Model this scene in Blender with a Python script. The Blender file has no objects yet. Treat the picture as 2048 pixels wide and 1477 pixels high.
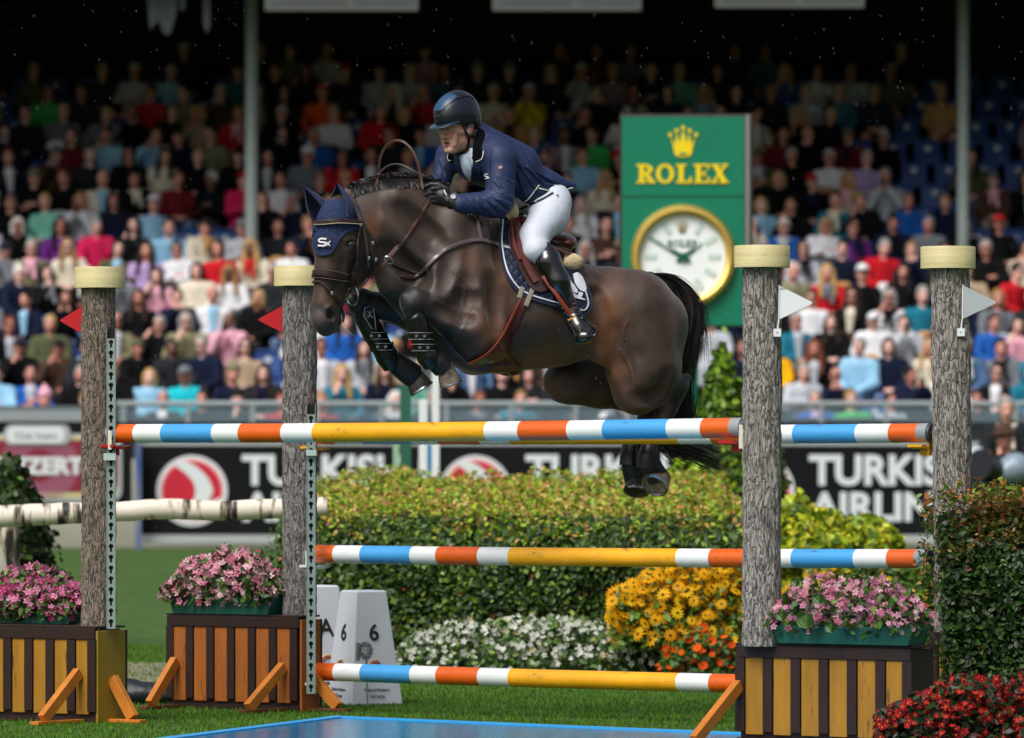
import bpy, bmesh, math, random, os
import numpy as np
from mathutils import Vector, Matrix, noise as mnoise
from mathutils.geometry import delaunay_2d_cdt
R = math.radians
sc = bpy.context.scene
COL = sc.collection
rng = np.random.default_rng(7)
random.seed(7)

# ---------------------------------------------------------------- camera, world, sun
FPX = 11600.0      # focal length in pixels of a 2048 wide frame
ZC = 1.40          # camera height
HY = 921.0         # row of the horizon
cam_d = bpy.data.cameras.new('camera'); cam = bpy.data.objects.new('camera', cam_d); COL.objects.link(cam)
cam.location = (0, 0, ZC); cam.rotation_euler = (R(90), 0, 0)
cam_d.sensor_width = 36; cam_d.lens = 36*FPX/2048
cam_d.shift_y = (HY-738.5)/2048
cam_d.clip_start = 1; cam_d.clip_end = 2000
cam_d.dof.use_dof = True; cam_d.dof.focus_distance = 30.3; cam_d.dof.aperture_fstop = 3.4
sc.camera = cam
w = bpy.data.worlds.new('World'); sc.world = w; w.use_nodes = True
nt = w.node_tree; nt.nodes.clear()
sky = nt.nodes.new('ShaderNodeTexSky'); sky.sky_type = 'NISHITA'; sky.sun_disc = False
SUN_EL, SUN_AZ = 52, 212
sky.sun_elevation = R(SUN_EL); sky.sun_rotation = R(SUN_AZ); sky.dust_density = 5; sky.air_density = 1.0; sky.ozone_density = 1
hs = nt.nodes.new('ShaderNodeHueSaturation'); hs.inputs['Saturation'].default_value = 0.6
bgn = nt.nodes.new('ShaderNodeBackground'); bgn.inputs['Strength'].default_value = 0.06
wo = nt.nodes.new('ShaderNodeOutputWorld')
nt.links.new(sky.outputs[0], hs.inputs['Color']); nt.links.new(hs.outputs[0], bgn.inputs[0]); nt.links.new(bgn.outputs[0], wo.inputs[0])
sun_d = bpy.data.lights.new('sun', 'SUN'); sun_d.energy = 1.4; sun_d.angle = R(30); sun_d.color = (1, .985, .97)
sun = bpy.data.objects.new('sun', sun_d); COL.objects.link(sun)
# nishita: rotation measured clockwise from +Y
sdir = Vector((math.sin(R(SUN_AZ))*math.cos(R(SUN_EL)), math.cos(R(SUN_AZ))*math.cos(R(SUN_EL)), math.sin(R(SUN_EL))))
sun.rotation_euler = sdir.to_track_quat('Z', 'Y').to_euler()
vs = sc.view_settings; vs.view_transform = 'Standard'; vs.look = 'None'; vs.gamma = 1; vs.exposure = 1.0
sc.cycles.max_bounces = 6; sc.cycles.transparent_max_bounces = 6
sc.cycles.use_denoising = True

def P(px, py, d):
    return Vector(((px-1024)*d/FPX, d, ZC-(py-HY)*d/FPX))
def lin(c):
    if isinstance(c, str):
        c = c.lstrip('#'); c = tuple(int(c[i:i+2], 16)/255 for i in (0, 2, 4))
    return tuple((x/12.92 if x <= .04045 else ((x+.055)/1.055)**2.4) for x in c[:3])

# ---------------------------------------------------------------- materials
MATS = {}
def mat(name, col=(.5,.5,.5), rough=.6, metal=0, var=.0, vscale=8, bump=0, bscale=60, coord='Object', stretch=(1,1,1),
        attr=None, objcol=False, sheen=0, spec=.5, coat=0, col2=None, sss=0, transl=0, detail=6, alpha=1, trans=0, speck=0, speckcol=(.03, .025, .02), speckscale=28, speckstretch=(1, 1, 1)):
    if name in MATS: return MATS[name]
    m = bpy.data.materials.new(name); m.use_nodes = True; MATS[name] = m
    n = m.node_tree.nodes; L = m.node_tree.links; b = n['Principled BSDF']
    b.inputs['Roughness'].default_value = rough; b.inputs['Metallic'].default_value = metal
    b.inputs['Specular IOR Level'].default_value = spec
    b.inputs['Coat Weight'].default_value = coat; b.inputs['Coat Roughness'].default_value = .15
    b.inputs['Sheen Weight'].default_value = sheen
    b.inputs['Transmission Weight'].default_value = trans
    if sss:
        b.inputs['Subsurface Weight'].default_value = sss; b.inputs['Subsurface Radius'].default_value = (.012, .005, .003)
        b.inputs['Subsurface Scale'].default_value = 1
    tc = n.new('ShaderNodeTexCoord'); mp = n.new('ShaderNodeMapping'); mp.inputs['Scale'].default_value = stretch
    L.new(tc.outputs[coord], mp.inputs[0])
    src = None
    if attr:
        a = n.new('ShaderNodeVertexColor'); a.layer_name = attr; src = a.outputs['Color']
    elif objcol:
        a = n.new('ShaderNodeObjectInfo'); src = a.outputs['Color']
    if var or col2:
        nz = n.new('ShaderNodeTexNoise'); nz.inputs['Scale'].default_value = vscale; nz.inputs['Detail'].default_value = detail
        nz.inputs['Roughness'].default_value = .65
        L.new(mp.outputs[0], nz.inputs['Vector'])
        if col2:
            cr = n.new('ShaderNodeValToRGB'); cr.color_ramp.elements[0].position = .38; cr.color_ramp.elements[1].position = .62
            cr.color_ramp.elements[0].color = (*col, 1); cr.color_ramp.elements[1].color = (*col2, 1)
            L.new(nz.outputs[0], cr.inputs[0]); src = cr.outputs[0]
        if var:
            mr = n.new('ShaderNodeMapRange'); mr.inputs[1].default_value = .25; mr.inputs[2].default_value = .75
            mr.inputs[3].default_value = 1-var; mr.inputs[4].default_value = 1+var
            L.new(nz.outputs[0], mr.inputs[0])
            mx = n.new('ShaderNodeVectorMath'); mx.operation = 'SCALE'
            if src: L.new(src, mx.inputs[0])
            else: mx.inputs[0].default_value = col
            L.new(mr.outputs[0], mx.inputs['Scale']); src = mx.outputs[0]
    if speck:      # scuffs and dirt with a shape of their own
        m2 = n.new('ShaderNodeMapping'); m2.inputs['Scale'].default_value = speckstretch; L.new(tc.outputs[coord], m2.inputs[0])
        ns_ = n.new('ShaderNodeTexNoise'); ns_.inputs['Scale'].default_value = speckscale; ns_.inputs['Detail'].default_value = 7; ns_.inputs['Roughness'].default_value = .7; L.new(m2.outputs[0], ns_.inputs['Vector'])
        mk = n.new('ShaderNodeMapRange'); mk.inputs[1].default_value = .66-speck*.1; mk.inputs[2].default_value = .70-speck*.06; mk.inputs[4].default_value = .75; L.new(ns_.outputs[0], mk.inputs[0])
        mxx = n.new('ShaderNodeMix'); mxx.data_type = 'RGBA'; L.new(mk.outputs[0], mxx.inputs[0]); mxx.inputs[7].default_value = (*speckcol, 1)
        if src: L.new(src, mxx.inputs[6])
        else: mxx.inputs[6].default_value = (*col, 1)
        src = mxx.outputs[2]
    if src: L.new(src, b.inputs['Base Color'])
    else: b.inputs['Base Color'].default_value = (*col, 1)
    if bump:
        nb = n.new('ShaderNodeTexNoise'); nb.inputs['Scale'].default_value = bscale; nb.inputs['Detail'].default_value = 5
        L.new(mp.outputs[0], nb.inputs['Vector'])
        bp = n.new('ShaderNodeBump'); bp.inputs['Strength'].default_value = 1; bp.inputs['Distance'].default_value = bump
        L.new(nb.outputs[0], bp.inputs['Height']); L.new(bp.outputs[0], b.inputs['Normal'])
    if transl:
        tr = n.new('ShaderNodeBsdfTranslucent'); ms = n.new('ShaderNodeMixShader'); ms.inputs[0].default_value = transl
        if src: L.new(src, tr.inputs[0])
        else: tr.inputs[0].default_value = (*col, 1)
        out = n['Material Output']; L.new(b.outputs[0], ms.inputs[1]); L.new(tr.outputs[0], ms.inputs[2]); L.new(ms.outputs[0], out.inputs[0])
    if alpha < 1:
        tp = n.new('ShaderNodeBsdfTransparent'); ms = n.new('ShaderNodeMixShader'); ms.inputs[0].default_value = alpha
        out = n['Material Output']; L.new(tp.outputs[0], ms.inputs[1]); L.new(b.outputs[0], ms.inputs[2]); L.new(ms.outputs[0], out.inputs[0])
    return m

# ---------------------------------------------------------------- object helpers
def tagp(o, label=None, cat=None, group=None, kind=None):
    if label: o['label'] = label
    if cat: o['category'] = cat
    if group: o['group'] = group
    if kind: o['kind'] = kind
    return o
def empty(name, loc, label, cat, group=None):
    o = bpy.data.objects.new(name, None); COL.objects.link(o); o.location = loc; o.empty_display_size = .1
    return tagp(o, label, cat, group)
def mesh_obj(name, verts, faces, m, parent=None, mi=None, smooth=False, attr=None, label=None):
    me = bpy.data.meshes.new(name)
    verts = np.asarray(verts, dtype=np.float64)
    if parent is not None and parent.get('_w') is None:
        off = np.array(parent_origin(parent)); verts = verts - off
    if isinstance(faces, np.ndarray):
        nf, k = faces.shape
        me.vertices.add(len(verts)); me.vertices.foreach_set('co', verts.astype(np.float32).ravel())
        me.loops.add(nf*k); me.loops.foreach_set('vertex_index', faces.astype(np.int32).ravel())
        me.polygons.add(nf); me.polygons.foreach_set('loop_start', (np.arange(nf)*k).astype(np.int32))
        me.polygons.foreach_set('loop_total', np.full(nf, k, np.int32)); me.update(calc_edges=True)
    else:
        me.from_pydata(verts.tolist(), [], faces)
    for x in (m if isinstance(m, (list, tuple)) else [m]):
        me.materials.append(x)
    if mi is not None: me.polygons.foreach_set('material_index', np.asarray(mi, np.int32))
    if smooth: me.polygons.foreach_set('use_smooth', np.ones(len(me.polygons), bool))
    if attr is not None:
        ca = me.color_attributes.new('col', 'FLOAT_COLOR', 'POINT')
        a4 = np.ones((len(verts), 4), np.float32); a4[:, :3] = attr; ca.data.foreach_set('color', a4.ravel())
    me.validate(); me.update()
    o = bpy.data.objects.new(name, me); COL.objects.link(o)
    if parent is not None: o.parent = parent
    if label: o['label'] = label
    if name in STUFFY and parent is not None: o['kind'] = 'stuff'
    return o
STUFFY = ('foliage', 'leaves', 'blossoms', 'flower_centres', 'twigs', 'young_leaves', 'crown', 'fur_cover', 'mane', 'tail', 'mane_side', 'tail_top_hair', 'tail_end', 'whiskers', 'short_hair')
def parent_origin(o):
    v = Vector((0, 0, 0))
    while o is not None:
        v = v + o.location; o = o.parent
    return v
def origin_to(o, loc):
    loc = Vector(loc); o.data.transform(Matrix.Translation(-loc)); o.location = loc; return o

class MB:
    def __init__(s): s.v = []; s.f = []; s.m = []; s.cm = 0
    def add(s, vs, fs):
        b = len(s.v); s.v += [tuple(x) for x in vs]; s.f += [[b+i for i in f] for f in fs]; s.m += [s.cm]*len(fs); return s
    def obox(s, c, ax, ay, az):   # centre and three half axes
        c, ax, ay, az = map(Vector, (c, ax, ay, az)); vs = []
        for i in (-1, 1):
            for j in (-1, 1):
                for k in (-1, 1): vs.append(c+ax*i+ay*j+az*k)
        fs = [(0,1,3,2),(4,6,7,5),(0,4,5,1),(2,3,7,6),(0,2,6,4),(1,5,7,3)]
        if ax.cross(ay).dot(az) < 0: fs = [f[::-1] for f in fs]
        return s.add(vs, fs)
    def bbox(s, lo, hi):
        lo, hi = Vector(lo), Vector(hi); c = (lo+hi)/2; h = (hi-lo)/2
        return s.obox(c, (h.x,0,0), (0,h.y,0), (0,0,h.z))
    def tube(s, pts, r, n=10, cap=True, flat=None):
        pts = [Vector(p) for p in pts]; N = len(pts)
        rr = r if isinstance(r, (list, tuple, np.ndarray)) else [r]*N
        vs = []; up = None
        for i, p in enumerate(pts):
            t = (pts[min(i+1, N-1)]-pts[max(i-1, 0)]).normalized()
            if up is None:
                up = Vector((0,0,1)) if abs(t.z) < .9 else Vector((0,1,0))
            a = t.cross(up).normalized(); b = a.cross(t).normalized(); up = b
            if flat is not None:
                fl = Vector(flat); b = (fl-t*fl.dot(t)).normalized(); a = t.cross(b).normalized()
            for k in range(n):
                th = 2*math.pi*(k+.5)/n
                q = a*math.cos(th)+b*math.sin(th)*(1 if flat is None else s.flatk)
                vs.append(p+q*rr[i])
        fs = []
        for i in range(N-1):
            for k in range(n):
                k2 = (k+1) % n; fs.append((i*n+k, i*n+k2, (i+1)*n+k2, (i+1)*n+k))
        if cap: fs.append(tuple(range(n))[::-1]); fs.append(tuple((N-1)*n+k for k in range(n)))
        return s.add(vs, fs)
    flatk = .3
    def prism(s, poly, depth_vec):     # poly: 3-d points, extruded
        n = len(poly); dv = Vector(depth_vec); vs = [Vector(p) for p in poly]; vs = vs+[p+dv for p in vs]
        fs = [tuple(range(n)), tuple(range(2*n-1, n-1, -1))]
        for i in range(n): fs.append((i, i+n, (i+1) % n+n, (i+1) % n)[::1])
        return s.add(vs, fs)
    def obj(s, name, m, parent=None, smooth=False, label=None, bevel=0):
        o = mesh_obj(name, s.v, s.f, m, parent, mi=s.m if isinstance(m, (list, tuple)) else None, smooth=smooth, label=label)
        bm = bmesh.new(); bm.from_mesh(o.data); bmesh.ops.recalc_face_normals(bm, faces=bm.faces)
        bm.to_mesh(o.data); bm.free()
        if bevel:
            md = o.modifiers.new('bevel', 'BEVEL'); md.width = bevel; md.segments = 2; md.limit_method = 'ANGLE'; md.angle_limit = R(40)
        if smooth:
            for e in o.data.edges: pass
            try: o.data.set_sharp_from_angle(angle=R(40))
            except Exception: pass
        return o

def catmull(pts, n=8):
    pts = [np.array(p, float) for p in pts]; out = []
    Q = [2*pts[0]-pts[1]]+pts+[2*pts[-1]-pts[-2]]
    for i in range(1, len(Q)-2):
        a, b, c, d = Q[i-1:i+3]
        for k in range(n):
            t = k/n
            out.append(.5*((2*b)+(-a+c)*t+(2*a-5*b+4*c-d)*t*t+(-a+3*b-3*c+d)*t**3))
    out.append(pts[-1]); return out

def text_mesh(body, height, m, name='lettering', parent=None, origin=(0,0,0), width=None, bold=.0, depth=.004, rot=None, label=None, spacing=1, align='LEFT'):
    """flat letters standing in the XZ plane facing -Y; height = capital height"""
    cu = bpy.data.curves.new('tmp', 'FONT'); cu.body = body; cu.size = 1; cu.offset = bold; cu.space_character = spacing; cu.resolution_u = 4
    o = bpy.data.objects.new('tmp', cu); COL.objects.link(o)
    dg = bpy.context.evaluated_depsgraph_get(); me = bpy.data.meshes.new_from_object(o.evaluated_get(dg))
    bpy.data.objects.remove(o)
    bm = bmesh.new(); bm.from_mesh(me); bpy.data.meshes.remove(me)
    bmesh.ops.remove_doubles(bm, verts=bm.verts, dist=1e-5)
    g = bmesh.ops.extrude_face_region(bm, geom=bm.faces[:])
    vsx = [v for v in g['geom'] if isinstance(v, bmesh.types.BMVert)]
    for v in vsx: v.co.z += 1
    xs = [v.co.x for v in bm.verts]; ys = [v.co.y for v in bm.verts]
    x0, x1, y0, y1 = min(xs), max(xs), min(ys), max(ys)
    s = height/(y1-y0); sx = s if width is None else width/(x1-x0)
    al = {'LEFT': 0, 'CENTER': (x1-x0)*sx/2}[align]
    vs = []; fs = []
    for v in bm.verts: vs.append(((v.co.x-x0)*sx-al, -v.co.z*depth, (v.co.y-y0)*s))
    for f in bm.faces: fs.append([v.index for v in f.verts])
    bm.free()
    M = Matrix.Translation(Vector(origin)) @ (rot if rot is not None else Matrix())
    vs = [M @ Vector(v) for v in vs]
    mb = MB(); mb.add(vs, fs)
    return mb.obj(name, m, parent, label=label)

# ---------------------------------------------------------------- scatter of small shapes (leaves, petals)
def rand_rot(n, up=None, spread=1.0):
    """random rotation matrices; if up given (n,3) the local z follows it with the given spread"""
    z = rng.normal(size=(n, 3))
    if up is not None: z = up+z*spread*.6
    z /= np.linalg.norm(z, axis=1, keepdims=True)+1e-9
    a = rng.normal(size=(n, 3)); x = np.cross(a, z); x /= np.linalg.norm(x, axis=1, keepdims=True)+1e-9
    y = np.cross(z, x)
    return np.stack([x, y, z], axis=2)
def scatter(T, TF, pts, rots, scale, cols, tcol=None):
    """T (k,3) template verts, TF (f,4 or 3) faces; returns verts, faces, attr"""
    T = np.asarray(T, float); TF = np.asarray(TF, int); n = len(pts); k = len(T)
    s = np.broadcast_to(np.asarray(scale, float), (n,))[:, None, None]
    V = np.einsum('nij,kj->nki', rots, T)*s+pts[:, None, :]
    Fc = (TF[None]+(np.arange(n)*k)[:, None, None]).reshape(-1, TF.shape[1])
    C = np.repeat(cols[:, None, :], k, axis=1)
    if tcol is not None: C = C*np.asarray(tcol)[None, :, :]
    return V.reshape(-1, 3), Fc, C.reshape(-1, 3)
def join_sc(parts):
    V = []; Fc = []; C = []; b = 0
    for v, f, c in parts:
        if f.shape[1] == 3: f = np.concatenate([f, f[:, 2:3]], 1)
        V.append(v); Fc.append(f+b); C.append(c); b += len(v)
    return np.concatenate(V), np.concatenate(Fc), np.concatenate(C)
LEAF = ([(0,-.5,0),(.27,-.12,.07),(.24,.25,.06),(0,.55,-.05),(-.24,.25,.06),(-.27,-.12,.07),(0,.02,-.02)], [(0,1,6,5),(1,2,3,6),(6,3,4,5)])
PETAL5 = None
def flower_tpl(n=5, w=.5, cup=.25):
    T = []; Fq = []
    for k in range(n):
        a = 2*math.pi*k/n; c, s_ = math.cos(a), math.sin(a); b = len(T)
        for (r, t, z) in ((.05, 0, 0), (.6, w*.5, cup*.5), (1, 0, cup), (.6, -w*.5, cup*.5)):
            T.append((r*c-t*s_, r*s_+t*c, z))
        Fq.append((b, b+1, b+2, b+3))
    return T, Fq
def cvar(base, n, v=.25, hue=.08):
    base = np.asarray(base, float)
    return np.clip(base[None]*(1+rng.uniform(-v, v, (n, 1)))*(1+rng.uniform(-hue, hue, (n, 3))), 0, 1)
def leafmat(): return mat('leaf', rough=.45, attr='col', transl=.25, spec=.4)
def petalmat(): return mat('petal', rough=.6, attr='col', transl=.35, spec=.2)

# ---------------------------------------------------------------- signed distance modelling
class SDF:
    def __init__(s, lo, hi, h):
        s.lo = np.array(lo, float); s.h = h
        s.n = np.ceil((np.array(hi)-s.lo)/h).astype(int)+1
        s.f = np.full(s.n, 1e3, np.float32)
    def _sub(s, lo, hi):
        a = np.clip(np.floor((lo-s.lo)/s.h).astype(int), 0, s.n-1); b = np.clip(np.ceil((hi-s.lo)/s.h).astype(int)+1, 1, s.n)
        if np.any(b <= a): return None, None
        sl = tuple(slice(i, j) for i, j in zip(a, b))
        g = [ (s.lo[i]+s.h*np.arange(a[i], b[i])).astype(np.float32) for i in range(3)]
        return sl, (g[0][:, None, None], g[1][None, :, None], g[2][None, None, :])
    def _blend(s, sl, d, k, op):
        F0 = s.f[sl]
        if op == 'u':
            if k > 0:
                h = np.clip(.5+.5*(F0-d)/k, 0, 1); s.f[sl] = F0*(1-h)+d*h-k*h*(1-h)
            else: s.f[sl] = np.minimum(F0, d)
        elif op == 's':
            if k > 0:
                h = np.clip(.5-.5*(F0+d)/k, 0, 1); s.f[sl] = F0*(1-h)-d*h+k*h*(1-h)
            else: s.f[sl] = np.maximum(F0, -d)
        elif op == 'i': s.f[sl] = np.maximum(F0, d)
    def cone(s, p0, p1, r0, r1=None, k=0., lat=None, kl=1., op='u', pad=None):
        p0, p1 = np.array(p0, float), np.array(p1, float); r1 = r0 if r1 is None else r1
        rm = max(r0, r1)*max(1, kl)+ (pad if pad is not None else max(k, 6*s.h))+s.h
        sl, g = s._sub(np.minimum(p0, p1)-rm, np.maximum(p0, p1)+rm)
        if sl is None: return
        x = [g[i]-p0[i] for i in range(3)]; ba = p1-p0
        if lat is not None:
            l = np.array(lat, float); l /= np.linalg.norm(l); f = 1/kl-1
            dl = x[0]*l[0]+x[1]*l[1]+x[2]*l[2]
            x = [x[i]+f*dl*l[i] for i in range(3)]; ba = ba+f*ba.dot(l)*l
        L2 = ba.dot(ba)+1e-9
        t = np.clip((x[0]*ba[0]+x[1]*ba[1]+x[2]*ba[2])/L2, 0, 1)
        d = np.sqrt((x[0]-t*ba[0])**2+(x[1]-t*ba[1])**2+(x[2]-t*ba[2])**2)-(r0+(r1-r0)*t)
        if lat is not None and kl < 1: d = d*(.5+.5*kl)
        s._blend(sl, d.astype(np.float32), k, op)
    def chain(s, pts, rs, k=0., lat=None, kls=None, op='u'):
        for i in range(len(pts)-1):
            s.cone(pts[i], pts[i+1], rs[i], rs[i+1], k, lat, (kls[i] if kls is not None else 1), op)
    def ell(s, c, rad, axes=None, k=0., op='u'):
        c = np.array(c, float); rad = np.array(rad, float); rm = rad.max()+max(k, 6*s.h)+s.h
        sl, g = s._sub(c-rm, c+rm)
        if sl is None: return
        x = [g[i]-c[i] for i in range(3)]
        A = np.eye(3) if axes is None else np.array(axes, float)
        u = [x[0]*A[j][0]+x[1]*A[j][1]+x[2]*A[j][2] for j in range(3)]
        k0 = np.sqrt(sum((u[j]/rad[j])**2 for j in range(3))); k1 = np.sqrt(sum((u[j]/rad[j]**2)**2 for j in range(3)))+1e-6
        d = k0*(k0-1)/k1
        s._blend(sl, d.astype(np.float32), k, op)
    def box(s, c, half, axes=None, r=0, k=0., op='u'):
        c = np.array(c, float); half = np.array(half, float); rm = np.linalg.norm(half)+max(k, 6*s.h)+s.h
        sl, g = s._sub(c-rm, c+rm)
        x = [g[i]-c[i] for i in range(3)]; A = np.eye(3) if axes is None else np.array(axes, float)
        q = [np.abs(x[0]*A[j][0]+x[1]*A[j][1]+x[2]*A[j][2])-(half[j]-r) for j in range(3)]
        d = np.sqrt(sum(np.maximum(a, 0)**2 for a in q))+np.minimum(np.maximum(np.maximum(q[0], q[1]), q[2]), 0)-r
        s._blend(sl, d.astype(np.float32), k, op)
    def plane(s, p, n, op='i'):     # keep the side n points away from
        n = np.array(n, float); n /= np.linalg.norm(n)
        g = [ (s.lo[i]+s.h*np.arange(s.n[i])).astype(np.float32) for i in range(3)]
        d = (g[0][:, None, None]-p[0])*n[0]+(g[1][None, :, None]-p[1])*n[1]+(g[2][None, None, :]-p[2])*n[2]
        s.f = np.maximum(s.f, d.astype(np.float32))
    def mesh(s, iso=0., smooth=1):
        f = np.clip(s.f-iso, -50*s.h, 50*s.h); ins = f < 0
        n = f.shape
        c = [f[i:n[0]-1+i, j:n[1]-1+j, k:n[2]-1+k] < 0 for i in (0, 1) for j in (0, 1) for k in (0, 1)]
        cnt = sum(x.astype(np.int8) for x in c); act = (cnt > 0) & (cnt < 8)
        idx = np.argwhere(act); vid = np.full(act.shape, -1, np.int32); vid[act] = np.arange(len(idx))
        acc = np.zeros((len(idx), 3)); num = np.zeros(len(idx))
        I, J, K = idx.T
        corners = [(i, j, k) for i in (0, 1) for j in (0, 1) for k in (0, 1)]
        vals = {q: f[I+q[0], J+q[1], K+q[2]] for q in corners}
        for q in corners:
            for ax in range(3):
                if q[ax] == 0:
                    q2 = list(q); q2[ax] = 1; q2 = tuple(q2)
                    a, b = vals[q], vals[q2]; m = (a < 0) != (b < 0)
                    t = np.where(m, a/(a-b+1e-12), 0)
                    pos = np.zeros((len(idx), 3)); pos[:] = q; pos[:, ax] = t
                    acc += pos*m[:, None]; num += m
        V = (idx+acc/np.maximum(num, 1)[:, None])*s.h+s.lo
        faces = []
        for ax in range(3):
            o1, o2 = [(1, 2), (2, 0), (0, 1)][ax]
            sl0 = [slice(1, -1)]*3; sl0[ax] = slice(0, -1); sl1 = list(sl0); sl1[ax] = slice(1, None)
            a, b = ins[tuple(sl0)], ins[tuple(sl1)]
            for sign, m in ((1, a & ~b), (0, ~a & b)):
                e = np.argwhere(m)
                if len(e) == 0: continue
                e = e+1; e[:, ax] -= 1
                def cell(d1, d2):
                    q = e.copy(); q[:, o1] -= d1; q[:, o2] -= d2; return vid[q[:, 0], q[:, 1], q[:, 2]]
                qd = np.stack([cell(1, 1), cell(0, 1), cell(0, 0), cell(1, 0)], 1)
                faces.append(qd if sign else qd[:, ::-1])
        Fq = np.concatenate(faces); Fq = Fq[(Fq >= 0).all(1)]
        for _ in range(smooth):
            A = np.zeros_like(V); Cn = np.zeros(len(V))
            for i in range(4):
                a, b = Fq[:, i], Fq[:, (i+1) % 4]
                for x in range(3):
                    A[:, x] += np.bincount(a, V[b, x], len(V))+np.bincount(b, V[a, x], len(V))
                Cn += np.bincount(a, minlength=len(V))+np.bincount(b, minlength=len(V))
            V = V*.5+A/np.maximum(Cn, 1)[:, None]*.5
        return V, Fq
    def near(s, xy, off=0.):
        """first w (third axis, from the near side) where the field drops below off"""
        xy = np.asarray(xy, float); u = (xy-s.lo[:2])/s.h; u = np.clip(u, 0, s.n[:2]-1.001); i = u.astype(int); t = u-i
        c = (s.f[i[:, 0], i[:, 1]]*((1-t[:, 0])*(1-t[:, 1]))[:, None]+s.f[i[:, 0]+1, i[:, 1]]*(t[:, 0]*(1-t[:, 1]))[:, None]
             + s.f[i[:, 0], i[:, 1]+1]*((1-t[:, 0])*t[:, 1])[:, None]+s.f[i[:, 0]+1, i[:, 1]+1]*(t[:, 0]*t[:, 1])[:, None])
        m = c < off; has = m.any(1); k = np.argmax(m, 1); k = np.maximum(k, 1)
        r = np.arange(len(k)); a = c[r, k-1]-off; b = c[r, k]-off
        w_ = s.lo[2]+s.h*(k-1+np.clip(a/(a-b+1e-9), 0, 1))
        return np.where(has, w_, np.nan)

D0 = 31.1; S0 = D0/FPX        # the plane in which horse and rider are laid out; S0 metres per unit
def Wp(v):                    # (px, py, depth units) -> world metres
    v = np.atleast_2d(np.asarray(v, float)); d = D0+v[:, 2]*S0
    return np.stack([(v[:, 0]-1024)*d/FPX, d, ZC-(v[:, 1]-HY)*d/FPX], 1)
def inpoly(x, y, poly):
    c = np.zeros(len(x), bool); n = len(poly)
    for i in range(n):
        x1, y1 = poly[i]; x2, y2 = poly[(i+1) % n]
        m = ((y1 > y) != (y2 > y)) & (x < (x2-x1)*(y-y1)/(y2-y1+1e-12)+x1); c ^= m
    return c
def drape(poly, field, off, thick, res, name, m, parent, curve=True, wfun=None, label=None, maxjump=14):
    """a sheet lying on the modelled body: outline poly in layout units, draped on the near surface of field"""
    P2 = [tuple(p) for p in (catmull(list(poly)+[poly[0]], 4)[:-1] if curve else poly)]
    # resample the outline
    Q = []
    for i in range(len(P2)):
        a, b = np.array(P2[i]), np.array(P2[(i+1) % len(P2)]); k = max(1, int(np.linalg.norm(b-a)/res))
        for j in range(k): Q.append(tuple(a+(b-a)*j/k))
    xs = [q[0] for q in Q]; ys = [q[1] for q in Q]
    gx, gy = np.meshgrid(np.arange(min(xs), max(xs), res), np.arange(min(ys), max(ys), res)); gx = gx.ravel(); gy = gy.ravel()
    ins = inpoly(gx, gy, Q); gx, gy = gx[ins], gy[ins]
    qa = np.array(Q); dd = np.min((gx[:, None]-qa[None, :, 0])**2+(gy[:, None]-qa[None, :, 1])**2, 1); kp = dd > (.5*res)**2
    pts = [Vector(q) for q in Q]+[Vector((a, b)) for a, b in zip(gx[kp], gy[kp])]
    ov, oe, of = delaunay_2d_cdt(pts, [], [list(range(len(Q)))], 1, 1e-4)[:3]
    V2 = np.array([(v.x, v.y) for v in ov]); w_ = field.near(V2, off) if wfun is None else wfun(V2)
    bad = np.isnan(w_)
    if bad.any():
        good = np.where(~bad)[0]
        for i in np.where(bad)[0]:
            j = good[np.argmin(((V2[good]-V2[i])**2).sum(1))]; w_[i] = w_[j]
    n = len(V2); A = np.c_[V2, w_]; B = np.c_[V2, w_+thick]
    fs = [list(f) for f in of]; cnt = {}
    for f in fs:
        for i in range(len(f)):
            e = (f[i], f[(i+1) % len(f)]); cnt[tuple(sorted(e))] = cnt.get(tuple(sorted(e)), [])+[e]
    allf = fs+[[i+n for i in f[::-1]] for f in fs]
    for e in cnt.values():
        if len(e) == 1: a, b = e[0]; allf.append([b, a, a+n, b+n])
    mb = MB(); mb.add(Wp(np.r_[A, B]), allf)
    o = mb.obj(name, m, parent, smooth=True, label=label); return o
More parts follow.
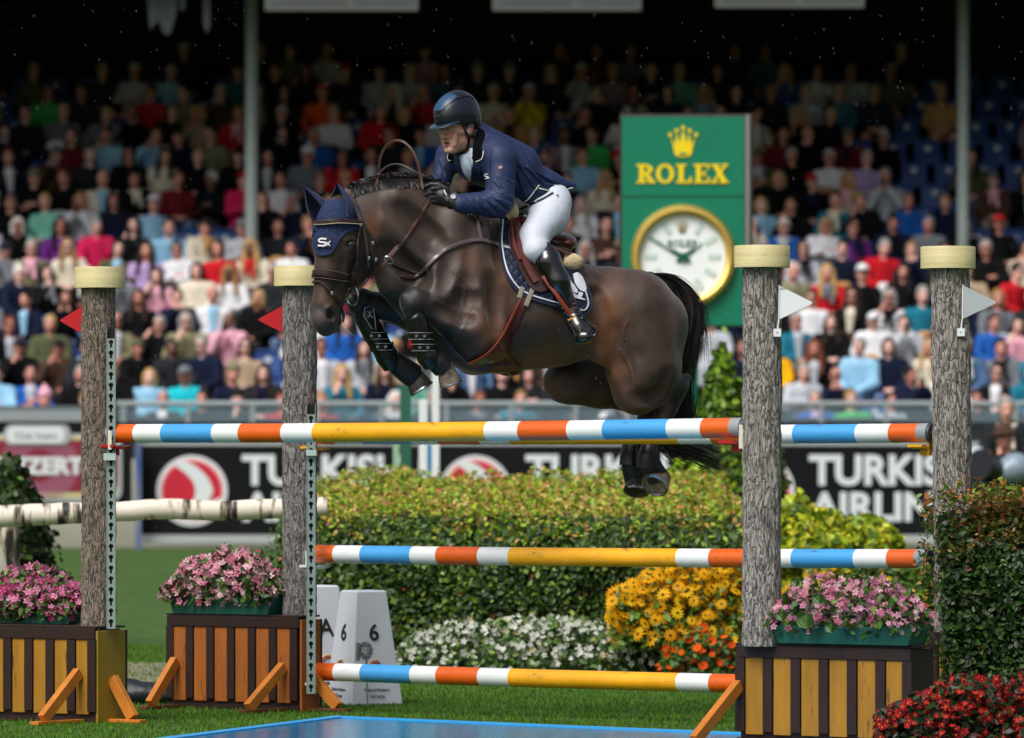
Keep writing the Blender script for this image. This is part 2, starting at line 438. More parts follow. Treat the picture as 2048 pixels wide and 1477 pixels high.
def strap(path, field, off, width, thick, name, m, parent, n=8, wfun=None, label=None, smooth_w=True, ends=None):
    """flat strap lying on the near surface along a path in layout units"""
    C = np.array(catmull(path, n)) if len(path) > 2 else np.array([np.array(path[0])+(np.array(path[1])-np.array(path[0]))*t for t in np.linspace(0, 1, 9)])
    if C.shape[1] == 2:
        w_ = field.near(C, off) if wfun is None else wfun(C)
        ok = ~np.isnan(w_)
        w_ = np.interp(np.arange(len(w_)), np.where(ok)[0], w_[ok])
        if smooth_w:
            for _ in range(2):
                w_[1:-1] = np.minimum(w_[1:-1], (w_[:-2]+w_[2:])/2*.5+w_[1:-1]*.5)
        C = np.c_[C, w_]
    T = np.gradient(C, axis=0); T /= np.linalg.norm(T, axis=1, keepdims=True)+1e-9
    N = np.zeros_like(C); N[:, 2] = -1
    if field is not None:
        e = 3.0
        fx = field.near(C[:, :2]+[e, 0], off); fx2 = field.near(C[:, :2]-[e, 0], off); fy = field.near(C[:, :2]+[0, e], off); fy2 = field.near(C[:, :2]-[0, e], off)
        gx = np.nan_to_num((fx-fx2)/(2*e)); gy = np.nan_to_num((fy-fy2)/(2*e)); gx = np.clip(gx, -1.5, 1.5); gy = np.clip(gy, -1.5, 1.5)
        N = np.stack([gx, gy, -np.ones(len(C))], 1)
        for _ in range(3): N[1:-1] = (N[:-2]+N[1:-1]+N[2:])/3
        N /= np.linalg.norm(N, axis=1, keepdims=True)
    S = np.cross(T, N); S /= np.linalg.norm(S, axis=1, keepdims=True)+1e-9
    vs = []; fs = []; wd = np.broadcast_to(np.asarray(width, float), (len(C),))
    prof = [(-.5, 0), (-.42, .8), (0, 1), (.42, .8), (.5, 0), (.4, -.3), (-.4, -.3)]
    k = len(prof)
    for i in range(len(C)):
        for (a, b) in prof: vs.append(C[i]+S[i]*a*wd[i]+N[i]*b*thick)
    for i in range(len(C)-1):
        for j in range(k): fs.append((i*k+j, i*k+(j+1) % k, (i+1)*k+(j+1) % k, (i+1)*k+j))
    fs.append(tuple(range(k))); fs.append(tuple((len(C)-1)*k+j for j in range(k))[::-1])
    mb = MB(); mb.add(Wp(vs), fs); return mb.obj(name, m, parent, smooth=True, label=label)
# ================================================================ ground
PD = Vector((.82, -.572, 0)).normalized()        # direction of the jump poles
ND = Vector((.572, .82, 0)).normalized()         # away from the camera, across the jump
def gz(y): return 0.0 if y < 34 else .235*min(1, (y-34)/42.0)
ys = [5, 20, 28, 30, 32, 34, 36, 40, 46, 52, 58, 64, 70, 76, 84, 120, 300, 1500]
vs = []; fs = []
for i, y in enumerate(ys):
    W_ = 40 if y < 100 else y*1.2
    vs += [(-W_, y, gz(y)), (W_, y, gz(y))]
    if i: fs.append((2*i-2, 2*i-1, 2*i+1, 2*i))
grassm = mat('grass_ground', lin('#2e4a0c'), .95, col2=lin('#3d6010'), vscale=3, bump=.01, bscale=90)
g = mesh_obj('ground', vs, fs, grassm); g['kind'] = 'structure'
# sandy track between the boxes
sandm = mat('sand', lin('#8d8272'), .95, var=.3, vscale=12, bump=.01)
v = [P(200, 1368, 1.4*FPX/447), P(420, 1372, 1.4*FPX/451), P(420, 1338, 1.4*FPX/417), P(200, 1334, 1.4*FPX/413)]
v = [Vector((a.x, a.y, gz(a.y)+.006)) for a in v]
o = mesh_obj('sand_path', v, [(0, 1, 2, 3)], sandm); o['kind'] = 'structure'

# water tray under the jump
cL = P(670, 1437, 31.45); cL.z = 0
tray_dir = (Vector((1.09, 29.6, 0))-Vector((cL.x, cL.y, 0))).normalized(); tray_n = Vector((-.306, -.952, 0)).normalized()
def tp(a, b, z): return Vector((cL.x, cL.y, 0))+tray_dir*a+tray_n*b+Vector((0, 0, z))
bluem = mat('tray_blue', lin('#2f9fdc'), .45, var=.08, vscale=5, spec=.5)
mb = MB()
for (a0, a1, b0, b1) in ((0, 4.6, 0, .09), (0, 4.6, 2.7, 2.79), (0, .09, .09, 2.7), (4.51, 4.6, .09, 2.7)):
    pts = [tp(a0, b0, .0), tp(a1, b0, .0), tp(a1, b1, 0), tp(a0, b1, 0)]; mb.prism(pts, (0, 0, .016))
o = mb.obj('water_tray', bluem); tagp(o, 'flat blue tray of water lying on the grass under the jump', 'water tray')
o.data.transform(Matrix())
wm = mat('water', lin('#0c78a4'), .12, var=.25, vscale=4, bump=.004, bscale=22, spec=.25)
o = mesh_obj('water', [tp(.09, .09, .009), tp(4.51, .09, .009), tp(4.51, 2.7, .009), tp(.09, 2.7, .009)], [(0, 1, 2, 3)], wm); o['kind'] = 'structure'

# grass blades near the camera
n = 130000
px_ = rng.uniform(-60, 2110, n); dd = 27.3+ (rng.uniform(0, 1, n)**.8)*15
X = (px_-1024)*dd/FPX
rel = np.stack([X-cL.x, dd-cL.y], 1); ab = rel@np.linalg.inv(np.array([tray_dir[:2], tray_n[:2]])); ta, tb = ab[:, 0], ab[:, 1]
keep = ~((ta > -.02) & (ta < 4.6) & (tb > -.02) & (tb < 2.8)); X, dd = X[keep], dd[keep]; n = len(X)
T = [(-.5, 0, 0), (.5, 0, 0), (.15, .25, 1)]; TF = [(0, 1, 2)]
a = rng.uniform(0, 2*np.pi, n); ti = rng.uniform(-.5, .5, (n, 2)); ca, sa = np.cos(a), np.sin(a); zz = np.zeros(n)
rots = np.stack([np.stack([ca, -sa, ti[:, 0]], 1), np.stack([sa, ca, ti[:, 1]], 1), np.stack([zz, zz, np.ones(n)], 1)], 1)
Tn = np.array(T)*np.array([.007, .014, .02])
V_, F_, C_ = scatter(Tn, TF, np.stack([X, dd, np.array([gz(y) for y in dd])], 1), rots, rng.uniform(.6, 1.3, n), cvar(lin('#527c16'), n, .4, .12))
o = mesh_obj('grass', V_, F_, mat('grassblade', rough=.6, attr='col', transl=.3, spec=.3), attr=C_)
tagp(o, 'short green turf around and behind the jump', 'grass', kind='stuff')

# ================================================================ grandstand
conc = mat('concrete', lin('#6d6d6c'), .9, var=.15, vscale=2, bump=.004)
darkm = mat('dark_steel', lin('#191b1d'), .7, var=.2, vscale=2)
blackm = mat('black_paint', lin('#101113'), .6)
railm = mat('rail_grey', lin('#9aa3a5'), .45, metal=.3)
NR = 16
def row_y(k): return 78+.74*k
def row_z(k): return 2.25+.365*k          # height of the heads
FLOOR = 1.27
st = empty('grandstand', (0, 78, 0), 'big roofed grandstand behind the arena with a dark back wall and steps full of people', 'grandstand')
mb = MB()
for k in range(NR+2):
    z = row_z(k)-FLOOR; mb.bbox((-14, row_y(k)-.40, z-1.2), (14, row_y(k)+.34-.003*k, z-.003*k))
mb.obj('terrace_steps', mat('step_dark', lin('#17181a'), .9, var=.2, vscale=2), st)
MB().bbox((-16, 91.2, 0), (16, 91.5, 9.4)).obj('back_wall', darkm, st)
MB().prism([(-16, 80.6, 8.7), (16, 80.6, 8.7), (16, 91.8, 8.9), (-16, 91.8, 8.9)], (0, 0, .25)).obj('roof', darkm, st)
for s_, nm in ((-1, 'side_wall'), (1, 'side_wall')):
    MB().bbox((s_*15.2-.15, 80, 0), (s_*15.2+.15, 91.2, 9)).obj(nm, darkm, st)
MB().bbox((-15, 80.7, 8.1), (15, 81.0, 8.7)).obj('roof_fascia', darkm, st)
# front plinth wall
zb = .235
MB().bbox((-14, 77.05, 0), (14, 77.35, P(0, 1012, 77).z+.62)).obj('front_wall', mat('plinth', lin('#b9b7a6'), .8, var=.12, vscale=1.5), st)
MB().bbox((-14, 77.36, 1.0), (14, 77.5, P(0, 836, 77).z)).obj('parapet', mat('parapet', lin('#22262b'), .7), st)
colm = mat('column_grey', lin('#8f9a97'), .5, var=.12, vscale=3)
for (px0, d, pyb, r) in ((503, 82.8, 470, .092), (1926, 82.8, 470, .085), (-420, 82.8, 470, .09)):
    a = P(px0, pyb, d); mb = MB(); mb.tube([(a.x, d, a.z-2.2), (a.x, d, 8.65)], r, 16); mb.obj('column', colm, st, smooth=True)

def rail_run(x0, x1, label, thick=False):
    e = empty('railing', (x0, 77.2, P(0, 836, 77).z), label, 'railing')
    zt = P(0, 808, 77.1).z; mb = MB(); mb.tube([(x0, 77.2, zt), (x1, 77.2, zt)], .04, 8)
    mb.obj('handrail', railm, e, smooth=True)
    x = x0+.1
    while x < x1:
        MB().bbox((x-.03, 77.17, P(0, 846, 77).z), (x+.03, 77.23, zt)).obj('rail_post', railm, e); x += .86
    gp = MB(); gp.bbox((x0, 77.19, P(0, 844, 77).z), (x1, 77.2, zt-.05)); gp.obj('glass_panel', mat('pane', lin('#a9c4d0'), .1, alpha=.16), e)
x_at = lambda px, d=77.2: (px-1024)*d/FPX
rail_run(x_at(232), x_at(1236), 'thin grey handrail with posts and clear panels behind the horse'); rail_run(x_at(1240), x_at(2200), 'thin grey handrail with posts and clear panels at the right of the stand')
e = empty('railing', (x_at(-100), 77.1, P(0, 840, 77).z), 'broad pale grey rail above the maroon banner', 'railing')
MB().bbox((x_at(-100), 77.05, P(0, 843, 77).z), (x_at(226), 77.2, P(0, 822, 77).z)).obj('rail_band', railm, e)
MB().bbox((x_at(-100), 77.1, P(0, 822, 77).z), (x_at(226), 77.18, P(0, 812, 77).z)).obj('handrail', mat('rail_dark', lin('#5c6264'), .6), e)

# hanging panels and cloths at the top
pan = mat('pale_panel', lin('#45494c'), .6, var=.15, vscale=3); frm = mat('panel_frame', lin('#50544f'), .6)
for i, (a, b, yb) in enumerate(((530, 836, 22), (985, 1282, 22), (1430, 1728, 16))):
    d = 80.5; p0, p1 = P(a, yb, d), P(b, yb, d)
    e = empty('ceiling_sign', ((p0.x+p1.x)/2, d, p0.z), ['pale ceiling panel hanging above the left column side of the stand', 'pale ceiling panel hanging above the middle of the stand', 'pale ceiling panel hanging at the top right above the clock'][i], 'panel', 'pale panels hanging under the roof')
    MB().bbox((p0.x, d-.04, p0.z), (p1.x, d+.04, p0.z+1.2)).obj('frame', frm, e)
    m_ = (p0.x+p1.x)/2+.12
    for (xa, xb) in ((p0.x+.08, m_-.05), (m_+.05, p1.x-.06)):
        MB().bbox((xa, d-.05, p0.z+.09), (xb, d-.041, p0.z+1.1)).obj('sheet', pan, e)
cl = mat('grey_cloth', lin('#70757c'), .9, var=.3, vscale=6)
for i, (poly, lab) in enumerate((([(292, -40), (356, -40), (352, 30), (345, 52), (338, 70), (326, 66), (318, 42), (308, 48), (300, 60), (297, 30)], 'torn grey cloth hanging from the roof at top left, widest of the three'),
        ([(360, -40), (372, -40), (371, 12), (365, 24), (359, 14)], 'short narrow grey strip of cloth between the two longer ones at top left'),
        ([(405, -40), (420, -40), (420, 50), (413, 68), (407, 48)], 'long narrow grey strip of cloth hanging beside the left column'))):
    d = 81.5; mb = MB(); mb.prism([P(a, b, d) for a, b in poly], (0, .03, 0)); o = mb.obj('hanging_cloth', cl); tagp(o, lab, 'cloth', 'grey cloths hanging under the roof')

# ================================================================ advertising boards
boardk = mat('board_black', lin('#0f1012'), .7, var=.1, vscale=1, spec=.15); whitep = mat('white_print', lin('#d5dbdd'), .5); redp = mat('red_print', lin('#c01530'), .5); greyp = mat('board_edge', lin('#a8acac'), .5)
pinkp = mat('pink_edge', lin('#e8a7ab'), .5)
BD = 76.0
sx = BD/FPX
def airline_board(pl, label, i):
    x0 = x_at(pl, BD); e = empty('advertising_board', (x0, BD, P(0, 1068, BD).z), label, 'banner board', 'black airline boards along the stand')
    zb_, zt = P(0, 1070, BD).z, P(0, 892, BD).z
    MB().bbox((x0+.01, BD, zb_), (x0+567*sx-.01, BD+.12, zt)).obj('panel', boardk, e)
    MB().bbox((x0+.01, BD-.02, P(0, 1086, BD).z), (x0+567*sx-.01, BD+.1, zb_-.003)).obj('base_strip', greyp, e)
    if i != 9: MB().bbox((x0+.01, BD-.01, zt+.003), (x0+567*sx-.01, BD+.1, P(0, 884, BD).z)).obj('top_strip', greyp, e)
    cx, cz = x0+112*sx, P(0, 982, BD).z
    def disc(r, y, m, nm):
        mb = MB(); mb.prism([(cx+r*sx*math.cos(t), BD+y, cz+r*sx*math.sin(t)) for t in np.linspace(0, 2*math.pi, 49)[:-1]], (0, .006, 0)); mb.obj(nm, m, e)
    disc(71, -.008, whitep, 'emblem_ring'); disc(64, -.011, pinkp, 'emblem_ring'); disc(59, -.014, redp, 'emblem_disc')
    sw = catmull([(-30, 58), (-8, 40), (8, 18), (14, -8), (12, -40), (2, -62), (30, -56), (58, -40), (66, -24), (44, -18), (22, -14), (52, 8), (48, 20), (30, 44), (4, 58), (-14, 63), (-30, 58)], 6)
    sw = catmull([(-34, 50), (-12, 34), (4, 14), (6, -10), (-8, -34), (-22, -44), (-14, -60), (14, -58), (30, -40), (64, -26), (60, -14), (34, -20), (42, 0), (30, 28), (6, 50), (-20, 60), (-34, 50)], 5)
    mb = MB(); mb.prism([(cx+a*sx, BD-.017, cz+b*sx) for a, b in sw[:-1]], (0, .004, 0)); mb.obj('emblem_bird', whitep, e)
    text_mesh('TURKISH', 63*sx, whitep, 'lettering', e, (x0+212*sx, BD-.006, P(0, 972, BD).z), width=322*sx, bold=.035, depth=.008)
    text_mesh('AIRLINES', 60*sx, whitep, 'lettering', e, (x0+212*sx, BD-.006, P(0, 1044, BD).z), width=330*sx, bold=.035, depth=.008)
airline_board(272, 'black board with red bird emblem behind the left pair of posts', 0)
airline_board(839, 'black board with red bird emblem half hidden by the hedge under the horse', 1)
airline_board(1406, 'black board with white airline name between the two right posts', 2)
airline_board(1973, 'black board at the right edge behind the photographers', 3)
# maroon banner
d = 75.6; s_ = d/FPX; x0, x1 = x_at(-150, d), x_at(160, d)
e = empty('banner', (x0, d, P(0, 1005, d).z), 'maroon banner with white letters and pale sunburst at the left edge', 'banner')
def rbox(mb, xa, za, xb, zb2, r, y, th):
    pts = []
    for (cx, cz, a0) in ((xb-r, zb2-r, 0), (xa+r, zb2-r, 90), (xa+r, za+r, 180), (xb-r, za+r, 270)):
        for t in range(0, 91, 15): pts.append((cx+r*math.cos(R(a0+t)), y, cz+r*math.sin(R(a0+t))))
    mb.prism(pts, (0, th, 0)); return mb
MB().bbox((x_at(-160, d), d+.1, P(0, 1010, d).z), (x_at(262, d), d+.2, P(0, 846, d).z)).obj('backing', boardk, e)
rbox(MB(), x_at(-150, d), P(0, 1005, d).z, x_at(243, d), P(0, 868, d).z, .16, d+.06, .04).obj('frame', greyp, e)
rbox(MB(), x_at(-140, d), P(0, 996, d).z, x_at(234, d), P(0, 874, d).z, .14, d+.05, .01).obj('margin', mat('cream_print', lin('#c8bd8a'), .6), e)
rbox(MB(), x_at(-140, d), P(0, 984, d).z, x_at(234, d), P(0, 880, d).z, .12, d+.04, .01).obj('field', mat('maroon', lin('#7d0f2c'), .6), e)
rbox(MB(), x_at(8, d), P(0, 890, d).z, x_at(140, d), P(0, 850, d).z, .1, d+.02, .02).obj('name_plate', greyp, e)
rbox(MB(), x_at(14, d), P(0, 887, d).z, x_at(128, d), P(0, 855, d).z, .08, d+.01, .01).obj('name_plate', whitep, e)
mb = MB(); cx, cz = x_at(78, d), P(0, 932, d).z
for t in range(0, 360, 9):
    if 55 < (t % 180) < 125 or t in range(0, 180, 9) or t > 180:
        a = R(t+3); r0, r1 = .22, .40+.12*abs(math.cos(a)); u = Vector((math.cos(a), 0, math.sin(a))); q = Vector((-u.z, 0, u.x))
        c = Vector((cx, d+.035, cz)); mb.prism([c+u*r0-q*.008, c+u*r1-q*.018, c+u*r1+q*.018, c+u*r0+q*.008], (0, .004, 0))
mb.obj('sunburst', mat('burst', lin('#a06a82'), .6), e)
text_mesh('KONZERT', 36*s_, whitep, 'lettering', e, (x_at(-58, d), d+.03, P(0, 950, d).z), width=226*s_, bold=.05, depth=.006)
text_mesh('Club Soers', 13*s_, mat('grey_print', lin('#50585c'), .6), 'lettering', e, (x_at(30, d), d+.008, P(0, 878, d).z), width=84*s_, depth=.003)
# blue strip post beside the banner
mb = MB().bbox((x_at(270, 75.7), 75.7, zb), (x_at(282, 75.7), 75.8, P(0, 888, 75.7).z)); o = mb.obj('board_post', mat('post_blue', lin('#31538c'), .6, col2=lin('#8f8f88'), vscale=.8)); tagp(o, 'narrow blue and grey post between maroon banner and black board', 'post')

# ================================================================ clock totem
def clock_tower():
    d = 56.0; s = d/FPX; X_ = lambda px: (px-1024)*s; Z_ = lambda py: ZC-(py-HY)*s
    e = empty('clock_tower', (X_(1372), d, gz(d)), 'tall green clock tower with gold lettering and round gold rimmed clock', 'clock')
    green = mat('clock_green', lin('#007556'), .35, var=.04, vscale=1.5); dkg = mat('clock_seam', lin('#06452f'), .5); gold = mat('gold', lin('#dcb860'), .32, metal=.85, bump=.0)
    yel = mat('gold_paint', lin('#f0d000'), .45); trim = mat('bronze_trim', lin('#3a302b'), .45, metal=.3)
    mb = MB(); mb.bbox((X_(1240), d, Z_(652)), (X_(1506), d+.42, Z_(229))); mb.obj('casing', trim, e, bevel=.01)
    MB().bbox((X_(1244), d-.012, Z_(392.5)), (X_(1489), d-.002, Z_(234))).obj('sign_panel', green, e)
    MB().bbox((X_(1244), d-.012, Z_(651)), (X_(1489), d-.002, Z_(396.5))).obj('face_panel', green, e)
    MB().bbox((X_(1244), d-.008, Z_(396.3)), (X_(1489), d-.003, Z_(392.7))).obj('seam', dkg, e)
    MB().bbox((X_(1491), d-.02, Z_(652)), (X_(1499), d-.002, Z_(231))).obj('edge_trim', mat('edge_silver', lin('#a09a96'), .35, metal=.6), e)
    mb = MB(); mb.tube([(X_(1386), d+.2, gz(d)-.1), (X_(1386), d+.2, Z_(652))], 11.5*s, 20); mb.obj('pole', green, e, smooth=True)
    def crown(cx, cy, k, m, y):
        mb = MB(); q = lambda a, b, yy=y: (X_(cx+a*k), d+yy, Z_(cy-b*k))
        body = [(-16, -22), (-8, -25), (0, -26), (8, -25), (16, -22), (22, 6), (27, 17), (15.5, 0), (13, 24), (7, 2), (0, 30), (-7, 2), (-13, 24), (-15.5, 0), (-27, 17), (-22, 6)]
        mb.prism([q(a, b) for a, b in body], (0, .008, 0))
        for i, (a, b) in enumerate(((-26, 19), (-13, 27), (0, 33), (13, 27), (26, 19))):
            mb.prism([q(a+4*math.cos(t), b+4*math.sin(t), y-.001-.0003*i) for t in np.linspace(0, 2*math.pi, 15)[:-1]], (0, .006, 0))
        mb.obj('crown_emblem', m, e)
        mb = MB(); mb.prism([q(9*math.cos(t), -19.5+2.6*math.sin(t), y-.004) for t in np.linspace(0, 2*math.pi, 19)[:-1]], (0, .002, 0)); mb.obj('crown_mouth', green if k > .6 else dkg, e)
    crown(1366, 289, 1, yel, -.024)
    def serif(cx0, cx1, yb, h, m, y, st_=9.0):
        # R O L E X with slab serifs, widths from the sign
        W = cx1-cx0; mb = MB(); kx = W/184.0; ky = h/37.0; c = [0]
        def poly(pts): c[0] += 1; mb.prism([(X_(cx0+a*kx), d+y-.0004*c[0], Z_(yb-b*ky)) for a, b in pts], (0, .006, 0))
        def rect(a, b, a2, b2): poly([(a, b), (a2, b), (a2, b2), (a, b2)])
        def ring(cx, cy, rx, ry, ix, iy, t0=0, t1=360):
            n = 28; 
            for i in range(n):
                ta, tb = R(t0+(t1-t0)*i/n), R(t0+(t1-t0)*(i+1)/n)
                mb.prism([(X_(cx0+(cx+qx*math.cos(t))*kx), d+y, Z_(yb-(cy+qy*math.sin(t))*ky)) for t, qx, qy in ((ta, ix, iy), (ta, rx, ry), (tb, rx, ry), (tb, ix, iy))], (0, .006, 0))
        rect(0, 0, 20, 4); rect(0, 33, 20, 37); rect(5.5, 3, 15, 34)                      # R
        ring(17, 27, 15, 10, 6, 5.5, -90, 90); rect(12, 33.2, 18, 36.9); rect(12, 17, 18, 21)
        poly([(15, 18), (24, 18), (35, 4), (38, 4), (38, 0), (26, 0)])
        ring(57, 18.5, 18, 19, 9.5, 14)                                                     # O
        rect(79, 0, 110, 4); rect(79, 33, 99, 37); rect(84, 3, 94, 34); poly([(104, 3), (110, 3), (110, 13), (107, 13)])   # L
        rect(114, 0, 146, 4); rect(114, 33, 145, 37); rect(119, 3, 128.5, 34); rect(127, 16.5, 137, 20.5); rect(135, 12.5, 138, 24.5)   # E
        poly([(140, 3), (146, 3), (146, 12), (143.5, 12)]); poly([(142.5, 26), (145, 26), (145, 34), (140, 34)])
        poly([(152, 35), (163, 35), (181, 2), (170, 2)]); poly([(151, 2), (157, 2), (181, 35), (175, 35)])  # X
        rect(148, 0, 162, 3.6); rect(166, 0, 184, 3.6); rect(148, 33.4, 166, 37); rect(170, 33.4, 183, 37)
        mb.obj('lettering', m, e)
    serif(1273, 1457, 367, 38, yel, -.022)
    cx, cy = 1366, 515
    C0 = Vector((X_(cx), d, Z_(cy)))
    # fluted gold bezel
    mb = MB(); n = 240; vs = []; prof = [(103, 0), (105, -.05), (100, -.085), (93, -.09), (87, -.075), (85, -.02), (85, 0)]
    for i in range(n):
        t = 2*math.pi*i/n; fl = .9*math.cos(60*t)
        for j, (r, y) in enumerate(prof):
            rr = (r+(fl if j in (1, 2, 3) else 0))*s; vs.append(C0+Vector((rr*math.cos(t), y-.012+(fl*.002 if j in (2, 3) else 0), rr*math.sin(t))))
    k = len(prof); fs = [(i*k+j, ((i+1) % n)*k+j, ((i+1) % n)*k+j+1, i*k+j+1) for i in range(n) for j in range(k-1)]
    mb.add(vs, fs); mb.obj('bezel', gold, e, smooth=False)
    mb = MB(); mb.prism([C0+Vector((86*s*math.cos(t), -.03, 86*s*math.sin(t))) for t in np.linspace(0, 2*math.pi, 73)[:-1]], (0, .02, 0)); mb.obj('dial', mat('dial_white', lin('#eef2f2'), .3), e)
    mk = mat('marker_edge', lin('#8fb0a4'), .4); mi = mat('marker_fill', lin('#d2ded9'), .4)
    for h in range(1, 12):
        t = R(90-30*h); u = Vector((math.cos(t), 0, math.sin(t))); q = Vector((-u.z, 0, u.x))
        for (m, r0, r1, wd, y) in ((mk, 52, 76, 5.2, -.034), (mi, 54, 74, 3.4, -.036)):
            c = C0+Vector((0, y, 0)); mb = MB(); mb.prism([c+u*r0*s-q*wd*s, c+u*r1*s-q*wd*s, c+u*r1*s+q*wd*s, c+u*r0*s+q*wd*s], (0, .003, 0)); mb.obj('hour_marker', m, e)
    crown(1364, 456, .42, mat('dull_gold', lin('#9a8a5a'), .5), -.04)
    serif(1334, 1394, 494, 13, mat('dial_letters', lin('#3d6b58'), .5), -.036)
    hg = mat('hand_green', lin('#0b5a44'), .35)
    for (t, L_, nm) in ((149, 80, 'minute_hand'), (36, 48, 'hour_hand')):
        u = Vector((math.cos(R(t)), 0, math.sin(R(t)))); q = Vector((-u.z, 0, u.x)); c = C0+Vector((0, -.05 if L_ > 60 else -.045, 0)); q = q*.72
        mb = MB(); mb.prism([c-u*16*s-q*5*s, c+u*10*s-q*6*s, c+u*L_*s-q*1.6*s, c+u*L_*s+q*1.6*s, c+u*10*s+q*6*s, c-u*16*s+q*5*s], (0, .004, 0)); mb.obj(nm, hg, e)
        mb = MB(); mb.prism([c+u*28*s-q*1.6*s+Vector((0, -.002, 0)), c+u*(L_-5)*s-q*1*s+Vector((0, -.002, 0)), c+u*(L_-5)*s+q*1*s+Vector((0, -.002, 0)), c+u*28*s+q*1.6*s+Vector((0, -.002, 0))], (0, .001, 0)); mb.obj('hand_inlay', mi, e)
    mb = MB(); mb.tube([C0+Vector((0, -.03, 0)), C0+Vector((0, -.06, 0))], 9*s, 16); mb.obj('hub', hg, e)
clock_tower()
# ================================================================ plants
def foliage_box(fn, n, size, palette, weights, spread=1.0, v=.3):
    pts, nrm = fn(n); n = len(pts); ci = rng.choice(len(palette), n, p=np.array(weights)/sum(weights))
    base = np.array([lin(c) for c in palette])[ci]
    cols = np.clip(base*(1+rng.uniform(-v, v, (n, 1))), 0, 1)
    return scatter(LEAF[0], LEAF[1], pts, rand_rot(n, nrm, spread), rng.uniform(size*.6, size*1.3, n), cols)
def lump(x, y, s, a):      # smooth unevenness
    return a*np.array([mnoise.noise(Vector((float(i)*s, float(j)*s, 3.1))) for i, j in zip(x, y)])

def hedge(name, x0, x1, y0, y1, ztop, zback, label, n, size, top_pal, side_pal, left_round=.25, core='#0d1408'):
    # inner dark body so that nothing shows through, leaves over it
    e = empty(name, ((x0+x1)/2, y0, 0), label, 'hedge')
    mb = MB(); mb.add([(x0+.12, y0+.1, 0), (x1-.1, y0+.1, 0), (x1-.1, y1-.1, 0), (x0+.12, y1-.1, 0), (x0+.15, y0+.12, ztop-.12), (x1-.1, y0+.12, ztop-.12), (x1-.1, y1-.1, zback-.1), (x0+.15, y1-.1, zback-.1)],
        [(0, 1, 5, 4), (1, 2, 6, 5), (2, 3, 7, 6), (3, 0, 4, 7), (4, 5, 6, 7), (3, 2, 1, 0)])
    mb.obj('branches', mat('twig_dark', lin('#141a0c'), .9, var=.4, vscale=14), e)
    def front(n):
        x = rng.uniform(x0, x1, n); z = rng.uniform(0, 1, n)**.9*ztop
        y = y0+lump(x, z, 2.3, .13)+.22*np.clip((z-ztop+.3)/.3, 0, 1)**2+lump(x, z, 8, .03)+rng.uniform(-.04, .07, n)+.10*np.clip((z-ztop+.12)/.12, 0, 1)
        return np.stack([x, y, z], 1), np.tile([0, -1, .45], (n, 1))
    def top(n):
        x = rng.uniform(x0, x1, n); y = rng.uniform(y0, y1, n); t = (y-y0)/(y1-y0)
        z = ztop+(zback-ztop)*t+lump(x, y, 1.7, .12)+lump(x, y, 7, .06)+rng.uniform(-.05, .05, n)-.14*np.clip(1-(y-y0)/.35, 0, 1)**2-.12*np.clip(1-(x-x0)/.4, 0, 1)**2
        return np.stack([x, y, z], 1), np.tile([0, -.2, 1], (n, 1))
    def side(n):
        y = rng.uniform(y0, y1, n); z = rng.uniform(0, 1, n)*ztop; s = rng.choice([-1, 1], n)
        x = np.where(s < 0, x0, x1)+lump(y, z, 3, .08)+rng.uniform(-.05, .05, n)
        return np.stack([x, y, z], 1), np.stack([s, -.3*np.ones(n), .3*np.ones(n)], 1)
    def shoots(n):
        x = rng.uniform(x0, x1, n); t = rng.uniform(0, 1, n)**2; y = y0+(y1-y0)*t; z = ztop+(zback-ztop)*t+rng.uniform(0, .09, n)
        return np.stack([x, y, z], 1), np.tile([0, 0, .2], (n, 1))
    A = foliage_box(front, int(n*.55), size, side_pal[0], side_pal[1]); B = foliage_box(top, int(n*.36), size*.9, top_pal[0], top_pal[1], 1.3)
    C = foliage_box(side, int(n*.06), size, side_pal[0], side_pal[1]); D = foliage_box(shoots, int(n*.03), size*.7, top_pal[0], top_pal[1], 3)
    V, Fc, Cc = join_sc([A, B, C, D]); mesh_obj('foliage', V, Fc, leafmat(), e, attr=Cc)
    return e
side_p = (['#35521a', '#456620', '#243c13', '#5f7d30', '#8fa248', '#6f8226', '#8c5028'], [5, 5, 8, 2.4, .7, 1.6, .25])
top_p = (['#aaa236', '#c09c50', '#9ab528', '#c9a866', '#76961f', '#b4744a', '#527519'], [4, 3.4, 6, 2.4, 5, 1.6, 3])
xa = lambda px, d: (px-1024)*d/FPX
hd = 38.4
hedge('hedge', xa(556, hd), xa(1500, hd), hd, hd+5.2, 1.02, 1.26, 'broad clipped hedge behind the jump with reddish yellow new growth on top', 48000, .047, top_p, side_p)
# right foreground hedge, leaf palette darkened to stand in for lens vignetting
hf = 29.6
hedge('hedge', xa(1885, hf), xa(2200, hf), hf, hf+1.3, 1.13, 1.2, 'darkened green hedge in the right foreground with thin reddish twigs on top', 17000, .040,
      (['#5d5a1c', '#75581f', '#40561a', '#7a421c', '#283d14'], [3, 3, 3, 2, 3]), (['#263f10', '#335316', '#1b2f0d', '#4d6a20', '#5a3018'], [5, 4, 5, .9, .15]))
def shoot_twigs():
    mb = MB(); L = []
    for i in range(70):
        px = rng.uniform(1840, 2060); py = rng.uniform(990, 1200) if px < 1885 else rng.uniform(985, 1005); d = hf+rng.uniform(0, .6)
        p = P(px, py+14, d); q = p+Vector((rng.uniform(-.09, .04), rng.uniform(-.05, .05), rng.uniform(.03, .1))); m_ = (p+q)/2+Vector((0, 0, .02))
        a = p+Vector((.12, .05, -.05)); mb.tube([a, p, m_, q], [.003, .0025, .002, .001], 4)
        for t in np.linspace(0, 1, 6): L.append(p.lerp(q, t)+Vector((0, 0, .01)))
    return mb, np.array([list(x) for x in L])
hr = [o for o in COL.objects if o.name.startswith('hedge')][-1]
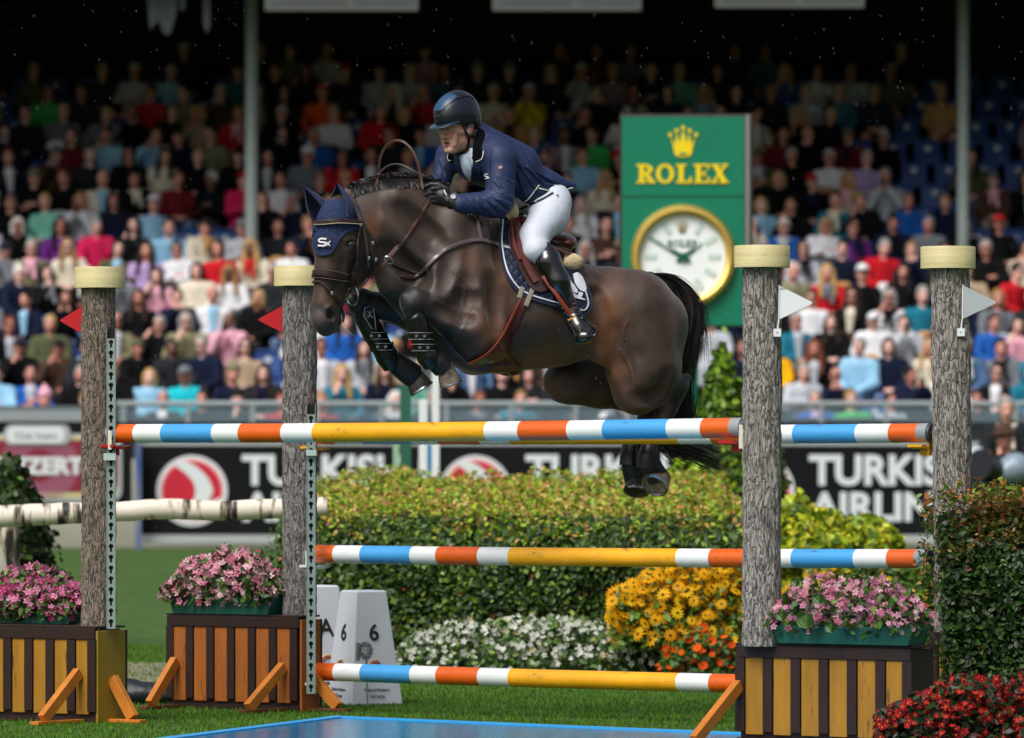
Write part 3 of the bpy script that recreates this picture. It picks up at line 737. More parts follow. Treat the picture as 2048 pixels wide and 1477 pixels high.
mbt, LP = shoot_twigs(); mbt.obj('twigs', mat('twig_red', lin('#5a3a20'), .7), hr)
V, Fc, Cc = foliage_box(lambda n: (LP+rng.normal(0, .012, LP.shape), np.tile([0, -.5, .6], (len(LP), 1))), len(LP), .036, ['#6f8a2a', '#93702c', '#4d641a', '#a5622c'], [4, 2, 3, 1.5], 2)
mesh_obj('young_leaves', V, Fc, leafmat(), hr, attr=Cc)
# rounded left shoulder of that hedge
def blob_plant(name, px, py_top, py_base, d, wpx, label, cat, n, size, pal, wts, cone=False, zbase=None, depth=None, stem=True):
    s = d/FPX; zt = ZC-(py_top-HY)*s; zb_ = ZC-(py_base-HY)*s if zbase is None else zbase; rx = wpx*s/2; cx = xa(px, d); H = zt-zb_
    e = empty(name, (cx, d, zb_), label, cat)
    ry = depth or rx
    def fn(n):
        t = rng.uniform(0, 1, n); a = rng.uniform(0, 2*np.pi, n)
        if cone: rr = np.clip((1-t)**.75*1.05, .03, 1)*np.minimum(1, .7+t*3)
        else: rr = np.sqrt(np.clip(1-(2*t-1)**2*.98, 0.02, 1))*.95+.05
        u = rng.uniform(.72, 1.05, n); bump = 1+.22*np.array([mnoise.noise(Vector((math.cos(q)*1.8+px*.01, math.sin(q)*1.8, w*4.5))) for q, w in zip(a, t)])
        pts = np.stack([cx+np.cos(a)*rr*rx*u*bump, d+np.sin(a)*rr*ry*u*bump, zb_+t*H], 1)
        nr = np.stack([np.cos(a), np.sin(a), np.full(n, .5)], 1); return pts, nr
    mesh_obj('crown', *foliage_box(fn, n, size, pal, wts, 1.1)[:2], leafmat(), e, attr=None)
    return e, fn
def plant(name, px, py_top, py_base, d, wpx, label, cat, n, size, pal, wts, **k):
    s = d/FPX; cone = k.get('cone', False); zt = ZC-(py_top-HY)*s; zb_ = k.get('zbase', ZC-(py_base-HY)*s); rx = wpx*s/2; ry = k.get('depth', rx); cx = xa(px, d); H = zt-zb_
    e = empty(name, (cx, d, zb_), label, cat, k.get('group'))
    a = rng.uniform(0, 2*np.pi, n); t = rng.uniform(0, 1, n)
    if cone: rr = np.clip((1-t)**.62*1.05, .04, 1)*np.minimum(1, .75+t*3)
    else: rr = np.sqrt(np.clip(1-np.clip(2*t-1, -.6, 1)**2*.98, .02, 1))
    u = np.sqrt(rng.uniform(.25, 1.1, n)); bump = 1+.45*np.array([mnoise.noise(Vector((math.cos(q)*1.7+px*.01, math.sin(q)*1.7, w_*4.5))) for q, w_ in zip(a, t)])
    pts = np.stack([cx+np.cos(a)*rr*rx*u*bump, d+np.sin(a)*rr*ry*u*bump, zb_+t*H*(1+.04*rng.normal(size=n))], 1)
    nr = np.stack([np.cos(a), np.sin(a), np.full(n, .6)], 1)
    V, Fc, Cc = foliage_box(lambda m: (pts, nr), n, size, pal, wts, 1.0)
    mesh_obj('crown', V, Fc, leafmat(), e, attr=Cc)
    mb = MB(); mb.tube([(cx, d, min(zb_, gz(d))), (cx, d, zb_+H*.5), (cx+rx*.1, d, zb_+H*.85)], [rx*.14, rx*.08, rx*.03], 8)
    for q in range(5):
        aa = q*1.3; mb.tube([(cx, d, zb_+H*(.2+.1*q)), (cx+math.cos(aa)*rx*.6, d+math.sin(aa)*ry*.6, zb_+H*(.35+.1*q))], [rx*.05, rx*.015], 6)
    mb.obj('trunk', mat('stem', lin('#4a3a28'), .8, var=.3, vscale=20), e)
    return e
gp = ['#557a14', '#7aa01c', '#3a5a12', '#9cb82a', '#2a4210']; gw = [4, 3, 4, 1.5, 3]
plant('conifer', 1445, 722, 1130, 47, 200, 'tall pointed green conifer standing behind the hedge left of the third post', 'conifer', 14000, .07, gp, gw, cone=True)
plant('conifer', 1525, 760, 1130, 48, 120, 'second dark green conifer half hidden behind the third post', 'conifer', 4500, .085, gp, gw, cone=True)
plant('shrub', 1395, 905, 1080, 44, 120, 'bright green leafy shrub under the horse tail', 'shrub', 2600, .08, ['#9fc41c', '#6f9a1e', '#d0d83a', '#40601a'], [3, 3, 1.5, 3])
yp = ['#b8c224', '#94ac22', '#d6c82c', '#6c8a20', '#c9d048', '#466818']; yw = [4, 4, 2.5, 3, 2, 2]
for i, (px, pt, w_, lab) in enumerate(((1590, 1004, 110, 'golden yellow shrub close to the third post'), (1650, 1030, 130, 'golden yellow shrub in the middle behind the poles'), (1735, 1042, 130, 'golden yellow shrub farthest to the right under the board'))):
    plant('golden_shrub', px, pt, 1180, 42+.6*i, w_+18, lab, 'shrub', 4200, .075, yp, yw, group='golden shrubs behind the poles')
plant('box_bush', 22, 938, 1300, 42, 140, 'dark rounded bush behind the birch rail at the left edge', 'bush', 6500, .07, ['#26390f', '#36511a', '#19290b', '#4f6a24'], [4, 3, 4, 1], depth=.4)
plant('shrub', 1790, 1120, 1290, 40, 260, 'low green plants with yellow heads behind the right planter', 'shrub', 3500, .07, ['#4f6f22', '#35501a', '#6b8a2a', '#d9b81a'], [4, 4, 2, 1.6], depth=.35)

# ---------------------------------------------------------------- flowers
FL5, FL5F = flower_tpl(5, .62, .25); FL10, FL10F = flower_tpl(11, .26, -.08)
def flower_mass(e, cx, cy, z0, rx, ry, h, nl, nf, fsize, lsize, cols, wts, leafp, leafw, tpl=(FL5, FL5F), centre=None, name='blossoms', top_bias=.5, profile=None, lname='leaves'):
    def pos(n, surf):
        x = rng.uniform(-1, 1, n); y = rng.uniform(-1, 1, n)
        prof = np.sqrt(np.clip(1-np.abs(x)**3.2*.85, .05, 1))*np.sqrt(np.clip(1-y**2*.7, .1, 1)) if profile is None else profile(x, y)
        bump = 1+.16*np.array([mnoise.noise(Vector((float(a)*3.1*rx+cx*7, float(b)*2, cy))) for a, b in zip(x, y)])
        t = rng.uniform(0, 1, n)**(top_bias if surf else 1.0)
        return np.stack([cx+x*rx, cy+y*ry*(1-.3*t), z0+h*prof*bump*t], 1)
    p = pos(nl, False); nr = np.tile([0, -.6, .7], (nl, 1))
    if nl:
        V, Fc, Cc = foliage_box(lambda n: (p, nr), nl, lsize, leafp, leafw, 1.2); mesh_obj(lname, V, Fc, leafmat(), e, attr=Cc)
    p = pos(nf, True); p[:, 1] -= .02; up = np.tile([0, -1, .55], (nf, 1)); rt = rand_rot(nf, up, .8); sc_ = rng.uniform(.75, 1.2, nf)*fsize
    ci = rng.choice(len(cols), nf, p=np.array(wts)/sum(wts)); c = np.array([lin(q) for q in cols])[ci]*(1+rng.uniform(-.15, .15, (nf, 1)))
    V, Fc, Cc = scatter(tpl[0], tpl[1], p, rt, sc_, np.clip(c, 0, 1)); mesh_obj(name, V, Fc, petalmat(), e, attr=Cc)
    if centre:
        CT = [(math.cos(a)*.19, math.sin(a)*.19, .04) for a in np.linspace(0, 2*math.pi, 7)[:-1]]+[(0, 0, .2)]; CF = [(i, (i+1) % 6, 6) for i in range(6)]
        V, Fc, Cc = scatter(CT, CF, p, rt, sc_, np.tile(lin(centre), (nf, 1))); mesh_obj('flower_centres', V, Fc, petalmat(), e, attr=Cc)
trough = mat('trough_green', lin('#0f4f42'), .45, var=.12, vscale=9)
def planter(c, L, W_, H, label, flabel, fcols, fw, fh, nf, nl, bs=.02):
    """c = middle of the foot, along the pole direction"""
    e = empty('flower_trough', c, label, 'planter', 'green flower troughs on the wooden boxes'); z = c.z
    mb = MB(); a0, a1 = PD*L/2, ND*W_/2; k = .93
    def ring(f, zz): return [c-a0*f-a1*f+Vector((0,0,zz)), c+a0*f-a1*f+Vector((0,0,zz)), c+a0*f+a1*f+Vector((0,0,zz)), c-a0*f+a1*f+Vector((0,0,zz))]
    vs = ring(k, 0)+ring(1, H)+ring(1.02, H)+ring(1.02, H+.012)+ring(.95, H+.012)+ring(.9, H-.04)
    fs = [(3, 2, 1, 0)]
    for r_ in range(5):
        for i in range(4): fs.append((r_*4+i, r_*4+(i+1) % 4, r_*4+4+(i+1) % 4, r_*4+4+i))
    mb.add(vs, fs); mb.obj('trough', trough, e, bevel=.003)
    MB().add(ring(.9, H-.035), [(0, 1, 2, 3)]).obj('soil', mat('soil', lin('#1d140d'), .95, bump=.01), e)
    e2 = empty('begonia_plants', c+Vector((0, 0, H-.03)), flabel, 'flowers', 'begonias in troughs')
    # masses along the trough
    prt = []
    nb = 5
    def mass(n, size, pal, wt, tpl, surf, spread=1.1, mm=None, nm=''):
        u = rng.uniform(-1, 1, n); v = rng.uniform(-1, 1, n); t = rng.uniform(0, 1, n)**(.55 if surf else .95)
        pr = np.clip(1-np.abs(u)**4*.5, .3, 1)*np.sqrt(np.clip(1-v**2*.6, .1, 1))
        bm_ = np.array([1+.28*mnoise.noise(Vector((float(q)*3.3+c.x*5, float(r_)*1.5, 1.7))) for q, r_ in zip(u, v)])
        hh = fh*pr*bm_*t; out = 1+.25*np.sin(np.clip(t, 0, 1)*np.pi)
        pos = np.array(c)[None]+np.array(PD)[None]*(u*L/2*(.96+.12*np.sin(t*np.pi)))[:, None]+np.array(ND)[None]*(v*W_*.75*out)[:, None]; pos[:, 2] = c.z+H-.03+hh
        ci = rng.choice(len(pal), n, p=np.array(wt)/sum(wt)); cc = np.clip(np.array([lin(q) for q in pal])[ci]*(1+rng.uniform(-.18, .18, (n, 1))), 0, 1)
        nr = np.stack([u*.3, -np.ones(n)*.8, np.full(n, .5)], 1)
        V, Fc, Cc = scatter(tpl[0], tpl[1], pos, rand_rot(n, nr, spread), rng.uniform(.65, 1.25, n)*size, cc); mesh_obj(nm, V, Fc, mm, e2, attr=Cc)
    mass(nl, .045, ['#35551a', '#4b7026', '#22380f', '#6a8a3a', '#5a2f22'], [4, 3, 4, 1, .7], LEAF, False, nm='leaves', mm=leafmat())
    mass(nf, bs, fcols, fw, (FL5, FL5F), True, .9, petalmat(), 'blossoms')
pinks = ['#e79ab0', '#f0b6c4', '#d97d9b', '#f6cfd6', '#c9587f']
# ================================================================ the jump
orange = mat('pole_orange', lin('#d85c10'), .35, var=.1, vscale=3, stretch=(1, 1, 1), coat=.25, bump=.0008, bscale=160, speck=.5, speckscale=14, speckstretch=(.5, .5, 2)); white = mat('pole_white', lin('#dfe3e2'), .35, var=.05, vscale=4, coat=.25, speck=.35, speckcol=(.12, .11, .1), speckscale=12, speckstretch=(.5, .5, 2))
blue = mat('pole_blue', lin('#4299d6'), .35, var=.08, vscale=3, coat=.25, speck=.4, speckcol=(.05, .08, .1), speckscale=14, speckstretch=(.5, .5, 2)); yellow = mat('pole_yellow', lin('#e8a512'), .4, var=.18, vscale=5, coat=.2, bump=.0008, bscale=150, speck=.7, speckcol=(.12, .08, .02), speckscale=11, speckstretch=(.4, .4, 2)); capg = mat('pole_cap', lin('#8a9093'), .5)
PM = [orange, white, blue, yellow, capg]
SEG = [(0, 4), (.0095, 0), (.046, 1), (.0925, 2), (.178, 1), (.222, 0), (.292, 1), (.343, 3), (.616, 1), (.668, 0), (.743, 1), (.797, 2), (.893, 1), (.9435, 0), (.985, 4)]
def jump_pole(pl, dl, pr, dr, label, zoff=0):
    a, b = P(pl[0], pl[1], dl), P(pr[0], pr[1], dr); ax = (b-a); L = ax.length; ax.normalize()
    e = empty('jump_pole', a, label, 'jump pole', 'striped jump poles')
    up = Vector((0, 0, 1)); sd = ax.cross(up).normalized(); up = sd.cross(ax); n = 40; r = .05; vs = []; fs = []; mi = []
    cuts = [s_[0] for s_ in SEG]+[1.0]; ts = [];
    for i in range(len(SEG)):
        k = max(1, int((cuts[i+1]-cuts[i])*30)); ts += [(cuts[i]+(cuts[i+1]-cuts[i])*j/k, SEG[i][1]) for j in range(k)]
    ts.append((1.0, 4))
    for (t, m_) in ts:
        sag = -.006*math.sin(math.pi*t)
        for k in range(n):
            th = 2*math.pi*k/n; vs.append(a+ax*L*t+(sd*math.cos(th)+up*math.sin(th))*r+Vector((0, 0, sag)))
    for i in range(len(ts)-1):
        for k in range(n): fs.append((i*n+k, i*n+(k+1) % n, (i+1)*n+(k+1) % n, (i+1)*n+k)); mi.append(ts[i][1])
    o = mesh_obj('pole_shaft', vs, fs, PM, e, mi=mi, smooth=True)
    for (p, dr_) in ((a, -1), (b, 1)):
        mb = MB(); q = p+ax*dr_*.002; mb.tube([q-ax*dr_*.001, q+ax*dr_*.012], [.047, .044], 32); mb.obj('end_cap', mat('cap_dark', lin('#3a3d40'), .5), e, smooth=True)
    # drops of rain under the pole
    n = 160; tt = rng.uniform(.02, .98, n); ps = np.array(a)[None]+np.array(ax)[None]*(tt*L)[:, None]; ps[:, 2] -= .051+.006*np.sin(np.pi*tt)
    T = [(0, 0, -1), (.8, 0, 0), (0, .8, 0), (-.8, 0, 0), (0, -.8, 0), (0, 0, .6)]; TF = [(0, 2, 1), (0, 3, 2), (0, 4, 3), (0, 1, 4), (5, 1, 2), (5, 2, 3), (5, 3, 4), (5, 4, 1)]
    V, Fc, Cc = scatter(T, TF, ps, np.tile(np.eye(3), (n, 1, 1)), rng.uniform(.0025, .0045, n), np.ones((n, 3))*.8)
    q = mesh_obj('rain_drops', V, Fc, mat('drop', (.75, .8, .85), .05, spec=.8, trans=.6), e); q['kind'] = 'stuff'
dAl, dAr = 30.95, 28.65; dBl, dBr = 32.41, 30.11
jump_pole((222, 867.5), dAl, (1487, 856), dAr, 'striped pole on top of the near side of the jump, in front of the horse')
jump_pole((622, 871), dBl, (1860, 866), dBr, 'striped pole on top of the far side of the jump, mostly behind the near one')
jump_pole((622, 1108), dBl, (1856, 1118), dBr, 'striped pole at middle height across the green hedge')
jump_pole((622, 1343), dBl, (1856, 1376), dBr, 'lowest striped pole just above the grass')

barkc = dict(coord='Object', stretch=(1, 1, .28))
def bark_mat(name, a, b, seed):
    if name in MATS: return MATS[name]
    m = bpy.data.materials.new(name); m.use_nodes = True; MATS[name] = m; n = m.node_tree.nodes; L = m.node_tree.links; bs = n['Principled BSDF']
    tc = n.new('ShaderNodeTexCoord'); mp = n.new('ShaderNodeMapping'); mp.inputs['Scale'].default_value = (1, 1, .24); mp.inputs['Location'].default_value = (seed, seed, seed)
    L.new(tc.outputs['Object'], mp.inputs[0])
    vo = n.new('ShaderNodeTexVoronoi'); vo.feature = 'DISTANCE_TO_EDGE'; vo.inputs['Scale'].default_value = 48
    nz = n.new('ShaderNodeTexNoise'); nz.inputs['Scale'].default_value = 62; nz.inputs['Detail'].default_value = 8; nz.inputs['Roughness'].default_value = .75
    nw = n.new('ShaderNodeTexNoise'); nw.inputs['Scale'].default_value = 14; nw.inputs['Detail'].default_value = 3
    ad = n.new('ShaderNodeVectorMath'); ad.operation = 'MULTIPLY_ADD'; ad.inputs[1].default_value = (.16, .16, .16)
    L.new(mp.outputs[0], nw.inputs['Vector']); L.new(nw.outputs['Color'], ad.inputs[0]); L.new(mp.outputs[0], ad.inputs[2]); L.new(ad.outputs[0], vo.inputs['Vector']); L.new(mp.outputs[0], nz.inputs['Vector'])
    mr = n.new('ShaderNodeMapRange'); mr.inputs[1].default_value = 0; mr.inputs[2].default_value = .11; mr.inputs[3].default_value = .5
    L.new(vo.outputs['Distance'], mr.inputs[0])
    mu = n.new('ShaderNodeMath'); mu.operation = 'MULTIPLY'; L.new(mr.outputs[0], mu.inputs[0]); L.new(nz.outputs[0], mu.inputs[1])
    cr = n.new('ShaderNodeValToRGB'); els = cr.color_ramp.elements; els[0].position = .17; els[0].color = (*lin('#1c1410'), 1); els[1].position = .56; els[1].color = (*b, 1)
    x = els.new(.33); x.color = (*[q*.7 for q in a], 1); x = els.new(.45); x.color = (*[(p+q)/2 for p, q in zip(a, b)], 1)
    L.new(mu.outputs[0], cr.inputs[0]); L.new(cr.outputs[0], bs.inputs['Base Color']); bs.inputs['Roughness'].default_value = .6; bs.inputs['Specular IOR Level'].default_value = .6
    bp = n.new('ShaderNodeBump'); bp.inputs['Distance'].default_value = .035; bp.inputs['Strength'].default_value = 1; L.new(mu.outputs[0], bp.inputs['Height']); L.new(bp.outputs[0], bs.inputs['Normal'])
    return m
barkL = bark_mat('bark_brown', lin('#6e5f50'), lin('#ab9c8a'), 3.3); barkR = bark_mat('bark_grey', lin('#80756b'), lin('#cfc8be'), 11.7); barkB = bark_mat('bark_dark', lin('#6a625c'), lin('#b4aeaa'), 21.7)
capw = mat('cream_wood', lin('#c9bd8a'), .5, var=.14, vscale=7, stretch=(.25, .25, 4), bump=.002, bscale=30, speck=.5, speckcol=(.1, .08, .05), speckscale=20, speckstretch=(.4, .4, 4))
def bark_post(e, px, pyt, pyb, d, wpx, m, seed, lean=0):
    a, b = P(px+lean, pyb, d), P(px, pyt, d); r = wpx*d/FPX/2; H = b.z-a.z; nr, nh = 90, int(H/.006); vs = []; fs = []
    nh = min(nh, 330)
    th = np.linspace(0, 2*np.pi, nr+1)[:-1]
    for j in range(nh):
        t = j/(nh-1); c = a.lerp(b, t); z = c.z
        for k in range(nr):
            cx, sy = math.cos(th[k]), math.sin(th[k])
            q = Vector((cx*3+seed, sy*3, z*1.6)); dn = .08*mnoise.noise(q)
            ridge = abs(mnoise.noise(Vector((cx*8+seed, sy*8, z*4.5)))); f = mnoise.noise(Vector((cx*17, sy*17+seed, z*14)))
            st_ = mnoise.noise(Vector((cx*22+seed, sy*22, z*5)))
            rr = r*(1+dn*.6+.18*min(ridge, .3)+.07*f+.07*st_); vs.append((c.x+cx*rr, c.y+sy*rr, z))
    for j in range(nh-1):
        for k in range(nr): fs.append((j*nr+k, j*nr+(k+1) % nr, (j+1)*nr+(k+1) % nr, (j+1)*nr+k))
    fs.append(tuple(range(nr))[::-1]); fs.append(tuple((nh-1)*nr+k for k in range(nr)))
    o = mesh_obj('bark_post', vs, fs, m, e, smooth=True)
    return a, b, r
def post_cap(e, px, py0, py1, d, wpx):
    a, b = P(px, py1, d), P(px, py0, d); r = wpx*d/FPX/2; mb = MB(); prof = [(0, 0), (.985, 0), (1, .01), (1, .97), (.985, 1), (0, 1)]; n = 64; vs = []; fs = []
    for (rr, t) in prof:
        for k in range(n): th = 2*math.pi*k/n; wob = 1+.006*mnoise.noise(Vector((math.cos(th)*2+px, math.sin(th)*2, 0))); vs.append((a.x+rr*r*wob*math.cos(th), d+rr*r*wob*math.sin(th), a.z+(b.z-a.z)*t))
    for j in range(len(prof)-1):
        for k in range(n): fs.append((j*n+k, j*n+(k+1) % n, (j+1)*n+(k+1) % n, (j+1)*n+k))
    mb.add(vs, fs); mb.obj('post_cap', capw, e, smooth=True)
galv = mat('galvanised', lin('#8d9c96'), .45, metal=.35, var=.12, vscale=14); holem = mat('hole_dark', lin('#0a0b0b'), .9)
def track(e, px, pyt, pyb, d, wpx, zside=0):
    """perforated metal strip with keyhole slots cut through"""
    s = d/FPX; w_ = wpx*s; a = P(px, pyb, d); b = P(px, pyt, d); H = b.z-a.z; pitch = 21.5*s; n = int(H/pitch); mb = MB()
    fx = Vector((1, 0, 0)); y = Vector((0, .0018, 0))
    # plate built cell by cell round each keyhole
    for i in range(n):
        z0 = a.z+i*pitch; z1 = z0+pitch; zc = (z0+z1)/2+.006; cx = a.x
        hole = []
        R_, r_ = .0125, .006
        for t in range(-50, 231, 28): hole.append((R_*math.cos(R(t)), R_*math.sin(R(t))+.004))
        hole += [(-r_, -.008), (-r_, -.022), (-.002, -.027), (.002, -.027), (r_, -.022), (r_, -.008)]
        outer = [(-w_/2, z0-zc), (w_/2, z0-zc), (w_/2, z1-zc), (-w_/2, z1-zc)]
        V2 = [Vector(p) for p in outer+hole]; res = delaunay_2d_cdt(V2, [(0,1),(1,2),(2,3),(3,0)]+[(4+j, 4+(j+1) % len(hole)) for j in range(len(hole))], [], 1, 1e-6)
        vv, ff = res[0], res[2]; tri = []
        for f in ff:
            c = sum((vv[k] for k in f), Vector((0, 0)))/len(f)
            if not inpoly(np.array([c.x]), np.array([c.y]), hole)[0]: tri.append(list(f))
        mb.add([(cx+v_.x, d, zc+v_.y) for v_ in vv], tri)
    mb.bbox((a.x-w_/2-.003, d-.003, a.z), (a.x-w_/2, d+.022, b.z)); mb.bbox((a.x+w_/2, d-.003, a.z), (a.x+w_/2+.003, d+.022, b.z))
    o = mb.obj('track_strip', galv, e)
    MB().bbox((a.x-w_/2+.001, d+.012, a.z+.002), (a.x+w_/2-.001, d+.02, b.z-.002)).obj('track_back', holem, e)
def cup(e, p, m, sgn=1, tab=None):
    """pole cup: a bracket hanging on the strip and a curved tongue under the pole"""
    mb = MB(); ax = PD*sgn; up = Vector((0, 0, 1))
    mb.obox(p-ax*.012-ND*.0+up*-.03, ax*.005, ND*.02, up*.045)
    prof = []
    for t in np.linspace(-.085, .085, 11): prof.append((t, -.072+1.6*t*t))
    for i in range(10):
        (t0, h0), (t1, h1) = prof[i], prof[i+1]; a = p+ND*t0+up*h0; b = p+ND*t1+up*h1
        mb.prism([a-ax*.012, a+ax*.075, b+ax*.075, b-ax*.012], up*-.014)
    mb.obox(p+ax*.012+up*-.098, ax*.026, ND*.016, up*.02)
    mb.obj('pole_cup', m, e)
woodO = mat('box_orange', lin('#9a5414'), .6, speck=.8, speckcol=(.05, .025, .01), speckscale=16, speckstretch=(2, 2, .3), var=.25, vscale=5, stretch=(3, 3, .4), bump=.0015, bscale=60); woodY = mat('box_yellow', lin('#9a6c12'), .6, speck=.8, speckcol=(.05, .025, .01), speckscale=16, speckstretch=(2, 2, .3), var=.25, vscale=5, stretch=(3, 3, .4), bump=.0015, bscale=60); woodB = mat('box_brown', lin('#250d07'), .55, var=.35, vscale=9, stretch=(2, 2, .5), bump=.001)
woodEnd = mat('box_end_orange', lin('#8e4d14'), .6, var=.2, vscale=5, stretch=(3, 3, .4)); braceM = mat('brace_wood', lin('#b96e1e'), .55, var=.25, vscale=8, bump=.001)
def wing_box(e, corner_px, corner_d, side, L, H, W_, nslat, ptc, slat, first, wood, endw, braces):
    """corner = lower front corner nearest the poles; side -1: the box runs back along -PD, +1 along +PD"""
    c = P(corner_px, 0, corner_d); c.z = 0; ax = PD*side; up = Vector((0, 0, 1))
    MB().obox(c+ax*L/2+ND*W_/2+up*H/2, ax*(L/2-.012), ND*(W_/2-.012), up*(H/2-.006)).obj('box_frame', woodB, e)
    f = -ND*.012
    mb = MB(); mb.obox(c+ax*L/2+up*(H-.03)+ND*0, ax*L/2, ND*.013, up*.03); mb.obox(c+ax*L/2+ND*W_/2+up*(H+.006), ax*(L/2+.008), ND*(W_/2+.008), up*.0055); mb.obj('top_rail', woodB, e, bevel=.003)
    mb = MB(); mb.obox(c+ax*L/2+up*.015, ax*L/2, ND*.012, up*.015); mb.obj('bottom_rail', woodB, e)
    for i in range(nslat):
        u = first+i*ptc; MB().obox(c+ax*(u+slat/2)+up*((H-.06)/2+.03-.0)+ND*.006, ax*slat/2, ND*.010, up*((H-.094)/2)).obj('slat', wood, e, bevel=.002)
    # batten between slats
    mb = MB()
    for i in range(nslat+1):
        u = first+i*ptc-(ptc-slat)/2; u = min(max(u, .02), L-.02); mb.obox(c+ax*u+up*H/2, ax*min((ptc-slat)/2-.004, .03), ND*.012, up*(H/2-.062))
    mb.obj('battens', woodB, e)
    if endw is not None:
        MB().obox(c-ax*.008+ND*(W_/2)+up*(H/2-.006), ax*.008, ND*(W_/2), up*(H/2-.006)).obj('end_board', endw, e, bevel=.003)
        mb = MB(); mb.obox(c-ax*.006+ND*(W_+.008)+up*(H/2-.006), ax*.01, ND*.008, up*(H/2-.006)); mb.obj('end_edge', woodB, e)
    for (u, dirn, h, reach) in braces:
        dv = {'f': -ND, 'e': -ax}[dirn]; base = c+ax*u+(ND*.0 if dirn == 'f' else ND*W_/2); tv = {'f': ax, 'e': ND}[dirn]
        a = base+up*h+dv*.02; b = base+dv*reach+up*.03; mid = (a+b)/2; v = (b-a); l = v.length/2; v.normalize(); nrm = v.cross(tv).normalized()
        mb = MB(); mb.obox(mid, v*l, tv*.02, nrm*.03); mb.obj('brace', braceM, e, bevel=.003)
        mb = MB(); mb.obox(base+dv*(reach/2+.02)+up*.012, dv*(reach/2+.05), tv*.03, up*.01); mb.obj('foot', braceM if wood is woodY else mat('foot_brown', lin('#5c2c14'), .6), e, bevel=.003)
def tri_flag(e, base_px, base_py, d, tip, h, m, stem):
    s = d/FPX; q = lambda a, b, y=0: Vector(((base_px+a-1024)*s, d+y, ZC-(base_py+b-HY)*s)); sg = 1 if tip > 0 else -1
    pts = [(0, 0), (tip-5*sg, h/2-3), (tip-1*sg, h/2-1), (tip, h/2+1), (tip-1*sg, h/2+3), (tip-5*sg, h/2+5.5), (0, h+1)]
    mb = MB(); mb.prism([q(a, b) for a, b in pts], (0, .004, 0)); mb.obj('flag', m, e)
    if stem:
        mb = MB(); mb.tube([q(0, -1), q(-1, h), q(-4, 88)], .004, 8); mb.obj('flag_stem', white, e); MB().bbox(q(-12, 102), q(3, 86, -.012)+Vector((0, 0, 0))).obj('flag_bracket', white, e)
        mb = MB(); c = q(-5, 94, -.0145); mb.tube([c, c+Vector((0, .003, 0))], .003, 8); mb.obj('screw', holem, e)
redf = mat('flag_red', lin('#b8121c'), .4, coat=.2); cupR = mat('cup_red', lin('#b3141c'), .35); cupY = mat('cup_yellow', lin('#dda013'), .35); cupW = mat('cup_white', lin('#cfdbdc'), .35); tapem = mat('tape', lin('#a9bdb4'), .5)
up = Vector((0, 0, 1))
# wing 1 (near left)
w1 = P(198, 0, 30.95); w1.z = 0
e = empty('jump_wing', w1, 'near left jump wing: bark post with red flag on a yellow slatted box', 'jump wing', 'jump wings')
bark_post(e, 197, 572, 1262, 31.0, 65, barkL, 1.0); post_cap(e, 200, 535, 577, 31.0, 101)
track(e, 222, 656, 1258, 30.87, 16); tri_flag(e, 166, 612, 31.0, -46, 56, redf, False)
cup(e, P(224, 867, 30.93), cupR); MB().bbox(P(207, 921, 30.84), P(232, 907, 30.86)).obj('tape', tapem, e); MB().bbox(P(216, 900, 30.83), P(224, 862, 30.855)).obj('cup_plate', mat('ivory', lin('#d8d4bd'), .5), e, bevel=.002)
wing_box(e, 191, 30.84, -1, .98, .505, .235, 6, .147, .084, .045, woodY, mat('box_end_yellow', lin('#8c7014'), .6, var=.15, vscale=5, stretch=(3, 3, .4)), [(.1, 'f', .27, .32), (0, 'e', .24, .16)])
# wing 2 (far left)
w2 = P(598, 0, 32.4); w2.z = 0
e = empty('jump_wing', w2, 'far left jump wing: bark post with red flag on an orange slatted box', 'jump wing', 'jump wings')
bark_post(e, 599, 568, 1236, 32.45, 65, barkB, 7.0); post_cap(e, 598, 533, 573, 32.45, 100)
track(e, 622, 808, 1388, 32.2, 16); tri_flag(e, 568, 611, 32.45, -51, 55, redf, False)
cup(e, P(622, 871, 32.38), cupY); cup(e, P(620, 1108, 32.36), cupW); cup(e, P(620, 1343, 32.36), cupW); MB().bbox(P(612, 912, 32.17), P(633, 900, 32.19)).obj('tape', tapem, e)
wing_box(e, 599, 32.26, -1, .93, .525, .175, 6, .147, .088, .065, woodO, woodEnd, [(.1, 'f', .25, .34), (.86, 'f', .27, .25), (0, 'e', .2, .2)])
# wing 3 (near right)
w3 = P(1524, 0, 28.6); w3.z = 0
e = empty('jump_wing', w3, 'near right jump wing: pale bark post with white flag on a dark framed yellow box', 'jump wing', 'jump wings')
bark_post(e, 1524, 530, 1293, 28.6, 73, barkR, 13.0); post_cap(e, 1524, 492, 536, 28.6, 112)
tri_flag(e, 1559, 572, 28.52, 65, 66, white, True); cup(e, P(1480, 857, 28.67), cupR, -1); MB().bbox(P(1478, 898, 28.6), P(1487, 850, 28.63)).obj('cup_plate', mat('ivory', lin('#d8d4bd'), .5), e, bevel=.002)
wing_box(e, 1475, 28.68, 1, 1.0, .487, .24, 6, .162, .1, .05, woodY, None, [(.02, 'f', .29, .42)])
# wing 4 (far right)
w4 = P(1900, 0, 30.0); w4.z = 0
e = empty('jump_wing', w4, 'far right jump wing: bark post with white flag rising behind the foreground hedge', 'jump wing', 'jump wings')
bark_post(e, 1900, 532, 1290, 30.05, 73, barkR, 19.0, lean=9); post_cap(e, 1896, 494, 538, 30.05, 110)
tri_flag(e, 1926, 571, 29.96, 66, 66, mat('flag_grey', lin('#a9b0b3'), .4), True); cup(e, P(1856, 866, 30.13), cupY, -1)
wing_box(e, 1862, 30.0, 1, 1.0, .5, .24, 6, .15, .09, .05, woodY, None, [])

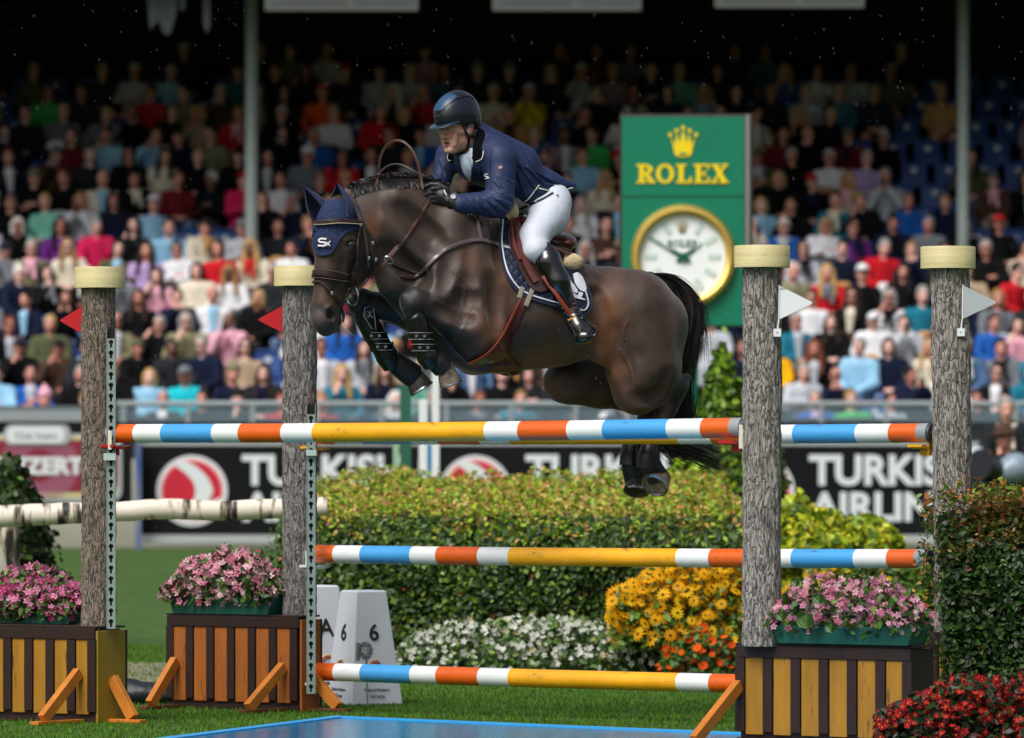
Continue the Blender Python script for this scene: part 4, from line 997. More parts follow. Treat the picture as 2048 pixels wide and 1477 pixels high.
# troughs with begonias
c = P(455, 0, 32.62); c.z = .537; planter(c, .72, .15, .085, 'green plastic trough on the orange slatted box', 'pale pink begonias filling the trough on the orange box', pinks, [3, 4, 2, 2, .6], .31, 900, 1500, .024)
c = P(60, 0, 31.4); c.z = .518; planter(c, .70, .15, .05, 'dark green trough on the near left box', 'deep pink begonias at the left edge above the near left box', ['#d77fa6', '#c9588c', '#e79ab8', '#b84078'], [4, 3, 2, 1], .27, 900, 1500, .024)
c = P(1700, 0, 28.35); c.z = .502; planter(c, .80, .15, .075, 'green plastic trough on the near right box', 'leggy pink begonias in the trough beside the third post', ['#d98aa8', '#e6a6bc', '#c76a8e', '#eebfcb'], [3, 3, 2, 1.5], .30, 620, 700, .02)
# big heart shaped leaves on the right trough
e2 = [o for o in COL.objects if o.name.startswith('begonia_plants')][-1]
mb = MB()
for (px, py, r_) in ((1610, 1242, 17), (1636, 1198, 12), (1562, 1232, 11), (1660, 1256, 11), (1725, 1250, 10), (1795, 1245, 12), (1590, 1165, 9)):
    c_ = P(px, py, 28.25); rr = r_*28.25/FPX; pts = [c_+Vector((rr*math.cos(t)*(1.05), -.02+.012*math.cos(2*t), rr*math.sin(t)*.9)) for t in np.linspace(0, 2*math.pi, 15)[:-1]]
    mb.prism(pts, (0, .0015, 0))
mb.obj('round_leaves', mat('round_leaf', lin('#3f6426'), .4, var=.25, vscale=20, transl=.2), e2)

# white begonias, rudbeckia and marigolds in front of the hedge
d = 37.75; e = empty('white_begonias', (xa(1060, d), d, 0), 'band of small white flowers along the foot of the hedge', 'flowers')
flower_mass(e, xa(1062, d), d, .02, 272*d/FPX, .32, .37, 3000, 900, .022, .05, ['#e6e8dd', '#d8dccb', '#f2f0e6', '#e9d6a6'], [4, 3, 3, .7], ['#3f6024', '#55782e', '#2a4218', '#7d9440'], [4, 3, 4, 1])
d = 37.6; e = empty('rudbeckia', (xa(1370, d), d, 0), 'tall yellow daisies with dark centres beside the third post', 'flowers')
pf = lambda x, y: np.clip(.78+.24*np.cos((x-.25)*1.9), .3, 1)
flower_mass(e, xa(1385, d), d, .18, 165*d/FPX, .4, .6, 3400, 1000, .047, .055, ['#f8b40c', '#fcc41c', '#f0a408'], [4, 3, 2], ['#54782a', '#3c5c1c', '#6f9238'], [3, 3, 2], (FL10, FL10F), '#3a1c08', top_bias=.55, profile=pf)
d = 37.3; e = empty('marigolds', (xa(1400, d), d, 0), 'bright orange marigolds low in front of the yellow daisies', 'flowers')
flower_mass(e, xa(1410, d), d, .02, 90*d/FPX, .25, .3, 900, 80, .034, .05, ['#e8590c', '#f06a10', '#dd4a08'], [3, 3, 2], ['#3c5c1c', '#54782a', '#2a4218'], [3, 3, 2], (lambda q: q)(flower_tpl(9, .5, .5)), None, top_bias=.7)
d = 40.5; e = empty('rudbeckia', (xa(1640, d), d, 0), 'yellow daisies seen between the third post and the pink begonias', 'flowers')
flower_mass(e, xa(1700, d), d, .1, 170*d/FPX, .3, .55, 1500, 160, .06, .07, ['#f0b40c', '#f5c91a'], [1, 1], ['#54782a', '#3c5c1c', '#6f9238'], [3, 3, 2], (FL10, FL10F), '#3a1c08', top_bias=.7)
# red flowers bottom right
d = 27.6; e = empty('red_begonias', (xa(1905, d), d, 0), 'dark red begonias in the bottom right foreground', 'flowers')
pf = lambda x, y: np.clip(.55+.45*np.sqrt(np.clip(x+1, 0, 1))+.12*x, .2, 1.2)
flower_mass(e, xa(1925, d), d, .02, 175*d/FPX, .24, .33, 3200, 900, .021, .042, ['#b01220', '#8f0c1c', '#cf2430'], [4, 3, 2], ['#1e3010', '#2c4518', '#141f0c', '#4a1818'], [4, 3, 3, 1], top_bias=.8, profile=pf, centre='#d8a02a')
# birch rail and its post
birch = bark_mat('x', (0,0,0), (1,1,1), 0) if False else None
def birch_mat():
    m = bpy.data.materials.new('birch'); m.use_nodes = True; n = m.node_tree.nodes; L = m.node_tree.links; b = n['Principled BSDF']; b.inputs['Roughness'].default_value = .6
    tc = n.new('ShaderNodeTexCoord'); mp = n.new('ShaderNodeMapping'); mp.inputs['Scale'].default_value = (7, 1.6, 1.6); nz = n.new('ShaderNodeTexNoise'); nz.inputs['Scale'].default_value = 2.2; nz.inputs['Detail'].default_value = 4
    L.new(tc.outputs['Object'], mp.inputs[0]); L.new(mp.outputs[0], nz.inputs['Vector'])
    cr = n.new('ShaderNodeValToRGB'); e0 = cr.color_ramp.elements; e0[0].position = .38; e0[0].color = (.02, .016, .012, 1); e0[1].position = .50; e0[1].color = (*lin('#d8cfbf'), 1); x = e0.new(.43); x.color = (*lin('#8f8270'), 1)
    L.new(nz.outputs[0], cr.inputs[0]); L.new(cr.outputs[0], b.inputs['Base Color'])
    bp = n.new('ShaderNodeBump'); bp.inputs['Distance'].default_value = .006; L.new(nz.outputs[0], bp.inputs['Height']); L.new(bp.outputs[0], b.inputs['Normal']); return m
birch = birch_mat()
def log(name, pts, rs, label, cat, d):
    C = catmull(pts, 10); rr = np.interp(np.linspace(0, 1, len(C)), np.linspace(0, 1, len(rs)), rs); mb = MB(); n = 32; vs = []; fs = []
    C = [Vector(c) for c in C]
    for i, c in enumerate(C):
        t = (C[min(i+1, len(C)-1)]-C[max(0, i-1)]).normalized(); u = Vector((0, 1, 0)) if abs(t.y) < .8 else Vector((1, 0, 0)); a = t.cross(u).normalized(); b = t.cross(a)
        for k in range(n):
            th = 2*math.pi*k/n; q = c+(a*math.cos(th)+b*math.sin(th))*rr[i]; nn = mnoise.noise(q*7)*.07+mnoise.noise(q*30)*.02
            vs.append(c+(a*math.cos(th)+b*math.sin(th))*rr[i]*(1+nn))
    for i in range(len(C)-1):
        for k in range(n): fs.append((i*n+k, i*n+(k+1) % n, (i+1)*n+(k+1) % n, (i+1)*n+k))
    fs.append(tuple(range(n))); fs.append(tuple((len(C)-1)*n+k for k in range(n)))
    mb.add(vs, fs); o = mb.obj(name, birch, smooth=True); tagp(o, label, cat); return o
d = 36.6; log('birch_rail', [P(-120, 1038, d), P(0, 1033, d), P(120, 1028, d), P(240, 1024, d), P(330, 1018, d), P(430, 1022, d), P(540, 1018, d), P(655, 1013, d)], [.075, .07, .068, .062, .066, .063, .062, .06], 'white birch trunk lying level as a rail behind the left posts', 'birch rail', d)
d = 36.9; log('birch_post', [Vector((xa(16, d), d, 0)), Vector((xa(18, d), d, .5)), P(18, 1052, d)], [.075, .07, .068], 'upright birch log carrying the rail at the left edge', 'birch post', d)

# numbered markers
def marker(cx, d, label, txt, two=True):
    s = d/FPX; X0 = xa(cx, d); z0 = gz(d); H = 228*s; e = empty('number_marker', (X0, d, z0), label, 'marker', 'white number markers')
    # square tapered block turned with one edge toward the camera
    wb, wt = 61*s, 36*s; rot = R(38)
    def ring(w_, z): return [Vector((X0+w_*1.36*math.cos(rot+math.pi/2*i-math.pi*.75-.15), d+w_*1.36*math.sin(rot+math.pi/2*i-math.pi*.75-.15), z0+z)) for i in range(4)]
    b, t, t2 = ring(wb, 0), ring(wt, H*.985), ring(wt*.9, H); mb = MB(); mb.add(b+t+t2, [(0, 1, 5, 4), (1, 2, 6, 5), (2, 3, 7, 6), (3, 0, 4, 7), (4, 5, 9, 8), (5, 6, 10, 9), (6, 7, 11, 10), (7, 4, 8, 11), (8, 9, 10, 11), (3, 2, 1, 0)])
    mb.obj('block', mat('marker_white', lin('#ccd0d8'), .45, var=.06, vscale=3), e, bevel=.008)
    ink = mat('ink', lin('#15161a'), .6)
    B = sorted(b, key=lambda v: v.y)[0]; nb = sorted([v for v in b if v is not B], key=lambda v: v.y)[:2]; nb.sort(key=lambda v: v.x)
    ti = {id(v): t[b.index(v)] for v in b}
    for k, o_ in enumerate(nb):
        l, r_ = (o_, B) if k == 0 else (B, o_); lt, rt_ = t[b.index(l)], t[b.index(r_)]
        ex = ((r_-l)).normalized(); ez = (((lt+rt_)/2)-((l+r_)/2)).normalized(); ny = ez.cross(ex).normalized()
        if ny.y > 0: ny = -ny
        def at(u, v): 
            a = l.lerp(r_, u); a2 = lt.lerp(rt_, u); return a.lerp(a2, v)+ny*.003
        rotm = Matrix((ex, -ny, ez)).transposed().to_4x4()
        for ch, u_, v_ in ((txt, .5, .57),): text_mesh(ch, 34*s, ink, 'numeral', e, at(u_, v_), rot=rotm, align='CENTER', bold=.012, depth=.002)
        text_mesh('Weltfest des Pferdesports', 8*s, ink, 'small_print', e, at(.5, .115), width=46*s*1.25, rot=rotm, align='CENTER', depth=.001)
        text_mesh('CHIO Aachen', 7*s, ink, 'small_print', e, at(.5, .065), width=28*s*1.25, rot=rotm, align='CENTER', depth=.001)
        cM = Matrix((ex, -ny, ez)).transposed()
        for (r1, c_, t0, t1, cx_) in ((17, '#c0392b', 60, 175, 2), (21, '#d9a21a', 75, 165, 1), (13, '#2f5fa8', -70, 30, -6), (9, '#7fb3d8', -40, 60, -2)):
            mb = MB(); pts = []
            for tt in np.linspace(t0, t1, 12): pts.append(at(.5, .33)+cM @ Vector(((cx_+r1*math.cos(R(tt)))*s, -.002, (r1*math.sin(R(tt))-6)*s)))
            mb.tube(pts, .0035, 6); mb.obj('emblem_stroke', mat('ink'+c_, lin(c_), .5), e)
    return e
marker(727, 33.3, 'white tapered number six marker in front of the hedge', '6')
marker(632, 34.0, 'white tapered letter marker half hidden behind the second post', 'A')
# microphone with fur cover in front of the marker
d = 32.9; e = empty('microphone', (xa(727, d), d, 0), 'small furry grey microphone on a thin stand in front of the number marker', 'microphone')
mb = MB(); mb.tube([(xa(735, d), d, 0), P(733, 1320, d)], .006, 8); mb.obj('stand', galv, e)
T = [(-.5, 0, 0), (.5, 0, 0), (0, .1, 1)]; n = 700; pts = rng.normal(size=(n, 3)); pts /= np.linalg.norm(pts, axis=1)[:, None]; c = np.array(P(731, 1302, d)); ax_ = np.array([.036, .05, .045])
V, Fc, Cc = scatter(np.array(T)*[.004, .004, .02], [(0, 1, 2)], c+pts*ax_*.85, rand_rot(n, pts, .5), np.ones(n), cvar(lin('#8f9494'), n, .4)); mesh_obj('fur_cover', V, Fc, leafmat(), e, attr=Cc)
mb = MB(); mb.tube([P(716, 1286, d), P(716, 1322, d)], .012, 10); mb.obj('body', galv, e)
# dark bag on the ground between the boxes
s_ = SDF((-.3, -.2, -.05), (.3, .2, .3), .012); s_.ell((0, 0, .06), (.16, .1, .07)); s_.ell((-.1, .02, .09), (.09, .08, .06), k=.04); s_.ell((.12, -.02, .05), (.1, .08, .05), k=.04)
V, Fq = s_.mesh(); d = 33.3; o = mesh_obj('bag', V, Fq, mat('bag_cloth', lin('#141b26'), .5, bump=.01, bscale=16), smooth=True); o.location = (xa(285, d), d, 0); tagp(o, 'crumpled dark bag on the grass between the two left boxes', 'bag')
# white standard of another fence seen under the poles
d = 52; e = empty('fence_standard', (xa(860, d), d, gz(d)), 'white post pair of another fence with green frame behind the hedge', 'jump wing')
for (a, b, yt) in ((838, 855, 800), (864, 879, 742)):
    MB().bbox(Vector((xa(a, d), d-.04, gz(d))), P(b, yt, d)+Vector((0, .04, 0))).obj('white_post', white, e, bevel=.005)
MB().bbox(P(856, 1020, d), P(863, 890, d)+Vector((0, .02, 0))).obj('blue_strip', blue, e)
gm = mat('frame_green', lin('#1c5a45'), .5)
for (a, b, yb, yt) in ((800, 822, 1010, 770), (786, 798, 1020, 862)): MB().bbox(P(a, yb, d), P(b, yt, d)+Vector((0, .04, 0))).obj('green_bar', gm if a == 800 else mat('pale_green', lin('#8fae92'), .6), e)
MB().bbox(P(770, 960, d), P(838, 950, d)+Vector((0, .04, 0))).obj('cross_bar', mat('pale_green', lin('#8fae92'), .6), e)
# ================================================================ spectators and seats
def objmul(name, rough=.8, var=.12, vscale=14, bump=.006, sheen=.1):
    m = bpy.data.materials.new(name); m.use_nodes = True; n = m.node_tree.nodes; L = m.node_tree.links; b = n['Principled BSDF']; b.inputs['Roughness'].default_value = rough; b.inputs['Sheen Weight'].default_value = sheen; b.inputs['Specular IOR Level'].default_value = .5 if rough < .6 else .15
    oi = n.new('ShaderNodeObjectInfo'); vc = n.new('ShaderNodeVertexColor'); vc.layer_name = 'col'; mx = n.new('ShaderNodeVectorMath'); mx.operation = 'MULTIPLY'; L.new(oi.outputs['Color'], mx.inputs[0]); L.new(vc.outputs[0], mx.inputs[1])
    tc = n.new('ShaderNodeTexCoord'); nz = n.new('ShaderNodeTexNoise'); nz.inputs['Scale'].default_value = vscale; nz.inputs['Detail'].default_value = 4; L.new(tc.outputs['Object'], nz.inputs['Vector'])
    mr = n.new('ShaderNodeMapRange'); mr.inputs[1].default_value = .3; mr.inputs[2].default_value = .7; mr.inputs[3].default_value = 1-var; mr.inputs[4].default_value = 1+var; L.new(nz.outputs[0], mr.inputs[0])
    sc_ = n.new('ShaderNodeVectorMath'); sc_.operation = 'SCALE'; L.new(mx.outputs[0], sc_.inputs[0]); L.new(mr.outputs[0], sc_.inputs['Scale']); L.new(sc_.outputs[0], b.inputs['Base Color'])
    bp = n.new('ShaderNodeBump'); bp.inputs['Distance'].default_value = bump; L.new(nz.outputs[0], bp.inputs['Height']); L.new(bp.outputs[0], b.inputs['Normal']); return m
pskin = objmul('people_skin', .5, .05, 40, .001, 0); pcloth = objmul('people_cloth', .9, .18, 9, .02, 0); phair = objmul('people_hair', .6, .25, 30, .006); seatm = objmul('seat_plastic', .35, .04, 3, .0, 0)
crs = np.random.default_rng(21)
def raw(name, V, Fq, m, colr=None):
    me = bpy.data.meshes.new(name); nf, k = Fq.shape; me.vertices.add(len(V)); me.vertices.foreach_set('co', V.astype(np.float32).ravel()); me.loops.add(nf*k); me.loops.foreach_set('vertex_index', Fq.astype(np.int32).ravel())
    me.polygons.add(nf); me.polygons.foreach_set('loop_start', (np.arange(nf)*k).astype(np.int32)); me.polygons.foreach_set('loop_total', np.full(nf, k, np.int32)); me.update(calc_edges=True); me.polygons.foreach_set('use_smooth', np.ones(nf, bool)); me.materials.append(m)
    ca = me.color_attributes.new('col', 'FLOAT_COLOR', 'POINT'); a4 = np.ones((len(V), 4), np.float32)
    if colr is not None: a4[:, :3] = colr
    ca.data.foreach_set('color', a4.ravel()); me.validate(); return me
HC = np.array([0, 0, 1.24])
def pose_arms(p):
    sh = {s_: np.array([.185*s_, .03, 1.0]) for s_ in (-1, 1)}; out = {}
    for s_ in (-1, 1):
        if p == 0: el, wr, hd_ = (.25*s_, -.08, .76), (.08*s_, -.27, .66), (.03*s_, -.30, .65)
        elif p == 1: el, wr, hd_ = (.26*s_, -.12, .78), (.02*s_, -.24, .82-.03*s_), (-.08*s_, -.22, .82-.03*s_)
        elif p == 2: el, wr, hd_ = (.22*s_, -.22, .80), (.06*s_, -.26, 1.06), (.03*s_, -.22, 1.12)
        elif p == 3: el, wr, hd_ = (.27*s_, -.12, .78), (.19*s_, -.36, .60), (.17*s_, -.42, .58)
        else: el, wr, hd_ = ((.27, -.05, .76), (.12, -.26, .66), (.07, -.28, .65)) if s_ > 0 else ((-.25, -.18, .78), (-.12, -.25, 1.0), (-.06, -.18, 1.12))
        out[s_] = [sh[s_], np.array(el, float), np.array(wr, float), np.array(hd_, float)]
    return out
def make_body(p):
    S_ = SDF((-.42, -.62, -.03), (.42, .24, 1.42), .0135); A = pose_arms(p)
    S_.ell(HC+[0, .01, .015], (.078, .095, .105), None, 0); S_.ell(HC+[0, -.03, -.045], (.056, .062, .075), None, .02); S_.cone(HC+[0, -.08, -.03], HC+[0, -.095, -.04], .016, .016, .012)
    for s_ in (-1, 1): S_.ell(HC+[.079*s_, .01, -.02], (.014, .02, .032), None, .01); S_.cone(HC+[.03*s_, -.094, .01], HC+[.032*s_, -.094, .01], .013, .013, .01, op='s')
    S_.cone(HC+[0, .02, -.06], (0, .03, 1.0), .05, .055, .03); S_.cone((0, .04, .95), (0, .06, .55), .12, .12, .04, (1, 0, 0), 1.35)
    for s_ in (-1, 1):
        a = A[s_]; S_.cone(a[0], a[1], .045, .036, .02); S_.cone(a[1], a[2], .034, .026, .01); d_ = a[3]-a[2]; d_ /= np.linalg.norm(d_)
        S_.cone(a[2], a[3], .028, .03, .01); side = np.cross(d_, [0, 1, 0]); side /= np.linalg.norm(side)+1e-6
        for f in range(4): b = a[3]+side*(f-1.5)*.018; S_.cone(b, b+d_*(.05+.01*(f in (1, 2)))+np.array([0, -.01, -.02]), .010, .008, .004)
        S_.cone(a[3]-d_*.02, a[3]+side*.04*-s_+d_*.03, .011, .009, .006)
        S_.cone((.09*s_, .02, .52), (.13*s_, -.40, .54), .08, .062, .03); S_.cone((.13*s_, -.40, .54), (.12*s_, -.42, .1), .055, .04, .02); S_.cone((.12*s_, -.40, .05), (.13*s_, -.55, .03), .042, .036, .02)
    V, Fq = S_.mesh(smooth=1); C = np.ones((len(V), 3))
    def sp(c, r, col, k=1): 
        q = np.clip(np.exp(-((V-np.array(c))**2).sum(1)/r**2)*k, 0, 1)[:, None]; C[:] = C*(1-q)+np.array(col)*q
    for s_ in (-1, 1): sp(HC+[.031*s_, -.088, .006], .017, (.16, .12, .12), 1.3); sp(HC+[.033*s_, -.09, .03], .014, (.35, .28, .25), .7); sp(HC+[.045*s_, -.07, -.03], .025, (1.1, .8, .75), .5)
    sp(HC+[0, -.09, -.078], .02, (.75, .35, .35), 1.2); sp(HC+[0, -.1, -.05], .012, (.55, .4, .38), .6)
    return raw('person_body', V, Fq, pskin, C)
def make_jacket(p, thick=0):
    S_ = SDF((-.46, -.5, .4), (.46, .28, 1.2), .0145); A = pose_arms(p); t = thick
    S_.cone((0, .04, .96), (0, .05, .56), .125+t, .135+t, .04, (1, 0, 0), 1.42); S_.cone((0, .03, 1.03), (0, .03, 1.06), .075+t, .065+t, .05)
    for s_ in (-1, 1): a = A[s_]; S_.cone(a[0], a[1], .066+t, .055+t, .05); S_.cone(a[1], a[1]+(a[2]-a[1])*.88, .054+t, .042+t, .03)
    S_.cone((0, -.03, 1.12), (0, -.06, 1.24), .058, .09, .01, op='s')
    for i in range(7): x, z = crs.uniform(-.15, .15), crs.uniform(.6, .95); S_.cone((x, -.14-t, z), (x+crs.uniform(-.09, .09), -.13-t, z-.05), .014, .014, .03, op='s')
    V, Fq = S_.mesh(smooth=1); C = np.ones((len(V), 3)); return raw('jacket_%d' % p, V, Fq, pcloth, C)
def make_front(p):
    S_ = SDF((-.2, -.3, .6), (.2, .1, 1.15), .013); S_.cone((0, .03, .97), (0, .04, .66), .135, .145, .02, (1, 0, 0), 1.35); S_.cone((0, .02, 1.05), (0, .02, 1.08), .07, .06, .04)
    S_.plane((.045, 0, .8), (1, -.0, -.12)); S_.plane((-.045, 0, .8), (-1, 0, -.12)); S_.plane((0, -.05, 0), (0, 1, 0)); V, Fq = S_.mesh(); return raw('shirt_front', V, Fq, pcloth)
def make_legs():
    S_ = SDF((-.3, -.56, -.02), (.3, .22, .72), .015)
    for s_ in (-1, 1): S_.cone((.08*s_, .02, .53), (.13*s_, -.40, .55), .095, .078, .03); S_.cone((.13*s_, -.40, .55), (.12*s_, -.42, .09), .072, .055, .03)
    V, Fq = S_.mesh(); return raw('trousers', V, Fq, pcloth)
def make_hair(kind):
    S_ = SDF(HC+[-.2, -.2, -.42], HC+[.2, .22, .22], .0115); c = HC
    if kind in ('short', 'bob', 'long', 'bun', 'tail'):
        S_.ell(c+[0, .022, .03], (.088, .1, .108), None, 0)
        if kind == 'bob':
            for s_ in (-1, 1): S_.cone(c+[.075*s_, .0, .02], c+[.075*s_, -.01, -.10], .034, .03, .03)
            S_.cone(c+[0, .07, 0], c+[0, .07, -.1], .06, .05, .04)
        if kind == 'long':
            for s_ in (-1, 1): S_.cone(c+[.078*s_, .0, .03], c+[.09*s_, -.03, -.16], .034, .04, .03); S_.cone(c+[.09*s_, -.03, -.16], c+[.10*s_, -.10, -.33], .042, .026, .03)
            S_.cone(c+[0, .07, 0], c+[0, .10, -.22], .07, .06, .04)
        if kind == 'bun': S_.cone(c+[0, .06, .12], c+[0, .06, .13], .045, .045, .01)
        if kind == 'tail': S_.cone(c+[.02, .1, .06], c+[.06, .10, -.2], .035, .02, .02)
        S_.ell(c+[0, -.085, -.035], (.064, .07, .098), None, .012, 's')
        if kind in ('short', 'bun', 'tail'): S_.plane(c+[0, 0, -.045], (0, -.35, -1))
    elif kind == 'cap':
        S_.ell(c+[0, .015, .04], (.092, .108, .098), None, 0); S_.plane(c+[0, 0, .035], (0, -.1, -1)); S_.ell(c+[0, -.13, .045], (.075, .075, .012), None, .008)
    elif kind == 'beanie':
        S_.ell(c+[0, .018, .05], (.098, .112, .12), None, 0); S_.plane(c+[0, 0, .03], (0, -.15, -1)); S_.cone(c+[0, .02, .17], c+[0, .02, .18], .03, .03, .01)
    elif kind == 'hood':
        S_.ell(c+[0, .03, .01], (.115, .13, .15), None, 0); S_.cone(c+[0, .05, -.1], c+[0, .05, -.2], .1, .12, .05); S_.ell(c+[0, -.1, -.02], (.075, .11, .11), None, .01, 's')
    elif kind == 'brim':
        S_.ell(c+[0, .01, .06], (.09, .1, .09), None, 0); S_.ell(c+[0, .0, .035], (.17, .18, .016), None, .015)
    if kind in ('cap', 'beanie', 'brim'):
        pass
    V, Fq = S_.mesh(); V = V+np.array([mnoise.noise_vector(Vector(v)*28) for v in V])*(.004 if kind in ('short', 'bob', 'long', 'bun', 'tail') else 0); return raw('hair_'+kind, V, Fq, phair)
BODY = [make_body(p) for p in range(5)]; JACK = [make_jacket(p) for p in range(5)]; JACKT = [make_jacket(p, .022) for p in range(5)]; FRONT = make_front(0); LEGS = make_legs()
HAIR = {k: make_hair(k) for k in ('short', 'bob', 'long', 'bun', 'tail', 'cap', 'beanie', 'hood', 'brim')}
def make_scarf():
    S_ = SDF((-.2, -.26, .72), (.2, .2, 1.2), .012)
    for a in range(10): t0, t1 = a*.628, a*.628+.628; S_.cone((.085*math.sin(t0), .0-.085*math.cos(t0), 1.06-.02*math.cos(t0)), (.085*math.sin(t1), .0-.085*math.cos(t1), 1.06-.02*math.cos(t1)), .034, .034, .01)
    S_.cone((.03, -.11, 1.03), (.055, -.17, .82), .032, .03, .02); S_.cone((-.03, -.11, 1.03), (-.05, -.17, .88), .03, .028, .02); V, Fq = S_.mesh(); return raw('scarf', V, Fq, pcloth)
def make_glasses():
    S_ = SDF(HC+[-.1, -.14, -.04], HC+[.1, .06, .06], .008)
    for s_ in (-1, 1): S_.ell(HC+[.033*s_, -.097, .01], (.028, .01, .02), None, 0); S_.cone(HC+[.06*s_, -.085, .015], HC+[.078*s_, -.01, .01], .006, .006, .004)
    S_.cone(HC+[-.02, -.1, .014], HC+[.02, -.1, .014], .006, .006, .004); V, Fq = S_.mesh(); return raw('glasses', V, Fq, pskin)
SCARF = make_scarf(); GLASS = make_glasses()
PHONE = bpy.data.meshes.new('phone'); _m = MB(); _m.bbox((-.035, -.275, 1.06), (.035, -.262, 1.2)); PHONE.from_pydata([tuple(v) for v in _m.v], [], _m.f); PHONE.materials.append(mat('phone_dark', lin('#0c0d10'), .2))
BAG = (lambda S_: (S_.ell((0, -.3, .66), (.15, .08, .1), None, 0), S_.cone((-.1, -.3, .74), (.1, -.3, .74), .012, .012, .03), raw('handbag', *S_.mesh(), pcloth))[-1])(SDF((-.2, -.42, .5), (.2, -.18, .84), .014))
def lkd(name, me, parent, col, kind=None):
    o = bpy.data.objects.new(name, me); COL.objects.link(o); o.parent = parent; o.color = (*lin(col), 1); return o
# colours: name -> hex (real cloth colours)
CC = {'black': '#0b0c0e', 'navy': '#111930', 'charcoal': '#222529', 'grey': '#6c7178', 'pale grey': '#b4b9c0', 'white': '#dcdde0', 'cream': '#d6cdb8', 'beige': '#a8927a', 'camel': '#b98b58', 'brown': '#4a342a', 'khaki': '#7d7a5e', 'olive': '#50553a',
      'dark green': '#1f3d30', 'green': '#3fae5a', 'mint': '#7cc4b0', 'teal': '#1f6f86', 'turquoise': '#1fb7c4', 'light blue': '#8fbfdc', 'blue': '#1f58a8', 'denim blue': '#4a6688', 'purple': '#6a2a80', 'lilac': '#b49acb', 'mauve': '#9a8490', 'pink': '#e4a8b8', 'hot pink': '#d9265e',
      'red': '#c01c26', 'maroon': '#6d1a26', 'orange': '#ef5a1a', 'yellow': '#e0c21c', 'golden yellow': '#e8a80c'}
HCOL = {'brown': '#2a1a12', 'dark': '#0d0a09', 'blond': '#b08f5a', 'grey': '#8f8d8a', 'white': '#c9c6c0', 'auburn': '#6d3418', 'fair': '#8f6c42'}
HN = {'short': 'short %s hair', 'bob': '%s bobbed hair', 'long': 'long %s hair', 'bun': '%s hair in a bun', 'tail': '%s ponytail', 'cap': '%s cap', 'beanie': '%s woollen hat', 'hood': '%s hood up', 'brim': '%s brimmed hat', 'bald': 'bald head'}
GARM = ['jacket', 'coat', 'pullover', 'anorak', 'cardigan', 'blazer']
